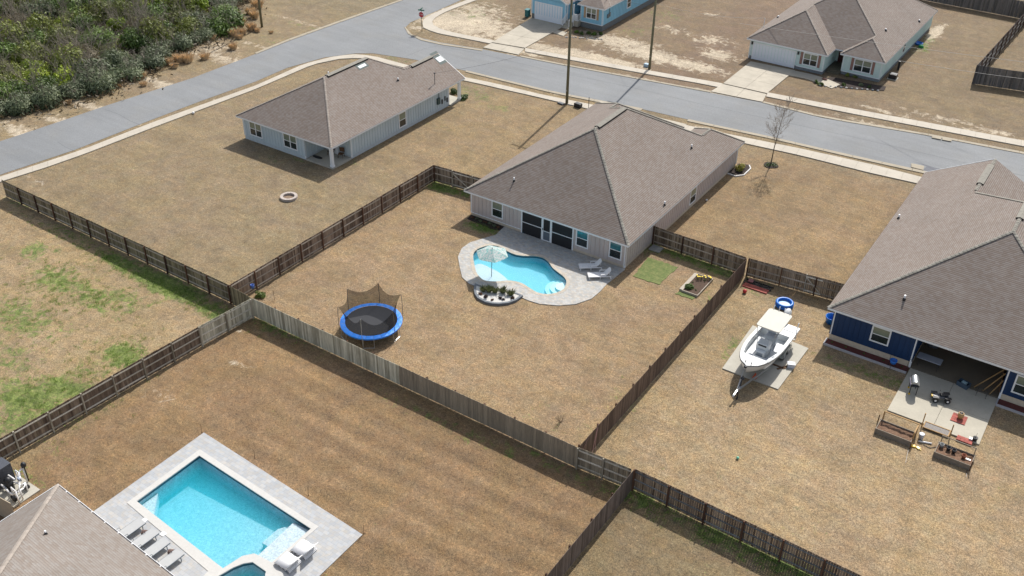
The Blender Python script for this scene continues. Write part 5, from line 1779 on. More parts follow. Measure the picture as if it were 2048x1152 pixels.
M_blade = mat_leaf("blade_green", (104, 134, 52), (152, 172, 88), .95)
M_straw = mat_leaf("blade_straw", (176, 150, 116), (204, 180, 146), .7)
reg = []
def gr(u, v, sx, sy, n, h=.12):
    x, y = G(u, v); reg.append((x, y, sx, sy, n, h))
for a in ((350, 580, 3.5, .5, 5000), (250, 530, 3, .5, 2500), (130, 470, 3, .4, 1200), (430, 620, 1.5, .5, 1500), (120, 570, 2.5, 1.6, 3500), (200, 600, 2.5, 1.0, 2500),
          (40, 640, 3, 1.8, 2500), (250, 715, 1.6, 1.0, 3200), (70, 800, 2.6, 1.6, 3500), (150, 770, 2, 1.2, 2000), (900, 378, 1.5, .4, 1500), (970, 455, 1.0, .4, 1500),
          (1385, 518, 2.8, .4, 3000), (1450, 1080, 3.5, .6, 2200), (1600, 1145, 3, .6, 2200), (1290, 1000, 1.5, .6, 1200), (560, 660, 2, .4, 900), (1720, 740, 3, .3, 900)): gr(*a)
blades('short green winter grass in tufts along fences and over the weedy lot', reg, M_blade)
# ------------------------------------------------------------------ things in the fenced yard
def circ(cx_, cy_, r, n=24, z=None, ph=0.0):
    o = [(cx_ + r * math.cos(2 * math.pi * i / n + ph), cy_ + r * math.sin(2 * math.pi * i / n + ph)) for i in range(n)]
    return o if z is None else [(x, y, z) for x, y in o]


# trampoline
tp = thing('trampoline', 'round trampoline with blue pad and sagging safety net by the pale fence', 'trampoline', (-42.4, 45.35, 0))
Rt, zt = 2.28, .86
q = B(); n = 40
q.smooth = True
q.add([(Rt * .865 * math.cos(t) , Rt * .865 * math.sin(t), zt - .015) for t in np.linspace(0, 2 * math.pi, n + 1)[:-1]], [tuple(range(n))])
q.build('jumping_mat', pm("trampoline_mat", (56, 58, 64), .85, .08, k=K), tp, world=False)
q = B(); q.smooth = False
m_ = 24
for i in range(m_):
    a0, a1 = 2 * math.pi * (i + .015) / m_, 2 * math.pi * (i + .985) / m_
    ri, ro = Rt * .86, Rt * 1.03
    dz = .02 * random.random()
    q.add([(ri * math.cos(a0), ri * math.sin(a0), zt + .02), (ro * math.cos(a0), ro * math.sin(a0), zt + .0), (ro * math.cos(a1), ro * math.sin(a1), zt + .0), (ri * math.cos(a1), ri * math.sin(a1), zt + .02),
           ((ri + .19) * math.cos((a0 + a1) / 2), (ri + .19) * math.sin((a0 + a1) / 2), zt + .03)],
          [(0, 1, 4), (1, 2, 4), (2, 3, 4), (3, 0, 4)])
    q.add([(ro * math.cos(a0), ro * math.sin(a0), zt), (ro * math.cos(a1), ro * math.sin(a1), zt), (ro * math.cos(a1), ro * math.sin(a1), zt - .1), (ro * math.cos(a0), ro * math.sin(a0), zt - .1)], [(3, 2, 1, 0)])
q.build('safety_pad', pm("blue_pad", (20, 128, 232), .5, .05, 2, k=.95), tp, world=False)
q = B()
for i in range(n):
    a0, a1 = 2 * math.pi * i / n, 2 * math.pi * (i + 1) / n
    q.cyl((Rt * math.cos(a0), Rt * math.sin(a0), zt - .05), (Rt * math.cos(a1), Rt * math.sin(a1), zt - .05), .025, n=5, caps=False)
q.build('frame', M_steel, tp, world=False)
ang0 = math.radians(-65)
tops = []
for i in range(6):
    a = ang0 + i * math.pi / 3
    q = B()
    x, y = math.cos(a) * Rt * 1.02, math.sin(a) * Rt * 1.02
    q.tube([(x * .97, y * .97, zt - .05), (x * 1.02, y * 1.02, .03)], .022)
    a2 = a + .35
    q.tube([(x * 1.02, y * 1.02, .03), (math.cos(a2) * Rt * 1.03, math.sin(a2) * Rt * 1.03, .03), (math.cos(a2) * Rt * .98, math.sin(a2) * Rt * .98, zt - .05)], .022)
    q.build('leg', M_steel, tp, world=False)
    q = B()
    top = (x * 1.03, y * 1.03, 2.7)
    q.tube([(x * 1.05, y * 1.05, .25), (x * 1.06, y * 1.06, 1.5), (x * 1.05, y * 1.05, 2.3), top], .02)
    q.build('net_pole', pm("pole_sleeve", (96, 94, 90), .5, k=.9) if i else M_steel, tp, world=False)
    tops.append(Vector(top))
# net hanging between the poles, slack at the front
q = B(); q.smooth = True
for i in range(6):
    A_, B_ = tops[i], tops[(i + 1) % 6]
    a0 = ang0 + i * math.pi / 3; a1 = a0 + math.pi / 3
    front = i in (5, 0)
    ns = 10
    vs = []
    for k in range(ns + 1):
        t = k / ns
        T = A_.lerp(B_, t)
        sag = 4 * t * (1 - t)
        T = T * (1 - .10 * sag) if not front else T * (1 - .12 * sag)
        T.z = 2.7 - sag * (.40 if not front else 1.0)
        a = a0 + (a1 - a0) * t
        Bt = Vector((math.cos(a) * Rt * .86, math.sin(a) * Rt * .86, zt + .01))
        for j in range(7):
            s = j / 6
            p = T.lerp(Bt, s)
            inw = 1 - .08 * math.sin(math.pi * s) - (.10 * math.sin(math.pi * s) * sag if front else 0)
            vs.append((p.x * inw, p.y * inw, p.z))
    q.add(vs, [(k * 7 + j, (k + 1) * 7 + j, (k + 1) * 7 + j + 1, k * 7 + j + 1) for k in range(ns) for j in range(6)])
q.build('safety_net', mat_net("net_mesh", (40, 37, 34), .6), tp, world=False)

# umbrella standing in the pool
ux, uy = G(983, 551, -.1)
um = thing('umbrella', 'white patio umbrella with aqua leaf print standing in the freeform pool', 'umbrella', (ux, uy, 0))
q = B(); q.cyl((0, 0, -.32), (.02, .05, 2.45), .028, n=8); q.build('pole', pm("umbrella_pole", (70, 84, 88), .4, k=.8), um, world=False)


def mat_print():
    t = NT("leaf_print_fabric")
    uv = t.obj()
    v = t.n('TexVoronoi', Vector=uv, Scale=5.5, _feature='DISTANCE_TO_EDGE').outputs[0]
    nz = t.noise(uv, 5.5, 3, .6, .5)
    f = t.ramp(t.math('ADD', t.math('MULTIPLY', v, .6), t.math('MULTIPLY', nz, .6)), .30, .40)
    col = t.mix(f, tuple(x * .75 for x in lin((150, 206, 200))), tuple(x * .68 for x in lin((236, 238, 234))))
    tr = t.n('BsdfTranslucent', Color=col); p = t.n('BsdfPrincipled', Base_Color=col, Roughness=.8)
    mx = t.n('MixShader', i0=.3, i1=p, i2=tr); t.t.links.new(mx.outputs[0], t.out.inputs[0])
    return t.mat


cn = B()
apex = Vector((.03, .06, 2.5)); ns = 6
for i in range(ns):
    a0 = 2 * math.pi * i / ns + .25; a1 = a0 + 2 * math.pi / ns
    r0 = 1.38
    def cp(s, t):
        a = a0 + (a1 - a0) * t
        k = math.cos(math.pi / ns) / math.cos((t - .5) * 2 * math.pi / ns)
        rr = r0 * s * (k * .96 + .04)
        return Vector((apex.x + math.cos(a) * rr, apex.y + math.sin(a) * rr, apex.z - .52 * s ** 1.15 - .03 * math.sin(math.pi * t) * s))
    vs = [cp(s / 5, t / 4) for s in range(6) for t in range(5)]
    cn.add(vs, [(s * 5 + t, s * 5 + t + 1, (s + 1) * 5 + t + 1, (s + 1) * 5 + t) for s in range(5) for t in range(4)])
cn.build('canopy', mat_print(), um, world=False)
q = B(); q.cyl((.03, .06, 2.48), (.03, .06, 2.58), .03, n=8); q.build('finial', M_darkmetal, um, world=False)
for i in range(ns):
    a = 2 * math.pi * i / ns + .25
    q = B(); q.cyl((.03, .06, 2.42), (.03 + 1.3 * math.cos(a), .06 + 1.3 * math.sin(a), 1.97), .009, n=4); q.build('rib', M_darkmetal, um, world=False)


# white sun loungers
def sun_lounger(name, label, loc, rz, group):
    t = thing(name, label, 'sun lounger', loc, rz, group)
    W = .34
    q = B()     # seat: slats along x 0..1.35
    for i in range(13):
        x = .05 + i * .103
        q.box(x, x + .085, -W + .04, W - .04, .30, .325)
    q.build('seat', M_whitep, t, world=False)
    q = B(); an = math.radians(48)
    for i in range(8):
        s0, s1 = .02 + i * .088, .02 + i * .088 + .07
        c = Vector((1.36 + math.cos(an) * (s0 + s1) / 2, 0, .32 + math.sin(an) * (s0 + s1) / 2))
        q.cbox(c, (.075, 2 * (W - .04) - (.12 if i == 7 else 0), .022), Matrix.Rotation(-an, 3, 'Y'))
    for sy in (-1, 1):
        q.beam((1.34, sy * (W - .03), .31), (1.34 + math.cos(an) * .66, sy * (W - .06), .31 + math.sin(an) * .66), .05, .05)
    q.build('backrest', M_whitep, t, world=False)
    q = B()
    for sy in (-1, 1): q.beam((0, sy * (W - .02), .29), (1.85, sy * (W - .02), .29), .05, .07)
    q.beam((0.0, -W, .29), (0.0, W, .29), .05, .07)
    q.build('frame', M_whitep, t, world=False)
    for x in (.08, .95, 1.8):
        for sy in (-1, 1):
            q = B(); q.beam((x, sy * (W - .02), .28), (x + (.06 if x > 1 else 0), sy * (W + .0), 0.055), .05, .07); q.build('leg', M_whitep, t, world=False)
    for sy in (-1, 1):
        q = B(); q.beam((.98, sy * W, .52), (1.55, sy * W, .52), .06, .035); q.beam((1.0, sy * W, .3), (1.0, sy * W, .52), .05, .04); q.build('armrest', M_whitep, t, world=False)
    return t


GLN = 'white plastic sun loungers by the freeform pool'
x1, y1 = G(1158, 538); x2, y2 = G(1176, 556)
sun_lounger('sun_lounger', 'white plastic sun lounger nearer the middle window of the taupe house', (x1, y1, .0), math.radians(38), GLN)
sun_lounger('sun_lounger', 'white plastic sun lounger in front of the other, toward the house corner', (x2, y2, .0), math.radians(38), GLN)

# planter with white gravel
PL = GL(zp([(382, 716), (376, 745), (384, 785), (405, 815), (460, 845), (515, 858), (565, 861), (640, 853), (700, 832), (742, 802), (715, 790), (660, 778), (560, 768), (450, 742)], 860, 400, 4.114))
pt = thing('planter_bed', 'white gravel planter bed edged in grey block at the front of the freeform pool', 'planter bed', (*PL[0], 0))
fill_poly('edging', [offset_loop(PL, .16), offset_loop(PL, -.02)], -.02, .20, pm("edging_block", (128, 134, 140), .9, .15, 9, .4, k=K), pt)
fill_poly('gravel', [offset_loop(PL, -.01)], 0, .17, M_gravel, pt, sides=False)
GA = 'small green agaves in the gravel planter'
for i, (x, y, s, nm) in enumerate(((437, 738, 1, 'leftmost'), (485, 742, 1.25, 'second from left'), (535, 748, 1.1, 'middle'), (600, 750, 1.2, 'second from right'), (662, 770, 1.25, 'rightmost'))):
    gx, gy = G(860 + x / 4.114, 400 + (y + 14) / 4.114, .15)
    me = tuft_mesh('agave_%d' % i, 90, .25, .42, .028, 300 + i, 1.0)
    o = link_mesh('agave', me, M_leaf_agave); o.location = (gx, gy, .16); o.scale = (s,) * 3
    tag(o, 'small green spiky agave in the gravel planter, ' + nm, 'plant', GA)
GR = 'brown plants in the gravel planter'
for i, (x, y, s, dk, nm) in enumerate(((414, 770, 1, 0, 'round brown plant at the left end of the gravel planter'), (462, 795, 1.3, 1, 'dark almost black plant left in the gravel planter'), (512, 815, .8, 0, 'small brown tuft at the front middle of the gravel planter'),
                                (572, 805, 1.0, 1, 'dark purple plant at the front of the gravel planter'), (604, 812, .8, 1, 'smaller dark plant beside the purple one in the gravel planter'), (680, 800, 1, 0, 'round brown plant at the right end of the gravel planter'))):
    gx, gy = G(860 + x / 4.114, 400 + (y + 10) / 4.114, .15)
    me = leaf_mesh('brown_plant_%d' % i, 260, (.2, .2, .2), .035, 5, .9, 1, 320 + i)
    o = link_mesh('plant', me, mat_leaf("leaf_dark_purple", (52, 34, 34), (78, 52, 48), .7) if dk else M_leaf_br); o.location = (gx, gy, .16); o.scale = (s,) * 3
    tag(o, nm, 'plant', GR)

# puddle-like stain of leaf litter on the deck
# garden bed with daffodils
gb = thing('garden_bed', 'rectangular raised garden bed with yellow flowers beside the plum brown fence', 'garden bed', (-25.4, 63.6, 0))
x0, x1, y0, y1 = -25.35, -23.95, 63.55, 66.55
q = B(); q.box(x0, x1, y0, y0 + .06, -.02, .2); q.box(x0, x1, y1 - .06, y1, -.02, .2); q.box(x1 - .06, x1, y0 + .06, y1 - .06, -.02, .2)
q.box(x0 - .24, x0 + .06, y0 + .06, y1 - .06, -.02, .2); q.build('frame', pm("grey_timber", (196, 186, 170), .9, .12, k=K), gb)
q = B(); q.box(x0 + .06, x1 - .06, y0 + .06, y1 - .06, 0, .15); q.build('soil', M_soil, gb)
M_flow = pm("yellow_flower", (244, 214, 30), .6, .05, k=.85)
for i in range(9):
    fx, fy = x0 + .2 + i * .14 + random.random() * .06, y1 - .15 - random.random() * .65
    q = B(); q.cyl((fx, fy, .1), (fx + .03, fy, .42), .008, n=4)
    for k in range(6): q.cbox((fx + random.uniform(-.12, .12), fy + random.uniform(-.12, .12), .2 + random.random() * .08), (.015, .015, .32), Euler((random.gauss(0, .3), random.gauss(0, .3), 0)).to_matrix())
    q.m = 1; q.lathe([(.0, .41), (.075, .46), (.03, .44), (.0, .43)], (fx, fy, 0), 8)
    o = q.build('flower', [M_leaf_g, M_flow]); tag(o, 'yellow daffodil at the far end of the garden bed, %s from the left' % ORD[i], 'flower', 'yellow flowers in the garden bed')
leafy('plant', 'leafy green plant at the near left corner of the garden bed', 'plant', x0 + .35, y0 + .65, .15, 500, (.45, .45, .35), .06, M_leaf_g, 401)
for i, (u, v) in enumerate(((1392, 580), (1400, 585), (1410, 562), (1385, 565))):
    x, y = G(u, v, .15)
    leafy('seedling', 'tiny green seedling in the garden bed soil, ' + ('near the front', 'in the middle', 'at the flower end', 'near the left board')[i], 'seedling', x, y, .15, 50, (.1, .1, .08), .03, M_leaf_g, 410 + i, 'seedlings in the garden bed')


def sod(name, label, poly, seed):
    r = np.random.default_rng(seed)
    P_ = []
    n = len(poly)
    for i in range(n):
        a, c = Vector(poly[i]), Vector(poly[(i + 1) % n])
        k = max(2, int((c - a).length / .3))
        for j in range(k): 
            p = a.lerp(c, j / k); P_.append((p.x + r.normal(0, .05), p.y + r.normal(0, .05)))
    t = NT("sod_turf"); pos = t.geo()
    f = t.ramp(t.noise(pos, 7, 5, .75, .8), .3, .7, .7, 1.3)
    st = t.ramp(t.math('FRACT', t.math('DIVIDE', t.n('SeparateXYZ', Vector=pos).outputs[1], .62)), 0, .1, .75, 1)
    cc = t.mix(t.ramp(t.noise(pos, 2, 4, .7), .35, .65), tuple(x * K for x in lin((102, 120, 62))), tuple(x * K for x in lin((132, 138, 82))))
    mm = t.bsdf(t.scalec(cc, t.math('MULTIPLY', f, st)), .95, t.bump(t.noise(pos, 18, 3), .5, .04))
    o = fill_poly(name, [P_], -.01, .035, mm)
    return tag(o, label, 'sod', kind='stuff')


sod('sod', 'square patch of fresh green sod beside the taupe house corner', GL([(1296, 515), (1357, 535), (1318, 570), (1266, 552)]), 5)
sod('sod', 'narrow strip of green sod at the near end of the garden bed', [(x0 - .2, y0 - .05), (x1 - .1, y0 - .05), (x1 - .15, y0 - .6), (x0 - .25, y0 - .5)], 6)
q = B(); q.cbox((-30.05, 68.3, .04), (1.0, .9, .1)); o = q.build('concrete_slab', pm("slab_grey", (170, 170, 164), .9, .15, 7, .3, k=K)); tag(o, 'small grey concrete slab at the fence by the taupe house wall', 'slab')
# shaded bed at the left corner of the house
q = B(); q.prism([(-46.5, 63.9), (-42.9, 63.9), (-42.7, 63.2), (-43.6, 62.9), (-46.4, 63.15)], -.01, .05); o = q.build('mulch_bed', M_mulchd); tag(o, 'dark mulch bed along the left rear wall of the taupe house', 'mulch bed')
for i in range(7):
    leafy('plant', 'low dusty plant in the dark bed by the left window, %s from the left' % ORD[i], 'plant', -46.1 + i * .48, 63.5 + .1 * math.sin(i * 2), .04, 160, (.24, .2, .2), .04, ML['sage'] if i % 3 else M_leaf_br, 430 + i, 'low plants in the dark bed')
# corner plant with blue bucket
x, y = G(519, 591)
leafy('shrub', 'bright leafy shrub in the corner behind the pale fence', 'shrub', x + .15, y, 0, 500, (.55, .5, .55), .06, mat_leaf("leaf_citrus", (92, 118, 44), (150, 168, 84), .8), 440)
q = B(); q.lathe([(.0, .5), (.13, .5), (.16, .84), (.14, .84), (.12, .52), (0, .52)], (0, 0, 0), 14); o = q.build('bucket', pm("bucket_blue", (74, 110, 186), .4, k=.8)); o.location = (x - .25, y - .35, .3); tag(o, 'small blue bucket in the corner shrub behind the pale fence', 'bucket')
for i, (u, v, hh) in enumerate(((549, 600, .9),)):
    x, y = G(u, v); q = B(); q.cyl((x, y, 0), (x, y, hh), .018, n=5); o = q.build('stake', M_brown); tag(o, 'thin garden stake in the lawn left of the trampoline', 'stake')
for i, (u, v, l) in enumerate(((404, 866, 'at the top corner of the rectangular pool deck'), (617, 991, 'beside the far side of the rectangular pool deck'), (728, 1067, 'at the right corner of the rectangular pool deck'), (510, 917, 'between the fence and the rectangular pool'))):
    x, y = G(u, v); q = B(); q.cyl((x, y, 0), (x + .02, y, .75), .012, n=5); q.cyl((x, y, 0), (x, y, .08), .03, n=6); o = q.build('fence_stake', M_brown); tag(o, 'thin dark survey stake ' + l, 'stake', 'thin stakes round the rectangular pool')
# white bits on H1 lawn side
for nm, u, v, r_, mt, lb, ct in (('ball', 1489, 586, .17, M_red, 'red ball on the grass near the brick rack', 'ball'), ('ball', 1475, 918, .1, pm("mint_ball", (120, 200, 170), .5, k=.85), 'small mint green ball alone on the boat yard lawn', 'ball'),
                         ('ball', 1413, 402, .1, M_whitep, 'small white ball by the side wall of the taupe house', 'ball'), ('litter', 387, 228, .14, M_whitep, 'small white litter at the sidewalk of the corner lot', 'litter')):
    x, y = G(u, v); q = B(); q.lathe([(0, 0)] + [(r_ * math.sin(a), r_ - r_ * math.cos(a)) for a in np.linspace(.2, math.pi - .01, 10)], (0, 0, 0), 16); o = q.build(nm, mt); o.location = (x, y, 0); tag(o, lb, ct)
# rope over the fence
for i, pts in enumerate(([(-22.05, 44.0, 1.78), (-21.7, 42.9, .9), (-21.45, 42.3, .5), (-21.0, 41.9, .02)], [(-22.05, 44.05, 1.78), (-21.75, 43.2, 1.0), (-21.3, 42.6, .05), (-20.2, 41.8, .02)], [(-22.0, 42.9, 1.76), (-21.95, 42.0, 1.2), (-21.9, 41.7, .8)])):
    q = B(); q.tube(pts, .014, 5); o = q.build('rope', pm("pink_rope", (186, 140, 134), .9, k=K)); tag(o, 'thin pinkish rope hanging over the fence end, ' + ('left strand', 'right strand', 'short strand at the corner')[i], 'rope', 'ropes over the back fence')
# front corner bed of taupe house
q = B(); pts = [(-30.7, 87.6), (-30.75, 85.0), (-29.9, 84.9), (-29.3, 85.6), (-29.3, 87.3), (-29.7, 87.9)]
q.prism(pts, -.01, .1); o = q.build('mulch_bed', M_mulchd); tag(o, 'black mulch bed at the right front corner of the taupe house', 'mulch bed')
q = B()
for a, c in zip(pts[1:5], pts[2:6]): q.beam((*a, .05), (*c, .05), .11, .12)
o = q.build('edging', pm("white_edging", (236, 234, 230), .8, k=K)); tag(o, 'white curved edging at the right front corner of the taupe house', 'edging')
leafy('shrub', 'yellow-green shrub at the right front corner of the taupe house', 'shrub', -30.0, 86.4, .1, 1100, (.6, .75, .95), .06, mat_leaf("leaf_gold", (110, 112, 30), (164, 156, 50), .8), 450)
# shrub at H0 front porch
x, y = G(928, 196); leafy('shrub', 'green shrub at the street-side porch of the grey-blue house', 'shrub', x, y, 0, 900, (.7, .9, .6), .07, M_leaf_g, 451)
x, y = G(908, 186); leafy('shrub', 'second green shrub beyond the street-side porch post of the grey-blue house', 'shrub', x, y, 0, 700, (.6, .6, .6), .07, M_leaf_g, 452)
# fire pit
fp = thing('fire_pit', 'round pale stone fire pit ring on the corner lot lawn', 'fire pit', (*G(578, 396), 0))
q = B()
for i in range(16):
    a0, a1 = 2 * math.pi * (i + .03) / 16, 2 * math.pi * (i + .97) / 16
    for k in range(2):
        z0 = .12 * k; ro, ri = .80, .54
        o_ = .1 * k
        p = [(r_ * math.cos(a + o_), r_ * math.sin(a + o_)) for r_, a in ((ri, a0), (ro, a0), (ro, a1), (ri, a1))]
        q.prism(p, z0, z0 + .115)
q.build('stone_ring', pm("pale_stone", (206, 194, 184), .9, .15, 6, .3, k=K, rnd=.12), fp, world=False)
q = B(); q.prism(circ(0, 0, .56, 20), 0, .04); q.build('ash', pm("ash_soil", (150, 128, 108), .95, .3, 9, .6, k=K), fp, world=False)
# things on the corner porch
def chair(label, x, y, rz, seatm, z=.15, group=None):
    t = thing('chair', label, 'chair', (x, y, z), rz, group)
    q = B(); q.box(-.25, .25, -.25, .25, .38, .43); q.build('seat', seatm, t, world=False)
    q = B(); q.cbox((0, .27, .72), (.5, .04, .5), Matrix.Rotation(.15, 3, 'X')); q.build('backrest', seatm, t, world=False)
    for sx in (-1, 1):
        for sy in (-1, 1):
            q = B(); q.beam((sx * .22, sy * .22, .38), (sx * .24, sy * .26, 0), .035, .035); q.build('leg', M_brown, t, world=False)
    return t


chair('brown wooden chair against the wall in the corner porch of the grey-blue house', -63.7, 65.7, math.radians(20), M_brown)
chair('dark chair beside the brown one in the corner porch of the grey-blue house', -64.9, 65.5, math.radians(-10), M_darkmetal)
q = B(); q.lathe([(0, .0), (.45, .0), (.47, .05), (.3, .08), (0, .08)], (0, 0, 0), 18); o = q.build('mat', M_black); o.location = (-65.6, 64.3, .16); o.scale = (1.3, .5, 1); tag(o, 'dark oval cover lying on the corner porch floor of the grey-blue house', 'cover')
q = B(); q.box(-64.9, -64.4, 65.95, 66.18, .15, 1.2); o = q.build('cabinet', M_white); tag(o, 'white cabinet at the back wall of the corner porch', 'cabinet')

# ------------------------------------------------------------------ boat on its trailer
BX, BY = -16.45, 55.05          # bow tip, the boat points towards -Y
boat = thing('boat', 'white centre-console fishing boat with a T-top on the trailer pad', 'boat', (BX, 59, 0), rz=math.radians(-0.5))
def bl(y):  # local y from world
    return y - 59
Ls = 7.0
st = []
for s in np.linspace(0, 1, 15):
    y = BY + Ls * s - 59
    hb = 1.36 * (1 - (1 - min(1, s / .55)) ** 2.3) ** .58 if s < .55 else 1.36 - .05 * (s - .55) / .45
    hb = max(hb, .02)
    sheer = 1.95 - .42 * min(1, s / .75) ** .8
    keel = .62 + .75 * (1 - min(1, s / .28)) ** 2
    chine = hb * (.62 + .22 * min(1, s / .5))
    st.append((y, hb, sheer, keel, chine))
q = B(); q.smooth = True
rows = []
for y, hb, sh, ke, ch in st:
    yo = y
    rows.append([(-hb, yo, sh), (-hb * .985, yo, sh - .1), (-ch, yo, ke + (sh - ke) * .36), (0, yo, ke), (ch, yo, ke + (sh - ke) * .36), (hb * .985, yo, sh - .1), (hb, yo, sh)])
vs = [p for r_ in rows for p in r_]
fs = [(i * 7 + j, i * 7 + j + 1, (i + 1) * 7 + j + 1, (i + 1) * 7 + j) for i in range(len(rows) - 1) for j in range(6)]
q.add(vs, fs); q.smooth = False
q.add(rows[-1], [tuple(range(7))])
M_gel = pm("gelcoat_white", (240, 242, 240), .25, .03, k=.72)
M_gel2 = pm("gelcoat_inner", (214, 220, 224), .4, .04, k=.72)
q.build('hull', M_gel, boat, world=False)
q = B()       # gunwale cap, bow deck, inner sides and floor
gw = .24
inner = []
for y, hb, sh, ke, ch in st: inner.append((max(0.0, hb - gw), y, sh))
idx = [i for i in range(len(st)) if st[i][0] > bl(BY + 1.45) and st[i][0] < bl(BY + 5.9)]
L_, R_ = [], []
outer = [(-hb, y, sh + .012) for y, hb, sh, *_ in st] ; outr = [(hb, y, sh + .012) for y, hb, sh, *_ in st]
i0, i1 = idx[0], idx[-1]
for i in range(len(st) - 1):
    if i + 1 <= i0 or i >= i1: q.add([outer[i], outr[i], outr[i + 1], outer[i + 1]], [(0, 1, 2, 3)])
    else:
        for sg, oo in ((-1, outer), (1, outr)):
            a, c = inner[i], inner[i + 1]
            q.add([oo[i], (sg * a[0], a[1], a[2] + .012), (sg * c[0], c[1], c[2] + .012), oo[i + 1]], [(0, 1, 2, 3)])
            q.add([(sg * a[0], a[1], a[2] + .012), (sg * a[0], a[1], 1.02), (sg * c[0], c[1], 1.02), (sg * c[0], c[1], c[2] + .012)], [(0, 1, 2, 3)])
a = inner[i0]; q.add([(-a[0], a[1], a[2] + .012), (a[0], a[1], a[2] + .012), (a[0], a[1], 1.02), (-a[0], a[1], 1.02)], [(0, 1, 2, 3)])
a = inner[i1]; q.add([(-a[0], a[1], a[2] + .012), (a[0], a[1], a[2] + .012), (a[0], a[1], 1.02), (-a[0], a[1], 1.02)], [(0, 1, 2, 3)])
q.build('gunwale', M_gel, boat, world=False)
q = B(); q.add([(-inner[i][0], inner[i][1], 1.025) for i in range(i0, i1 + 1)] + [(inner[i][0], inner[i][1], 1.025) for i in range(i1, i0 - 1, -1)], [tuple(range(2 * (i1 - i0 + 1)))])
q.build('deck', M_gel2, boat, world=False)
q = B()   # raised bow platform and bow seat boxes
q.prism([(-.62, bl(BY + 1.5)), (.62, bl(BY + 1.5)), (.88, bl(BY + 2.3)), (-.88, bl(BY + 2.3))], 1.02, 1.34); q.build('bow_platform', M_gel, boat, world=False)
cs = thing  # console
q = B(); y0_ = bl(57.9)
q.box(-.42, .42, y0_, y0_ + .75, 1.02, 2.05); q.box(-.36, .36, y0_ - .38, y0_, 1.02, 1.6)
con = q.build('console', M_gel, boat, world=False, bevel=.05)
q = B(); q.cbox((0, y0_ - .385, 1.34), (.44, .02, .34)); q.m = 0; q.build('hatch', pm("grey_hatch", (150, 158, 168), .4, k=.8), con, world=False).location = (0, 0, 0)
q = B(); q.cbox((0, y0_ - .012, 1.92), (.6, .03, .12)); q.build('instrument_panel', M_black, con, world=False)
q = B(); q.add([(-.42, y0_ + .02, 2.05), (.42, y0_ + .02, 2.05), (.36, y0_ + .16, 2.55), (-.36, y0_ + .16, 2.55)], [(0, 1, 2, 3)]); q.build('windshield', mat_net("clear_windshield", (150, 160, 170), .35), con, world=False)
q = B(); q.box(-.4, .4, bl(59.5), bl(60.0), 1.02, 1.75); q.box(-.4, .4, bl(59.95), bl(60.02), 1.75, 2.15); q.build('helm_seat', M_gel2, boat, world=False, bevel=.04)
q = B()
for sx in (-1, 1):
    for yy in (58.2, 59.0): q.tube([(sx * .5, bl(yy), 1.02), (sx * .56, bl(yy) + .05, 2.2), (sx * .72, bl(yy) + (.55 if yy > 58.5 else .1), 3.1)], .024)
    q.tube([(sx * .53, bl(58.2), 1.7), (sx * .53, bl(59.0), 1.7)], .018)
    q.tube([(sx * .62, bl(58.25), 2.5), (sx * .66, bl(59.2), 2.5)], .018)
    q.tube([(sx * .56, bl(58.2), 2.1), (sx * .58, bl(59.1), 2.7)], .014)
q.tube([(-.62, bl(58.26), 2.6), (.62, bl(58.26), 2.6)], .018)
q.build('top_frame', M_steel, boat, world=False)
q = B()
def rrect(x0, x1, y0, y1, r, n=5):
    o = []
    for cx_, cy_, a0 in ((x1 - r, y1 - r, 0), (x0 + r, y1 - r, 90), (x0 + r, y0 + r, 180), (x1 - r, y0 + r, 270)):
        for k in range(n + 1):
            a = math.radians(a0 + 90 * k / n); o.append((cx_ + r * math.cos(a), cy_ + r * math.sin(a)))
    return o
q.prism(rrect(-.90, .90, bl(58.35), bl(60.95), .22), 3.08, 3.16); q.build('t_top', pm("cream_canvas_top", (232, 228, 214), .7, .05, 3, k=.62), boat, world=False, bevel=.03)
q = B()
for x in (-.6, -.2, .2, .6): q.cyl((x, bl(61.0), 3.05), (x, bl(61.12), 3.42), .03, .03, 8)
q.build('rod_holder', M_whitep, boat, world=False)
q = B()
for sx in (-1, 1): q.cyl((sx * 1.18, bl(61.7), 1.5), (sx * 1.22, bl(61.75), 2.15), .035, n=8)
q.build('stern_light_post', M_whitep, boat, world=False)
q = B()       # stern deck boxes
q.box(-1.1, -.35, bl(61.2), bl(61.95), 1.3, 1.58); q.box(.35, 1.1, bl(61.2), bl(61.95), 1.3, 1.58); q.box(-.35, .35, bl(61.2), bl(61.5), 1.02, 1.4)
q.build('stern_box', M_gel, boat, world=False, bevel=.04)
q = B(); q.cbox((.78, bl(61.19), 1.42), (.4, .02, .07)); q.cbox((1.02, bl(59.2), 1.35), (.012, .5, .09)); q.cbox((-1.02, bl(59.2), 1.35), (.012, .5, .16)); q.build('grab_slot', M_darkmetal, boat, world=False)
q = B()
for sg in (-1, 1): q.tube([(sg * (hb + .015), y, sh - .07) for y, hb, sh, *_ in st], .022, 5)
q.build('rub_rail', M_darkmetal, boat, world=False)
q = B()
for sg in (-1, 1):
    rp2 = [(sg * (hb - .12), y, sh + .02 + (.16 if 1 < i_ < 5 else .02)) for i_, (y, hb, sh, *_) in enumerate(st[1:6])]
    q.tube([(a, b_, c) for a, b_, c in rp2], .012, 5)
q.build('bow_rail', M_steel, boat, world=False)
q = B()
for sg in (-1, 1): q.prism([(sg * .25, bl(BY + 1.62)), (sg * .56, bl(BY + 1.62)), (sg * .78, bl(BY + 2.2)), (sg * .35, bl(BY + 2.2))], 1.34, 1.39)
q.box(-.38, .38, bl(59.52), bl(59.94), 1.75, 1.80); q.build('cushion', pm("grey_cushion", (176, 182, 190), .6, .05, k=.75), boat, world=False, bevel=.015)
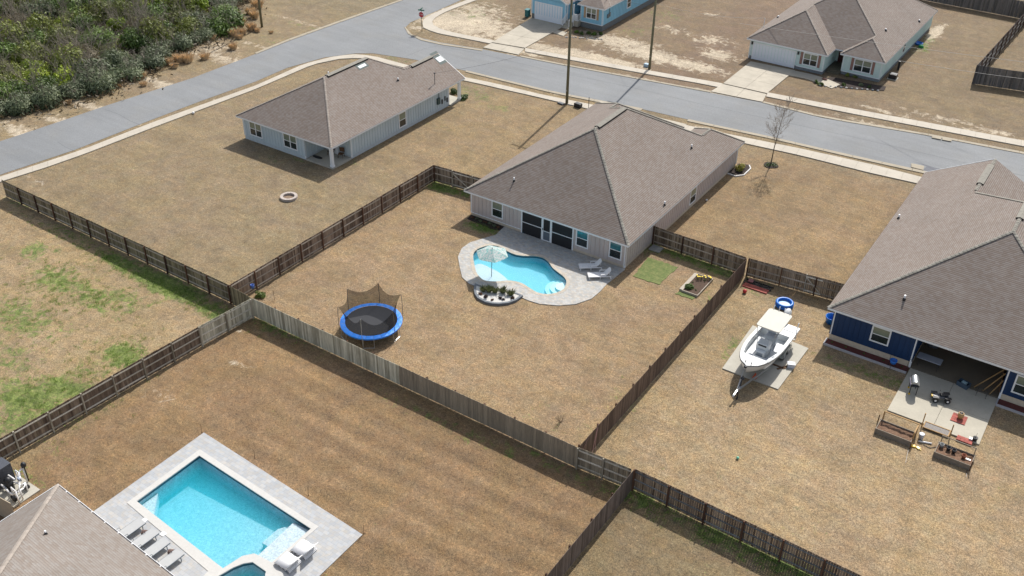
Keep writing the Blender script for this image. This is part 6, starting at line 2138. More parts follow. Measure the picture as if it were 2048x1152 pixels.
# outboard motor
q = B(); q.smooth = True
for z, w, l, y in ((1.55, .36, .5, 62.55),): pass
prof = [(0, 1.45), (.22, 1.47), (.3, 1.6), (.33, 1.95), (.31, 2.25), (.22, 2.42), (.0, 2.48)]
q.lathe(prof, (0, 0, 0), 16)
om = q.build('outboard_motor', M_gel, boat, world=False); om.location = (.05, bl(62.5), 0); om.scale = (.85, 1.35, 1)
q = B(); q.box(-.09, .09, -.12, .2, .55, 1.5); q.box(-.04, .04, -.1, .35, .35, .6); q.cbox((0, .08, .62), (.26, .5, .03)); lw = q.build('lower_unit', M_gel, om, world=False)
q = B(); q.beam((0, bl(BY) - .02, 1.9), (0, bl(BY) - .28, 1.93), .16, .06); q.cyl((-.1, bl(BY) - .2, 1.97), (.1, bl(BY) - .2, 1.97), .05, n=8); q.cyl((-.22, bl(BY) + .25, 1.97), (-.22, bl(BY) + .4, 2.1), .03, n=6); q.cyl((.22, bl(BY) + .25, 1.97), (.22, bl(BY) + .4, 2.1), .03, n=6)
q.build('anchor_roller', M_darkmetal, boat, world=False)
q = B()
for sx in (-1, 1):
    for yy in (56.6, 60.9):
        hb = 1.1 if yy > 60 else .98
        q.cbox((sx * hb, bl(yy), 1.93 if yy < 60 else 1.57), (.04, .2, .04))
q.build('cleat', M_steel, boat, world=False)
# trailer
tr = thing('boat_trailer', 'galvanized tandem trailer under the white fishing boat', 'trailer', (BX, 59, 0))
q = B()
hx, hy = G(1466, 793, .5)[0] - BX, G(1466, 793, .5)[1] - 59
for sx in (-1, 1):
    q.beam((sx * .85, bl(62.0), .55), (sx * .85, bl(57.6), .55), .09, .13)
    q.beam((sx * .85, bl(57.65), .55), (hx * .9 + sx * .05, bl(54.0), .55), .09, .13)
for yy in (61.6, 59.4, 57.7): q.beam((-.85, bl(yy), .5), (.85, bl(yy), .5), .08, .1)
q.beam((hx, hy + 1.2, .55), (hx, hy + .1, .52), .1, .13)
q.build('frame', M_steel, tr, world=False)
q = B()
for sx in (-1, 1):
    q.beam((sx * .45, bl(61.6), .6), (sx * .45, bl(57.6), .62), .14, .06)
q.build('bunk', pm("carpet_bunk", (70, 72, 78), .9, k=.8), tr, world=False)
q = B(); q.beam((hx, bl(54.3), .55), (hx, bl(54.6), 1.35), .07, .07); q.beam((hx, bl(53.9), .6), (hx, bl(54.5), 1.1), .05, .05); q.cyl((hx - .12, bl(54.55), 1.15), (hx + .12, bl(54.55), 1.15), .09, n=10); q.build('winch_stand', M_darkmetal, tr, world=False)
q = B(); q.cyl((hx + .16, hy + .45, .15), (hx + .16, hy + .45, .95), .035, n=8); q.beam((hx, hy + .45, .55), (hx + .16, hy + .45, .55), .06, .06)
jk = q.build('tongue_jack', M_black, tr, world=False)
q = B(); q.cyl((hx + .12, hy + .45, .12), (hx + .2, hy + .45, .12), .12, n=14); q.build('wheel', M_black, jk, world=False)
q = B(); q.lathe([(0, .46), (.07, .46), (.09, .52), (.05, .6), (0, .62)], (hx, hy, 0), 10); q.build('coupler', M_steel, tr, world=False)
for sx in (-1, 1):
    for yy in (59.7, 60.55):
        q = B(); X_ = sx * 1.12
        q.cyl((X_ - .11, bl(yy), .36), (X_ + .11, bl(yy), .36), .33, n=22); wh = q.build('wheel', M_black, tr, world=False)
        q = B(); q.cyl((X_ + sx * .08, bl(yy), .36), (X_ + sx * .125, bl(yy), .36), .19, n=16); q.build('rim', M_steel, wh, world=False)
    q = B(); X_ = sx * 1.12
    pr_ = [(bl(59.2), .42), (bl(59.35), .68), (bl(59.6), .80), (bl(60.65), .80), (bl(60.9), .68), (bl(61.05), .42)]
    for (ya, za), (yb, zb) in zip(pr_[:-1], pr_[1:]): q.beam((X_, ya, za), (X_, yb, zb), .27, .02)
    q.box(X_ + sx * .12 - .01, X_ + sx * .12 + .01, bl(59.35), bl(60.9), .62, .8)
    q.build('fender', pm("fender_grey", (150, 156, 152), .35, k=.8), tr, world=False)
    q = B(); q.beam((sx * 1.2, bl(61.8), .55), (sx * 1.2, bl(61.8), 1.5), .06, .06); q.beam((sx * .85, bl(61.8), .55), (sx * 1.2, bl(61.8), .55), .06, .06); q.build('guide_post', M_whitep, tr, world=False)
# things under and beside the boat
x, y = G(1509, 757)
q = B(); q.prism(circ(0, 0, .2, 4, ph=.78), 0, .03); q.lathe([(.15, .03), (.035, .42), (0, .42)], (0, 0, 0), 14); o = q.build('traffic_cone', M_orange); o.location = (x, y, .08); tag(o, 'orange traffic cone under the bow of the boat', 'cone')
x, y = G(1581, 735)
q = B(); q.cbox((0, 0, .14), (.5, .36, .28)); q.cbox((0, 0, .3), (.54, .4, .05)); o = q.build('battery_box', pm("box_white", (214, 218, 228), .5, k=.8)); o.location = (x, y, .08); o.rotation_euler = (0, 0, .4); tag(o, 'white plastic box on the pad beside the trailer wheel', 'box')
q = B()
for a, c in (((-1.5, -.2), (.2, -.25)), ((.2, -.25), (.3, .3)), ((-.2, -.6), (.5, .5))): q.beam((*a, .03), (*c, .03), .14, .05)
o = q.build('wood_planks', M_brown); o.location = (-15.0, 58.9, .08); tag(o, 'loose brown planks on the pad beside the trailer wheels', 'planks')
# inflatable pool behind the boat
x, y = G(1568, 612)
ip = thing('kiddie_pool', 'blue round inflatable tube pool on the grass behind the boat', 'kiddie pool', (x, y, 0))
q = B()
for k in range(2):
    z = .13 + .2 * k; pr = [(.60 + .12 * math.cos(a), z + .12 * math.sin(a)) for a in np.linspace(0, 2 * math.pi, 11)]
    q.lathe(pr, (0, 0, 0), 26)
q.build('ring', M_blue, ip, world=False)
q = B(); q.prism(circ(0, 0, .55, 22), .0, .22); q.build('floor', pm("pool_floor_print", (150, 196, 226), .3, .25, 9, k=.85), ip, world=False)
# brick rack in the fence corner
br_ = thing('brick_stack', 'red brick paver stack with black rack in the fence corner behind the boat yard', 'brick stack', (-21.6, 67.2, 0))
q = B()
for i in range(11):
    for j in range(3): q.box(-21.65 + i * .19, -21.65 + i * .19 + .18, 67.15 + j * .2 - .0, 67.15 + j * .2 + .19, .0, .09)
q.build('bricks', M_brickred, br_)
q = B()
for i in range(12): q.box(-21.75 + i * .2, -21.72 + i * .2, 67.78, 68.3, .05, .14)
q.box(-21.8, -19.4, 67.75, 67.8, 0, .1); q.box(-21.8, -19.4, 68.3, 68.35, 0, .1); q.box(-21.6, -19.6, 67.8, 68.3, 0, .03); q.build('rack', M_black, br_)
q = B(); q.box(-21.5, -21.1, 67.9, 68.3, .1, .2); q.build('bricks', pm("pink_brick", (186, 128, 128), .9, .1, k=K), br_)

# rain barrel, tub behind the navy house corner
q = B(); q.lathe([(0, .0), (.42, .0), (.5, .5), (.52, .55), (.46, .55), (.42, .1), (0, .08)], (0, 0, 0), 20); o = q.build('tub', M_blue); o.location = (-13.95, 66.4, 0); tag(o, 'bright blue tub behind the corner of the navy house', 'tub')
for i, (xx, lb, sgn) in enumerate(((-13.4, 'left of the covered patio', 0), (-1.1, 'right of the covered patio', 1))):
    x1_ = -7.35 if i == 0 else 5.0
    f = thing('mulch_bed', 'red mulch bed along the navy house wall, ' + lb, 'mulch bed', (xx, 63.6, 0), group='red mulch beds')
    q = B(); q.box(xx, x1_, 63.3, 64.05, -.02, .1); q.build('mulch', M_mulchr, f)
    q = B(); q.beam((xx - .08, 63.25, .08), (x1_, 63.25, .08), .09, .17); q.beam((xx - .08, 63.25, .08), (xx - .08, 64.05, .08), .09, .165); q.build('edging', pm("pale_edging", (206, 202, 204), .8, k=K), f)
for i in range(5):
    x = -13.0 + i * 1.25 + .2 * math.sin(i * 5)
    leafy('weed', 'small weed in the left red mulch bed, %s from the left' % ORD[i], 'weed', x, 63.75, .1, 40, (.1, .1, .08), .03, M_leaf_g, 500 + i, 'weeds in the red mulch bed')
# blue pot on stand, shepherd hooks
x, y = G(1783, 737)
t = thing('plant_stand', 'blue pot on a thin black stand in front of the navy house wall', 'plant stand', (x, y, 0))
q = B()
for a in (0, 2.1, 4.2): q.cyl((.2 * math.cos(a), .2 * math.sin(a), 0), (.1 * math.cos(a), .1 * math.sin(a), .55), .014, n=5)
q.build('stand', M_black, t, world=False)
q = B(); q.lathe([(0, .5), (.2, .5), (.27, .78), (.23, .78), (.18, .54), (0, .54)], (0, 0, 0), 16); q.build('pot', M_blue, t, world=False)
for i, (u, v, lb) in enumerate(((1775, 735, 'left of the blue pot'), (1811, 745, 'right of the blue pot by the patio'))):
    x, y = G(u, v); q = B(); q.tube([(x, y, 0), (x, y, 1.1), (x + .08, y, 1.25), (x + .2, y, 1.2), (x + .22, y, 1.1)], .014, 5); o = q.build('garden_hook', M_black); tag(o, 'thin black garden hook ' + lb, 'garden hook', 'black garden hooks')

# ------------------------------------------------------------------ patio of the navy house
pa = GL([(1773, 823), (1956, 891), (1997, 800)])
pad = [(-7.25, 58.35), (-1.25, 58.35), (-1.15, 64.66), (-7.2, 64.66)]
q = B()
for i in range(2):
    xa, xb = (-7.25, -4.2) if i == 0 else (-4.18, -1.2)
    for (ya, yb) in ((58.35, 61.2), (61.22, 64.0)): q.box(xa, xb, ya, yb, -.03, .10)
o = q.build('patio', M_patio); tag(o, kind='structure')


def on_patio(u, v, z=.1): x, y = G(u, v, z); return x, y


# grill
x, y = on_patio(1824, 783)
gq = thing('grill', 'stainless barbecue grill on the patio left side', 'grill', (x, y, .1), math.radians(-72))
q = B(); q.smooth = True
nn_ = 9
for i in range(nn_):
    a0, a1 = math.pi * i / nn_, math.pi * (i + 1) / nn_
    q.add([(-.42, -.26 * math.cos(a0), .92 + .26 * math.sin(a0)), (.42, -.26 * math.cos(a0), .92 + .26 * math.sin(a0)), (.42, -.26 * math.cos(a1), .92 + .26 * math.sin(a1)), (-.42, -.26 * math.cos(a1), .92 + .26 * math.sin(a1))], [(3, 2, 1, 0)])
for sx in (-.42, .42): q.add([(sx, -.26 * math.cos(math.pi * i / nn_), .92 + .26 * math.sin(math.pi * i / nn_)) for i in range(nn_ + 1)], [tuple(range(nn_ + 1))])
q.build('lid', M_steel, gq, world=False)
q = B(); q.box(-.42, .42, -.28, .28, .7, .92); q.build('firebox', M_black, gq, world=False)
q = B(); q.box(-.72, -.44, -.22, .22, .84, .88); q.build('side_shelf', M_darkmetal, gq, world=False); q = B(); q.box(.44, .6, -.2, .2, .84, .88); q.build('side_shelf', M_darkmetal, gq, world=False)
q = B(); q.tube([(-.3, -.3, .98), (.3, -.3, .98)], .02); q.build('handle', M_black, gq, world=False)
q = B(); q.box(-.4, .4, -.3, -.285, .78, .88); q.build('control_panel', pm("purple_panel", (110, 90, 170), .3, k=.8), gq, world=False)
for sx in (-1, 1):
    for sy in (-1, 1):
        q = B(); q.beam((sx * .36, sy * .22, .7), (sx * .36, sy * .22, .03), .045, .045); q.build('leg', M_black, gq, world=False)
for sx in (-1, 1):
    q = B(); q.cyl((sx * .36 - .05, -.22, .05), (sx * .36 + .05, -.22, .05), .06, n=12); q.build('wheel', M_yellow, gq, world=False)
# ride-on quad
x, y = on_patio(1880, 800)
at_ = thing('ride_on_quad', 'black and white toy quad on the patio', 'ride-on toy', (x, y, .1), math.radians(205))
q = B(); q.prism([(-.5, -.14), (-.25, -.2), (.2, -.2), (.5, -.16), (.62, 0), (.5, .16), (.2, .2), (-.25, .2), (-.5, .14)], .26, .42); q.build('body', pm("quad_grey", (96, 100, 108), .4, .6, 3, k=.8), at_, world=False, bevel=.03)
q = B(); q.prism([(-.42, -.12), (.1, -.13), (.1, .13), (-.42, .12)], .42, .54); q.build('seat', M_black, at_, world=False, bevel=.03)
for sx, lx in ((.42, 'f'), (-.4, 'r')):
    for sy in (-1, 1):
        q = B(); q.cyl((sx, sy * .3 - .09, .19), (sx, sy * .3 + .09, .19), .19, n=16); w_ = q.build('wheel', M_black, at_, world=False)
        q = B(); q.cyl((sx, sy * .3 + sy * .07, .19), (sx, sy * .3 + sy * .1, .19), .08, n=10); q.build('rim', M_whitep, w_, world=False)
        q = B(); q.cbox((sx, sy * .28, .42), (.42, .24, .03), Matrix.Rotation(.12 * sy, 3, 'X')); q.build('mudguard', M_black, at_, world=False)
q = B(); q.tube([(.2, 0, .42), (.12, 0, .66), (.1, -.26, .68)], .018); q.tube([(.12, 0, .66), (.1, .26, .68)], .018); q.build('handlebar', M_black, at_, world=False)
q = B(); q.box(.5, .66, -.1, .1, .3, .4); q.build('bumper', M_yellow, at_, world=False)
# plastic tote
x, y = on_patio(1926, 772)
tt = thing('storage_tote', 'grey-blue plastic storage tote at the edge of the covered patio', 'tote', (x, y, .1), math.radians(-18))
q = B()
for a in ((-.4, .4, -.26, -.23), (-.4, .4, .23, .26), (-.4, -.37, -.23, .23), (.37, .4, -.23, .23)): q.box(a[0], a[1], a[2], a[3], 0, .36)
q.box(-.37, .37, -.23, .23, 0, .03); q.build('bin', pm("tote_slate", (74, 92, 108), .5, k=.8), tt, world=False)
q = B(); q.cbox((.02, 0, .28), (.34, .26, .16)); q.build('contents', pm("tote_cloth", (170, 200, 208), .8, k=.8), tt, world=False)
# folding table
x, y = on_patio(1861, 722, .72)
ft = thing('folding_table', 'grey-white folding table under the patio roof, left', 'table', (x, y + .1, .12), math.radians(-1))
q = B(); q.box(-.95, .75, -.38, .38, .70, .74); q.build('table_top', pm("table_top_grey", (188, 194, 206), .5, k=K), ft, world=False)
for sx in (-.75, .6):
    for sy in (-.3, .3):
        q = B(); q.cyl((sx, sy, .7), (sx, sy, 0), .016, n=5); q.build('leg', M_darkmetal, ft, world=False)
# metal rack frame
x, y = on_patio(1962, 792)
rk = B()
for sx in (-.32, .32):
    for sy in (-.18, .18): rk.cyl((x + sx, y + sy, .1), (x + sx, y + sy, .62), .013, n=5)
for sy in (-.18, .18): rk.cyl((x - .32, y + sy, .6), (x + .32, y + sy, .6), .013, n=5)
for sx in (-.32, 0, .32): rk.cyl((x + sx, y - .18, .6), (x + sx, y + .18, .6), .013, n=5)
o = rk.build('metal_stand', M_darkmetal); tag(o, 'thin dark metal stand on the patio near the leaning boards', 'stand')
# leaning boards and plywood
q = B(); q.cbox((-1.36, 65.5, 1.0), (.03, 1.7, 1.7), Matrix.Rotation(-.1, 3, 'Y')); o = q.build('plywood', pm("osb_brown", (168, 116, 74), .9, .15, 5, k=K)); tag(o, 'brown plywood sheet leaning inside the covered patio, right', 'plywood')
for i, (p0, p1) in enumerate((((-2.9, 64.3, .14), (-1.35, 65.0, 2.1)), ((-2.3, 64.2, .14), (-1.3, 64.6, 1.9)), ((-1.8, 64.15, .14), (-1.27, 64.3, 1.5)))):
    q = B(); q.beam(p0, p1, .09, .04); o = q.build('board', M_lumber); tag(o, ('longest yellow board leaning at the right porch wall', 'second yellow board leaning at the right porch wall', 'short yellow board leaning nearest the porch corner')[i], 'board', 'leaning boards in the covered patio')
q = B(); q.lathe([(0, 0), (.3, 0), (.4, .25), (.34, .5), (.15, .6), (0, .62)], (0, 0, 0), 12); o = q.build('covered_chair', pm("grey_bag", (108, 112, 120), .8, .25, 4, k=.8)); o.location = (-6.6, 67.6, .12); o.scale = (1.3, 1, 1.2); tag(o, 'grey covered bundle deep in the covered patio, left', 'bundle')
q = B(); q.cbox((-5.6, 68.0, .35), (.6, .4, .45)); q.cbox((-5.6, 68.2, .7), (.6, .08, .5)); o = q.build('child_chair', M_red); tag(o, 'dark red child chair deep in the covered patio', 'chair')
q = B(); q.box(-3.6, -1.4, 67.8, 68.3, .12, .5); o = q.build('low_shelf', M_brown); tag(o, 'low brown shelf at the back wall of the covered patio', 'shelf')
# red paver squares with pot
for i, (u, v, sz, lb) in enumerate(((1918, 838, .95, 'under the tan pot'), (1931, 876, 1.0, 'at the near right patio corner'))):
    x, y = on_patio(u, v); q = B()
    k = 4
    for a in range(k):
        for c in range(k if i == 0 else 2):
            s = sz / k; q.box(x - sz / 2 + a * s, x - sz / 2 + a * s + s * .96, y - sz / 2 + c * s, y - sz / 2 + c * s + s * .96, .1, .15)
    o = q.build('paver_square', M_brickred); tag(o, 'square of red pavers on the patio ' + lb, 'pavers', 'red paver squares on the patio')
x, y = on_patio(1920, 836, .15)
pq = thing('fire_pot', 'tan ceramic pot with dark opening on red pavers', 'pot', (x, y, .15))
q = B(); q.lathe([(0, 0), (.16, 0), (.21, .2), (.19, .42), (.15, .46), (.13, .44), (.0, .40)], (0, 0, 0), 18); q.build('bowl', pm("tan_ceramic", (186, 148, 96), .5, .15, k=.8), pq, world=False)
q = B(); q.lathe([(0, .43), (.13, .445), (0, .44)], (0, 0, 0), 14); q.build('opening', M_black, pq, world=False)
x, y = on_patio(1949, 881)
q = B(); q.lathe([(0, 0), (.13, 0), (.17, .28), (.14, .28), (0, .2)], (0, 0, 0), 14); q.cyl((0, 0, .2), (.02, 0, .65), .012, n=4); o = q.build('plant_pot', M_black); o.location = (x, y, .1); tag(o, 'small black plant pot at the near right patio corner', 'pot')
q = B(); q.cbox((x - .25, y - .08, .18), (.2, .2, .14)); o = q.build('small_box', M_whitep); tag(o, 'small white box beside the black pot on the patio corner', 'box')


# raised beds
def raised_bed(label, x0, x1, y0, y1, group='weathered raised planter boxes'):
    t = thing('raised_bed', label, 'raised bed', (x0, y0, 0), group=group)
    q = B(); h = .42
    q.box(x0, x1, y0, y0 + .05, 0, h); q.box(x0, x1, y1 - .05, y1, 0, h); q.box(x0, x0 + .05, y0 + .05, y1 - .05, 0, h - .003); q.box(x1 - .05, x1, y0 + .05, y1 - .05, 0, h - .003)
    for x in (x0 - .02, x1 - .07):
        for y in (y0 - .02, y1 - .07): q.box(x, x + .09, y, y + .09, 0, h + .02)
    q.box(x0 + .01, x1 - .01, y0 - .012, y0, .2, .215)
    q.build('frame', M_oldlumber, t)
    bm_ = B(); nx_, ny_ = 14, 7
    vs = [(x0 + .05 + (x1 - x0 - .1) * i / nx_, y0 + .05 + (y1 - y0 - .1) * j / ny_, .33 + random.gauss(0, .02) - .08 * math.exp(-((j - ny_ * .6) / 1.2) ** 2)) for j in range(ny_ + 1) for i in range(nx_ + 1)]
    bm_.add(vs, [(j * (nx_ + 1) + i, j * (nx_ + 1) + i + 1, (j + 1) * (nx_ + 1) + i + 1, (j + 1) * (nx_ + 1) + i) for j in range(ny_) for i in range(nx_)])
    bm_.build('soil', pm("bed_soil", (128, 98, 76), .95, .3, 8, .8, k=K), t)
    return t


bx0, by0 = -7.3, 55.6
raised_bed('grey wooden raised planter box left of the white bucket', -7.3, -4.95, 55.6, 56.75)
raised_bed('grey wooden raised planter box holding black pots, right', -3.45, -1.15, 55.5, 56.7)
q = B(); q.beam((-7.25, 57.0, .95), (-4.9, 57.0, .95), .09, .05)
for x in (-7.2, -4.95): q.beam((x, 57.0, 0), (x, 57.0, .95), .09, .09)
q.beam((-4.95, 57.0, .92), (-4.95, 56.0, .92), .07, .05); q.beam((-4.95, 56.0, 0), (-4.95, 56.0, .92), .09, .09)
o = q.build('trellis', M_lumber); tag(o, 'new lumber rail frame standing behind the left planter box', 'frame')
q = B(); q.beam((-3.4, 57.0, .75), (-1.2, 57.0, .75), .05, .05)
for x in (-3.35, -1.25): q.beam((x, 57.0, 0), (x, 57.0, .75), .06, .06)
o = q.build('trellis', M_oldlumber); tag(o, 'thin weathered rail behind the right planter box', 'frame')
for i, (x, y, h) in enumerate(((-4.85, 58.1, 1.15), (-3.0, 58.0, 1.15), (-1.15, 55.5, .8), (-4.9, 55.4, .5), (-7.45, 56.9, .6))):
    q = B(); q.beam((x, y, 0), (x, y, h), .07, .07); o = q.build('wooden_post', M_lumber if i < 2 else M_brown)
    tag(o, ('new lumber post left of the gravel tray at the patio edge', 'new lumber post right of the gravel tray at the patio edge', 'dark post at the right end of the right planter', 'short dark post at the right end of the left planter', 'thin dark post at the left end of the left planter')[i], 'post', 'garden posts by the patio')
q = B(); gx, gy = -3.92, 58.25
t = thing('gravel_tray', 'wooden tray frame filled with grey gravel leaning on the patio edge', 'tray', (gx, gy, .1))
q.box(gx - .85, gx + .85, gy - .36, gy - .3, .1, .16); q.box(gx - .85, gx + .85, gy + .3, gy + .36, .1, .16); q.box(gx - .85, gx - .79, gy - .3, gy + .3, .1, .16); q.box(gx + .79, gx + .85, gy - .3, gy + .3, .1, .16); q.build('frame', M_lumber, t)
q = B(); q.box(gx - .79, gx + .79, gy - .3, gy + .3, .1, .13); q.build('gravel', pm("grey_gravel", (158, 152, 146), .9, .4, 22, .6, k=K), t)
x, y = G(1841, 878)
q = B(); q.lathe([(0, 0), (.15, 0), (.17, .44), (.18, .46), (.15, .46), (0, .44)], (0, 0, 0), 16); o = q.build('bucket', pm("bucket_greywhite", (200, 206, 216), .5, k=.8)); o.location = (x, y, 0); tag(o, 'grey-white bucket between the two planter boxes', 'bucket')
x, y = G(1845, 884)
q = B(); q.cyl((x - .25, y - .15, .06), (x + .55, y + .12, .06), .06, n=10); o = q.build('white_tube', M_whitep); tag(o, 'white tube lying on the grass by the bucket', 'tube')
for i, (u, v, rz) in enumerate(((1826, 893, .3), (1836, 897, -.5))):
    x, y = G(u, v); t = thing('toy_scoop', 'yellow plastic scoop toy, ' + ('nearer the left planter' if i == 0 else 'paler one on the right'), 'toy', (x, y, 0), rz, 'yellow toys on the grass')
    q = B(); q.cbox((0, 0, .05), (.26, .22, .09)); q.cbox((.18, 0, .05), (.16, .06, .04)); q.build('body', M_yellow if i == 0 else pm("yellow_pale", (248, 220, 110), .4, k=.85), t, world=False, bevel=.02)
q = B(); a = G(1845, 889); c = G(1880, 893); q.tube([(*a, .03), ((a[0] + c[0]) / 2, a[1] - .1, .03), (*c, .03)], .02, 5); o = q.build('hose', M_black); tag(o, 'thin dark hose on the grass between the planter boxes', 'hose')
for i, (x, y, z, mt, lb) in enumerate(((-2.75, 56.35, .3, M_black, 'left black pot'), (-2.4, 56.3, .3, M_black, 'right black pot'), (-1.75, 56.15, .3, pm("rust_pot", (150, 84, 56), .7, k=.8), 'terracotta pot'), (-3.2, 56.4, .3, pm("grey_pot", (150, 152, 150), .7, k=.8), 'grey pot'))):
    q = B(); q.lathe([(0, 0), (.11, 0), (.16, .26), (.13, .26), (.1, .05), (0, .05)], (0, 0, 0), 14); o = q.build('plant_pot', mt); o.location = (x, y, z); tag(o, lb + ' in the right planter box', 'pot', 'pots in the right planter box')
x, y = -1.45, 56.1
q = B(); q.cbox((x, y, .36), (.3, .12, .04)); o = q.build('trowel', M_whitep); tag(o, 'white trowel on the soil of the right planter box', 'trowel')
# long thin rods in the lawn
for i, (u0, v0, u1, v1) in enumerate(((1817, 897, 1811, 926), (1936, 925, 1932, 955))):
    a = G(u0, v0); c = G(u1, v1); q = B(); q.beam((*a, .03), (*c, .02), .02, .02); o = q.build('rod', M_darkmetal); tag(o, 'thin dark rod lying on the grass in front of the ' + ('left' if i == 0 else 'right') + ' planter box', 'rod')

# ------------------------------------------------------------------ near pool deck furniture
def chaise(label, x, y, rz):
    t = thing('chaise', label, 'sun lounger', (x, y, .05), rz, 'grey chaises beside the rectangular pool')
    q = B(); q.box(-.34, .34, -.95, .45, .33, .37); q.build('seat', pm("sling_grey", (196, 198, 198), .7, .05, k=K), t, world=False)
    q = B(); q.cbox((0, .78, .36), (.68, .68, .035), Matrix.Rotation(.02, 3, 'X')); q.build('backrest', pm("sling_grey", (196, 198, 198), .7, .05, k=K), t, world=False)
    for sx in (-1, 1):
        q = B(); q.beam((sx * .35, -.98, .34), (sx * .35, 1.1, .34), .035, .05); q.build('frame', pm("frame_slate", (108, 120, 130), .4, k=.8), t, world=False)
        q = B(); q.tube([(sx * .37, -.75, .36), (sx * .39, -.7, .56), (sx * .39, -.15, .56), (sx * .37, -.1, .36)], .016, 5); q.build('armrest', pm("frame_slate", (108, 120, 130), .4, k=.8), t, world=False)
        for yy in (-.85, .85):
            q = B(); q.beam((sx * .34, yy, .33), (sx * .34, yy, 0), .04, .04); q.build('leg', pm("frame_slate", (108, 120, 130), .4, k=.8), t, world=False)
    return t


for i, (u, v) in enumerate(((291, 1045.8), (317.4, 1066.4), (339.7, 1085.3), (367.8, 1108.2))):
    x, y = G(u, v, .38)
    chaise('grey sling chaise beside the rectangular pool, %s from the left' % ('first', 'second', 'third', 'fourth')[i], x - .35, y - 1.1, math.radians(-3))
for i, (u, v) in enumerate(((291, 1067), (344, 1106))):
    x, y = G(u, v, .2)
    t = thing('tote_bag', 'brown woven tote bag with black strap between chaises, %s' % ('upper' if i == 0 else 'lower'), 'bag', (x, y, .05), .5, 'woven bags between the chaises')
    q = B(); q.prism([(-.22, -.14), (.22, -.14), (.24, .14), (-.24, .14)], 0, .34); q.build('bag', pm("woven_brown", (112, 92, 86), .9, .2, 20, k=.8), t, world=False, bevel=.05)
    q = B(); q.tube([(-.12, -.16, .3), (-.06, -.16, .5), (.06, -.16, .5), (.12, -.16, .3)], .016, 5); q.build('strap', M_black, t, world=False)
for i, (x, y) in enumerate(((-31.35, 26.55), (-31.45, 25.35))):
    t = thing('molded_lounger', 'white moulded wave lounger on the deck beside the rectangular pool, %s' % ('upper right' if i == 0 else 'lower left'), 'sun lounger', (x, y, .05), math.radians(0), 'white moulded loungers')
    prof = [(-.75, .12), (-.6, .22), (-.35, .26), (-.1, .20), (.1, .22), (.28, .36), (.45, .58), (.62, .78)]
    q = B(); q.smooth = True; W = .5; th = .05
    vs = [(a, -W, z) for a, z in prof] + [(a, W, z) for a, z in prof] + [(a, -W, z - th) for a, z in prof] + [(a, W, z - th) for a, z in prof]
    k = len(prof)
    q.add(vs, [(j, j + 1, k + j + 1, k + j) for j in range(k - 1)] + [(2 * k + j, 3 * k + j, 3 * k + j + 1, 2 * k + j + 1) for j in range(k - 1)] + [(j, 2 * k + j, 2 * k + j + 1, j + 1) for j in range(k - 1)] + [(k + j, k + j + 1, 3 * k + j + 1, 3 * k + j) for j in range(k - 1)] + [(0, k, 3 * k, 2 * k), (k - 1, 3 * k - 1, 4 * k - 1, 2 * k - 1)])
    q.build('seat', M_whitep, t, world=False)
    q = B()
    for cx_ in (-.35, .25):
        for k_ in range(6):
            a0, a1 = math.pi * k_ / 6, math.pi * (k_ + 1) / 6
            q.cbox((cx_ + .17 * math.cos((a0 + a1) / 2), 0, .0 + .2 * math.sin((a0 + a1) / 2)), (.12, 2 * W - .04, .05), Matrix.Rotation((a0 + a1) / 2 - math.pi / 2, 3, 'Y'))
    q.build('base', M_whitep, t, world=False)
# pool equipment
px, py = G(35, 985)
pe = thing('pool_pump_set', 'white pipes, black pump and filter on a pad at the bottom-left fence', 'pool equipment', (px, py, 0))
q = B(); q.box(px - 1.3, px + 1.0, py - .9, py + .9, -.02, .08); q.build('pad', M_pad, pe)
q = B(); q.cyl((px - .45, py - .1, .1), (px - .45, py - .1, .85), .24, n=16); q.lathe([(.24, .85), (.2, 1.0), (.08, 1.08), (0, 1.1)], (px - .45, py - .1, 0), 16); q.build('filter_tank', M_black, pe)
for i, (a, c) in enumerate((((.0, .55), (.55, .35)), ((.35, -.5), (.8, -.6)))):
    q = B(); q.cyl((px + a[0], py + a[1], .3), (px + a[0] + .45, py + a[1] - .05, .3), .13, n=12); q.box(px + a[0] + .1, px + a[0] + .35, py + a[1] - .1, py + a[1] + .1, .08, .25); q.build('pump', M_black, pe)
q = B()
def pp(*pts, r=.045): q.tube([(px + a, py + c, z) for a, c, z in pts], r, 8)
pp((-.45, .1, .6), (-.1, .2, .6), (.3, .2, .6), (.3, .5, .6), (.3, .5, .1)); pp((-.7, .6, .1), (-.7, .6, 1.0), (-.2, .6, 1.0), (.5, .1, 1.0), (.9, -.2, 1.0), (.9, -.2, .1))
pp((.1, -.3, .1), (.1, -.3, .75), (.7, -.35, .75), (1.0, -.5, .75), (1.0, -.5, .1)); pp((-.2, .85, .1), (-.2, .85, 1.3), (-.05, .5, 1.3), (.15, .2, .8)); pp((.5, .4, .1), (.5, .4, .7), (.75, .1, .7), (.75, -.5, .7))
pp((-.9, -.4, .5), (-.45, -.4, .5), (.0, -.5, .5), (.5, -.5, .5), r=.06); pp((-.9, .2, .8), (-.2, .2, .8), r=.06)
q.build('pipe', M_whitep, pe)
q = B(); q.lathe([(0, 1.3), (.14, 1.32), (.17, 1.45), (.12, 1.6), (0, 1.64)], (px - .2, py + .95, 0), 14); q.cyl((px - .2, py + .95, .1), (px - .2, py + .95, 1.32), .04, n=8); q.build('heater_dome', M_black, pe)
q = B(); q.cbox((px + .25, py + .25, 1.05), (.3, .12, .2)); q.build('valve', pm("grey_valve", (150, 160, 176), .5, k=.8), pe)
q = B(); q.beam((px - .2, py - 1.75, .9), (px + 2.4, py - 1.55, .9), .04, 1.8); o = q.build('screen_wall', pm("beige_screen", (206, 190, 164), .9, .06, k=K)); tag(o, 'beige screen wall beside the pool pump set', 'screen wall')
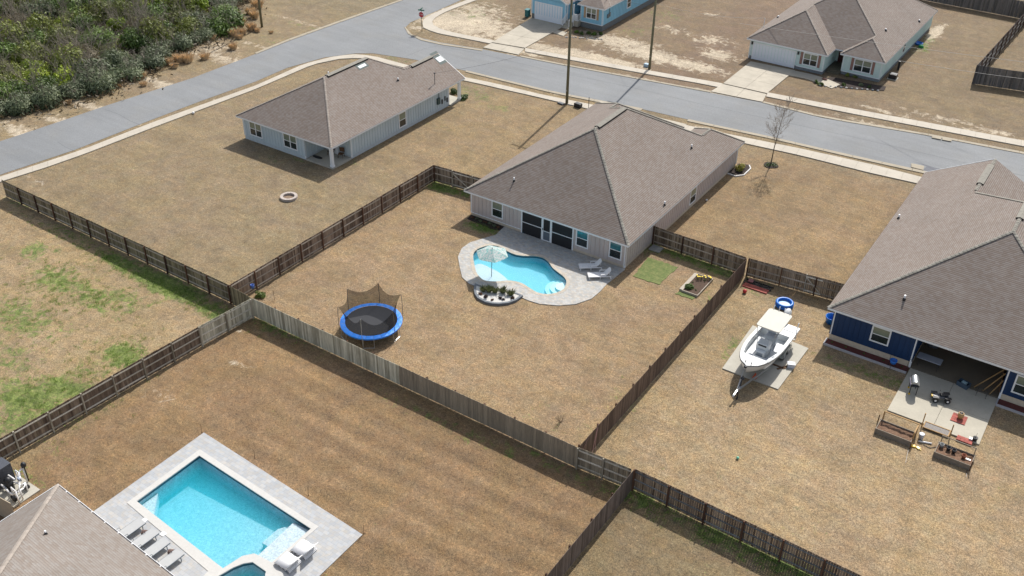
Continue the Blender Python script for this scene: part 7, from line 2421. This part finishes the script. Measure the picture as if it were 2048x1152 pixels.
q = B(); q.box(px - 1.9, px - .95, py - .9, py + .6, 0, 1.5); o = q.build('heater_cabinet', pm("slate_cabinet", (76, 80, 88), .6, k=.8), None, bevel=.03); tag(o, 'tall slate cabinet left of the pool pump set', 'cabinet')

# ------------------------------------------------------------------ street things
def utility_pole(label, u, v, h, r=.16, lean=(0, 0), arm=True, xf=False):
    x, y = G(u, v)
    t = thing('utility_pole', label, 'utility pole', (x, y, 0), group='wooden utility poles')
    q = B(); q.cyl((0, 0, -.2), (lean[0], lean[1], h), r, r * .68, 12); q.build('pole', M_pole, t, world=False)
    q = B(); q.beam((lean[0] - 1.1, lean[1], h - .5), (lean[0] + 1.1, lean[1], h - .5), .1, .12); ca = q.build('crossarm', M_pole, t, world=False)
    for sx in (-1, 0, 1):
        q = B(); q.lathe([(.03, -.44), (.06, -.40), (.03, -.3), (0, -.28)], (lean[0] + sx, lean[1], h), 8); q.build('insulator', M_whitep, ca, world=False)
    q = B(); q.cbox((.0, -r - .01, 1.6), (.1, .02, .15)); q.build('tag', M_steel, t, world=False)
    if xf:
        q = B(); q.cyl((lean[0] + .35, lean[1] - .1, 8.0), (lean[0] + .35, lean[1] - .1, 8.75), .22, n=14); q.build('transformer', pm("transformer_grey", (150, 154, 154), .5, k=.8), t, world=False)
    return t, (x + lean[0], y + lean[1], h)


_, T1 = utility_pole('tall utility pole in the middle by the sidewalk in front of the taupe house', 1133.5, 207.7, 13.2, .17, (0.0, 0), xf=False)
_, T2 = utility_pole('utility pole across the street right of the sky blue house', 1298.7, 138, 12.5, .16, (.0, 0))
_, T3 = utility_pole('utility pole at the end of the shrub thicket', 524, 54, 12.5, .16, (.1, 0))
x, y = G(524, 54)


def wire(label, a, c, sag=.8, r=.018, mt=None):
    a, c = Vector(a), Vector(c); pts = []
    for i in range(15):
        t = i / 14; p = a.lerp(c, t); p.z -= 4 * sag * t * (1 - t); pts.append(p)
    q = B(); q.tube(pts, r, 4); o = q.build('overhead_wire', mt or pm("aluminium_wire", (176, 174, 168), .5, k=.9)); tag(o, label, 'wire', 'overhead wires')


wire('service wire from the tall pole to the mast of the grey-blue house', T1[:2] + (7.2,), (-63.2, 80.45, 4.3), .35, .012, M_darkmetal)
wire('service wire to the mast of the sky blue house', T2[:2] + (7.8,), (-61.4, 115.0, 4.5), .4, .012, M_darkmetal)
wire('service wire running from the pole to the pale green house', T2[:2] + (8.0,), (-41.4, 119.5, 4.0), .5, .014)
def RP(u, v, y):     # point of the vertical plane y = const on that sight line
    d = ray(u, v); t = y / d.y; return (d.x * t, y, CAM_H + d.z * t)
wire('lower street-side wire crossing in front of the pale green house', RP(1480, 47, 118), RP(2080, 128, 110), .1, .016)
wire('upper wire crossing to the right edge above the slate fence', RP(1790, 120, 108), RP(2090, 163, 102), .1, .016)
wire('wire crossing the top-left corner over the thicket, upper', RP(-20, 43, 84), RP(160, -8, 92), .05, .025)
wire('wire crossing the thicket near the top-left, lower', RP(-20, 122, 74), RP(235, 38, 84), .1, .018, M_darkmetal)
# stop sign
x, y = G(844, 63)
sg = thing('stop_sign', 'red stop sign with green street name blades at the corner', 'road sign', (x, y, 0), math.radians(12))
q = B(); q.cyl((0, 0, 0), (0, 0, 3.0), .035, n=8); q.build('post', M_darkmetal, sg, world=False)
M_sred = pm("sign_red", (200, 36, 44), .4, .03, k=.85)
q = B(); oc = [(.38 * math.cos(math.pi / 8 + k * math.pi / 4), .38 * math.sin(math.pi / 8 + k * math.pi / 4)) for k in range(8)]
q.add([(a, -.05, 2.25 + c) for a, c in oc] + [(a, -.04, 2.25 + c) for a, c in oc], [tuple(range(8)), tuple(range(15, 7, -1))] + [(k, k + 8, (k + 1) % 8 + 8, (k + 1) % 8) for k in range(8)])
pnl = q.build('octagon_panel', M_whitep, sg, world=False)
q = B(); q.add([(a * .93, -.056, 2.25 + c * .93) for a, c in oc], [tuple(range(8))]); q.build('red_face', M_sred, pnl, world=False)
cu = bpy.data.curves.new('stop', 'FONT'); cu.body = 'STOP'; cu.size = .27; cu.align_x = 'CENTER'; cu.align_y = 'CENTER'; cu.extrude = .002
tmp = bpy.data.objects.new('tmp', cu); COL.objects.link(tmp)
bpy.context.view_layer.update()
me = bpy.data.meshes.new_from_object(tmp.evaluated_get(bpy.context.evaluated_depsgraph_get())); bpy.data.objects.remove(tmp)
me.transform(Matrix.Translation((0, -.062, 2.25)) @ Matrix.Rotation(math.pi / 2, 4, 'X'))
me.materials.clear()
link_mesh('lettering', me, M_whitep, pnl)
for k, (rz, z) in enumerate(((0.1, 2.82), (1.6, 3.0))):
    q = B(); q.cbox((0, 0, z), (.85, .02, .16), Matrix.Rotation(rz, 3, 'Z')); q.build('street_name_blade', pm("sign_green", (36, 120, 104), .4, .03, k=.85), sg, world=False)
# boxes by the poles
for u, v, sz, mt, nm, lb in ((1122, 208, (.75, .45, .14), pm("box_lid_dark", (70, 78, 86), .6, k=.8), 'utility_box', 'flat grey utility lid left of the tall pole'), (1140, 209, (.5, .4, .06), pm("lid_pale", (170, 190, 204), .5, k=.8), 'valve_cover', 'small pale flat lid right of the tall pole'),
                             (1156, 214, (.8, .55, .45), M_black, 'utility_box', 'black utility box on the lawn right of the tall pole'), (1293, 133, (.6, .5, .35), pm("box_paleblue", (170, 196, 214), .5, k=.8), 'utility_box', 'pale blue utility box beside the far pole')):
    x, y = G(u, v)
    t = thing(nm, lb, 'utility box', (x, y, 0), -.1, 'utility boxes by the poles')
    q = B(); q.cbox((0, 0, sz[2] / 2), sz); q.build('body', mt, t, world=False, bevel=.03)
    q = B(); q.cbox((0, 0, sz[2] + .012), (sz[0] * .85, sz[1] * .8, .02)); q.build('lid', mt, t, world=False)
x, y = G(1177, 217); q = B(); q.beam((x, y, 0), (x, y, 1.35), .05, .05); q.cbox((x, y, .9), (.09, .05, .08)); o = q.build('marker_post', M_darkmetal); tag(o, 'thin dark marker post at the driveway left of the taupe roof', 'post')
# bins and oddments across the street
x, y = G(1056, 34)
t = thing('trash_bin', 'teal wheeled trash bin at the left corner of the sky blue house', 'trash bin', (x - .1, y, 0))
M_teal = pm("bin_teal", (28, 110, 112), .5, .06, k=.85)
q = B(); q.prism([(-.25, -.28), (.25, -.28), (.28, .3), (-.28, .3)], .08, 1.0); q.build('body', M_teal, t, world=False)
q = B(); q.cbox((0, 0, 1.03), (.62, .7, .06), Matrix.Rotation(.06, 3, 'X')); q.build('lid', M_teal, t, world=False)
for sx in (-1, 1):
    q = B(); q.cyl((sx * .26, .3, .12), (sx * .32, .3, .12), .12, n=12); q.build('wheel', M_black, t, world=False)
for i, (u, v, s) in enumerate(((1163, 70, .8), (1176, 69, .85), (1188, 71, .8), (1200, 70, .7), (1150, 66, .7))):
    x, y = G(u, v); leafy('shrub', 'dark green low shrub before the sky blue house, %s from left' % ORD[(1, 2, 3, 4, 0)[i]], 'shrub', x, y + .2, 0, 600, (.6 * s, .45 * s, .8 * s), .06, ML['green'], 520 + i, 'low shrubs in front of the sky blue house')
r_ = random.Random(2)
for i in range(14):
    x, y = G(1130 + i * 5.5 + r_.uniform(-2, 2), 74 + (i * .35) + r_.uniform(-1, 1)); q = B(); q.lathe([(0, 0), (.14, .02), (.12, .1), (0, .13)], (0, 0, 0), 7); o = q.build('stone', M_gravel); o.location = (x, y, 0); o.scale = (1, .8, r_.uniform(.7, 1.2)); tag(o, 'pale edging stone before the sky blue house bed, %s from left' % ORD[i], 'stone', 'edging stones')
# pale green house front bed
q = B(); q.prism([G(1664, 155, 0), G(1772, 174), G(1768, 182), G(1700, 178), G(1625, 166), G(1640, 158)], -.01, .06); o = q.build('mulch_bed', M_mulchd); tag(o, 'dark mulch bed in front of the pale green house', 'mulch bed')
for i, (u, v, s, mt, lb) in enumerate(((1632, 166, .5, M_leaf_g, 'left'), (1641, 171, .55, M_leaf_g, 'second'), (1648, 160, .5, mat_leaf("leaf_reddish", (130, 92, 84), (160, 120, 104), .8), 'reddish'), (1688, 171, .45, M_leaf_g, 'middle'), (1722, 172, .5, ML['sage'], 'greyish'), (1738, 175, .5, M_leaf_g, 'right'),
                                   (1695, 153, .6, ML['olive'], 'olive wall'), (1710, 156, .5, ML['olive'], 'second olive wall'))):
    x, y = G(u, v); leafy('plant', lb + ' plant in the front bed of the pale green house', 'plant', x, y, .04, 300, (.4 * s / .5, .35, .4 * s / .5), .06, mt, 540 + i, 'plants before the pale green house')
for i in range(12):
    u, v = 1640 + i * 10.5, 172 + 1.0 * i * .9
    x, y = G(u, v); q = B(); q.lathe([(0, 0), (.15, .02), (.12, .12), (0, .15)], (0, 0, 0), 7); o = q.build('stone', M_gravel if i % 2 else M_fstone); o.location = (x, y, 0); tag(o, 'small edging stone before the pale green house bed, %s from left' % ORD[i], 'stone', 'stones before the pale green house')
x, y = G(1785, 157)
t = thing('ac_unit', 'black air conditioner unit at the right front corner of the pale green house', 'air conditioner', (x, y, 0))
q = B(); q.box(-.45, .45, -.4, .4, .06, .6); q.build('cabinet', M_black, t, world=False, bevel=.03)
q = B(); q.cyl((0, 0, .6), (0, 0, .63), .32, n=16); q.build('fan_grille', M_darkmetal, t, world=False)
q = B(); q.box(-.55, .55, -.55, .55, 0, .06); q.build('pad', M_pad, t, world=False)
x, y = G(1796, 140); q = B(); q.box(x - .12, x + .12, y - .1, y + .1, 0, 1.1); o = q.build('dark_post', M_black); tag(o, 'short thick black post beside the air conditioner of the pale green house', 'post')
x, y = G(1841, 90); q = B(); q.lathe([(0, 0), (.5, .0), (.55, .2), (.5, .22), (.45, .05), (0, .05)], (0, 0, 0), 20); o = q.build('kiddie_pool', M_blue); o.location = (x - .3, y + .2, 0); tag(o, 'small blue wading pool beside the wall of the pale green house', 'wading pool')
x, y = G(1845, 92); q = B(); q.lathe([(0, 0), (.35, .0), (.3, .3), (0, .4)], (0, 0, 0), 12); o = q.build('toy', pm("toy_green", (30, 140, 70), .5, k=.8)); o.location = (x, y - .8, 0); tag(o, 'green toy beside the blue wading pool', 'toy')
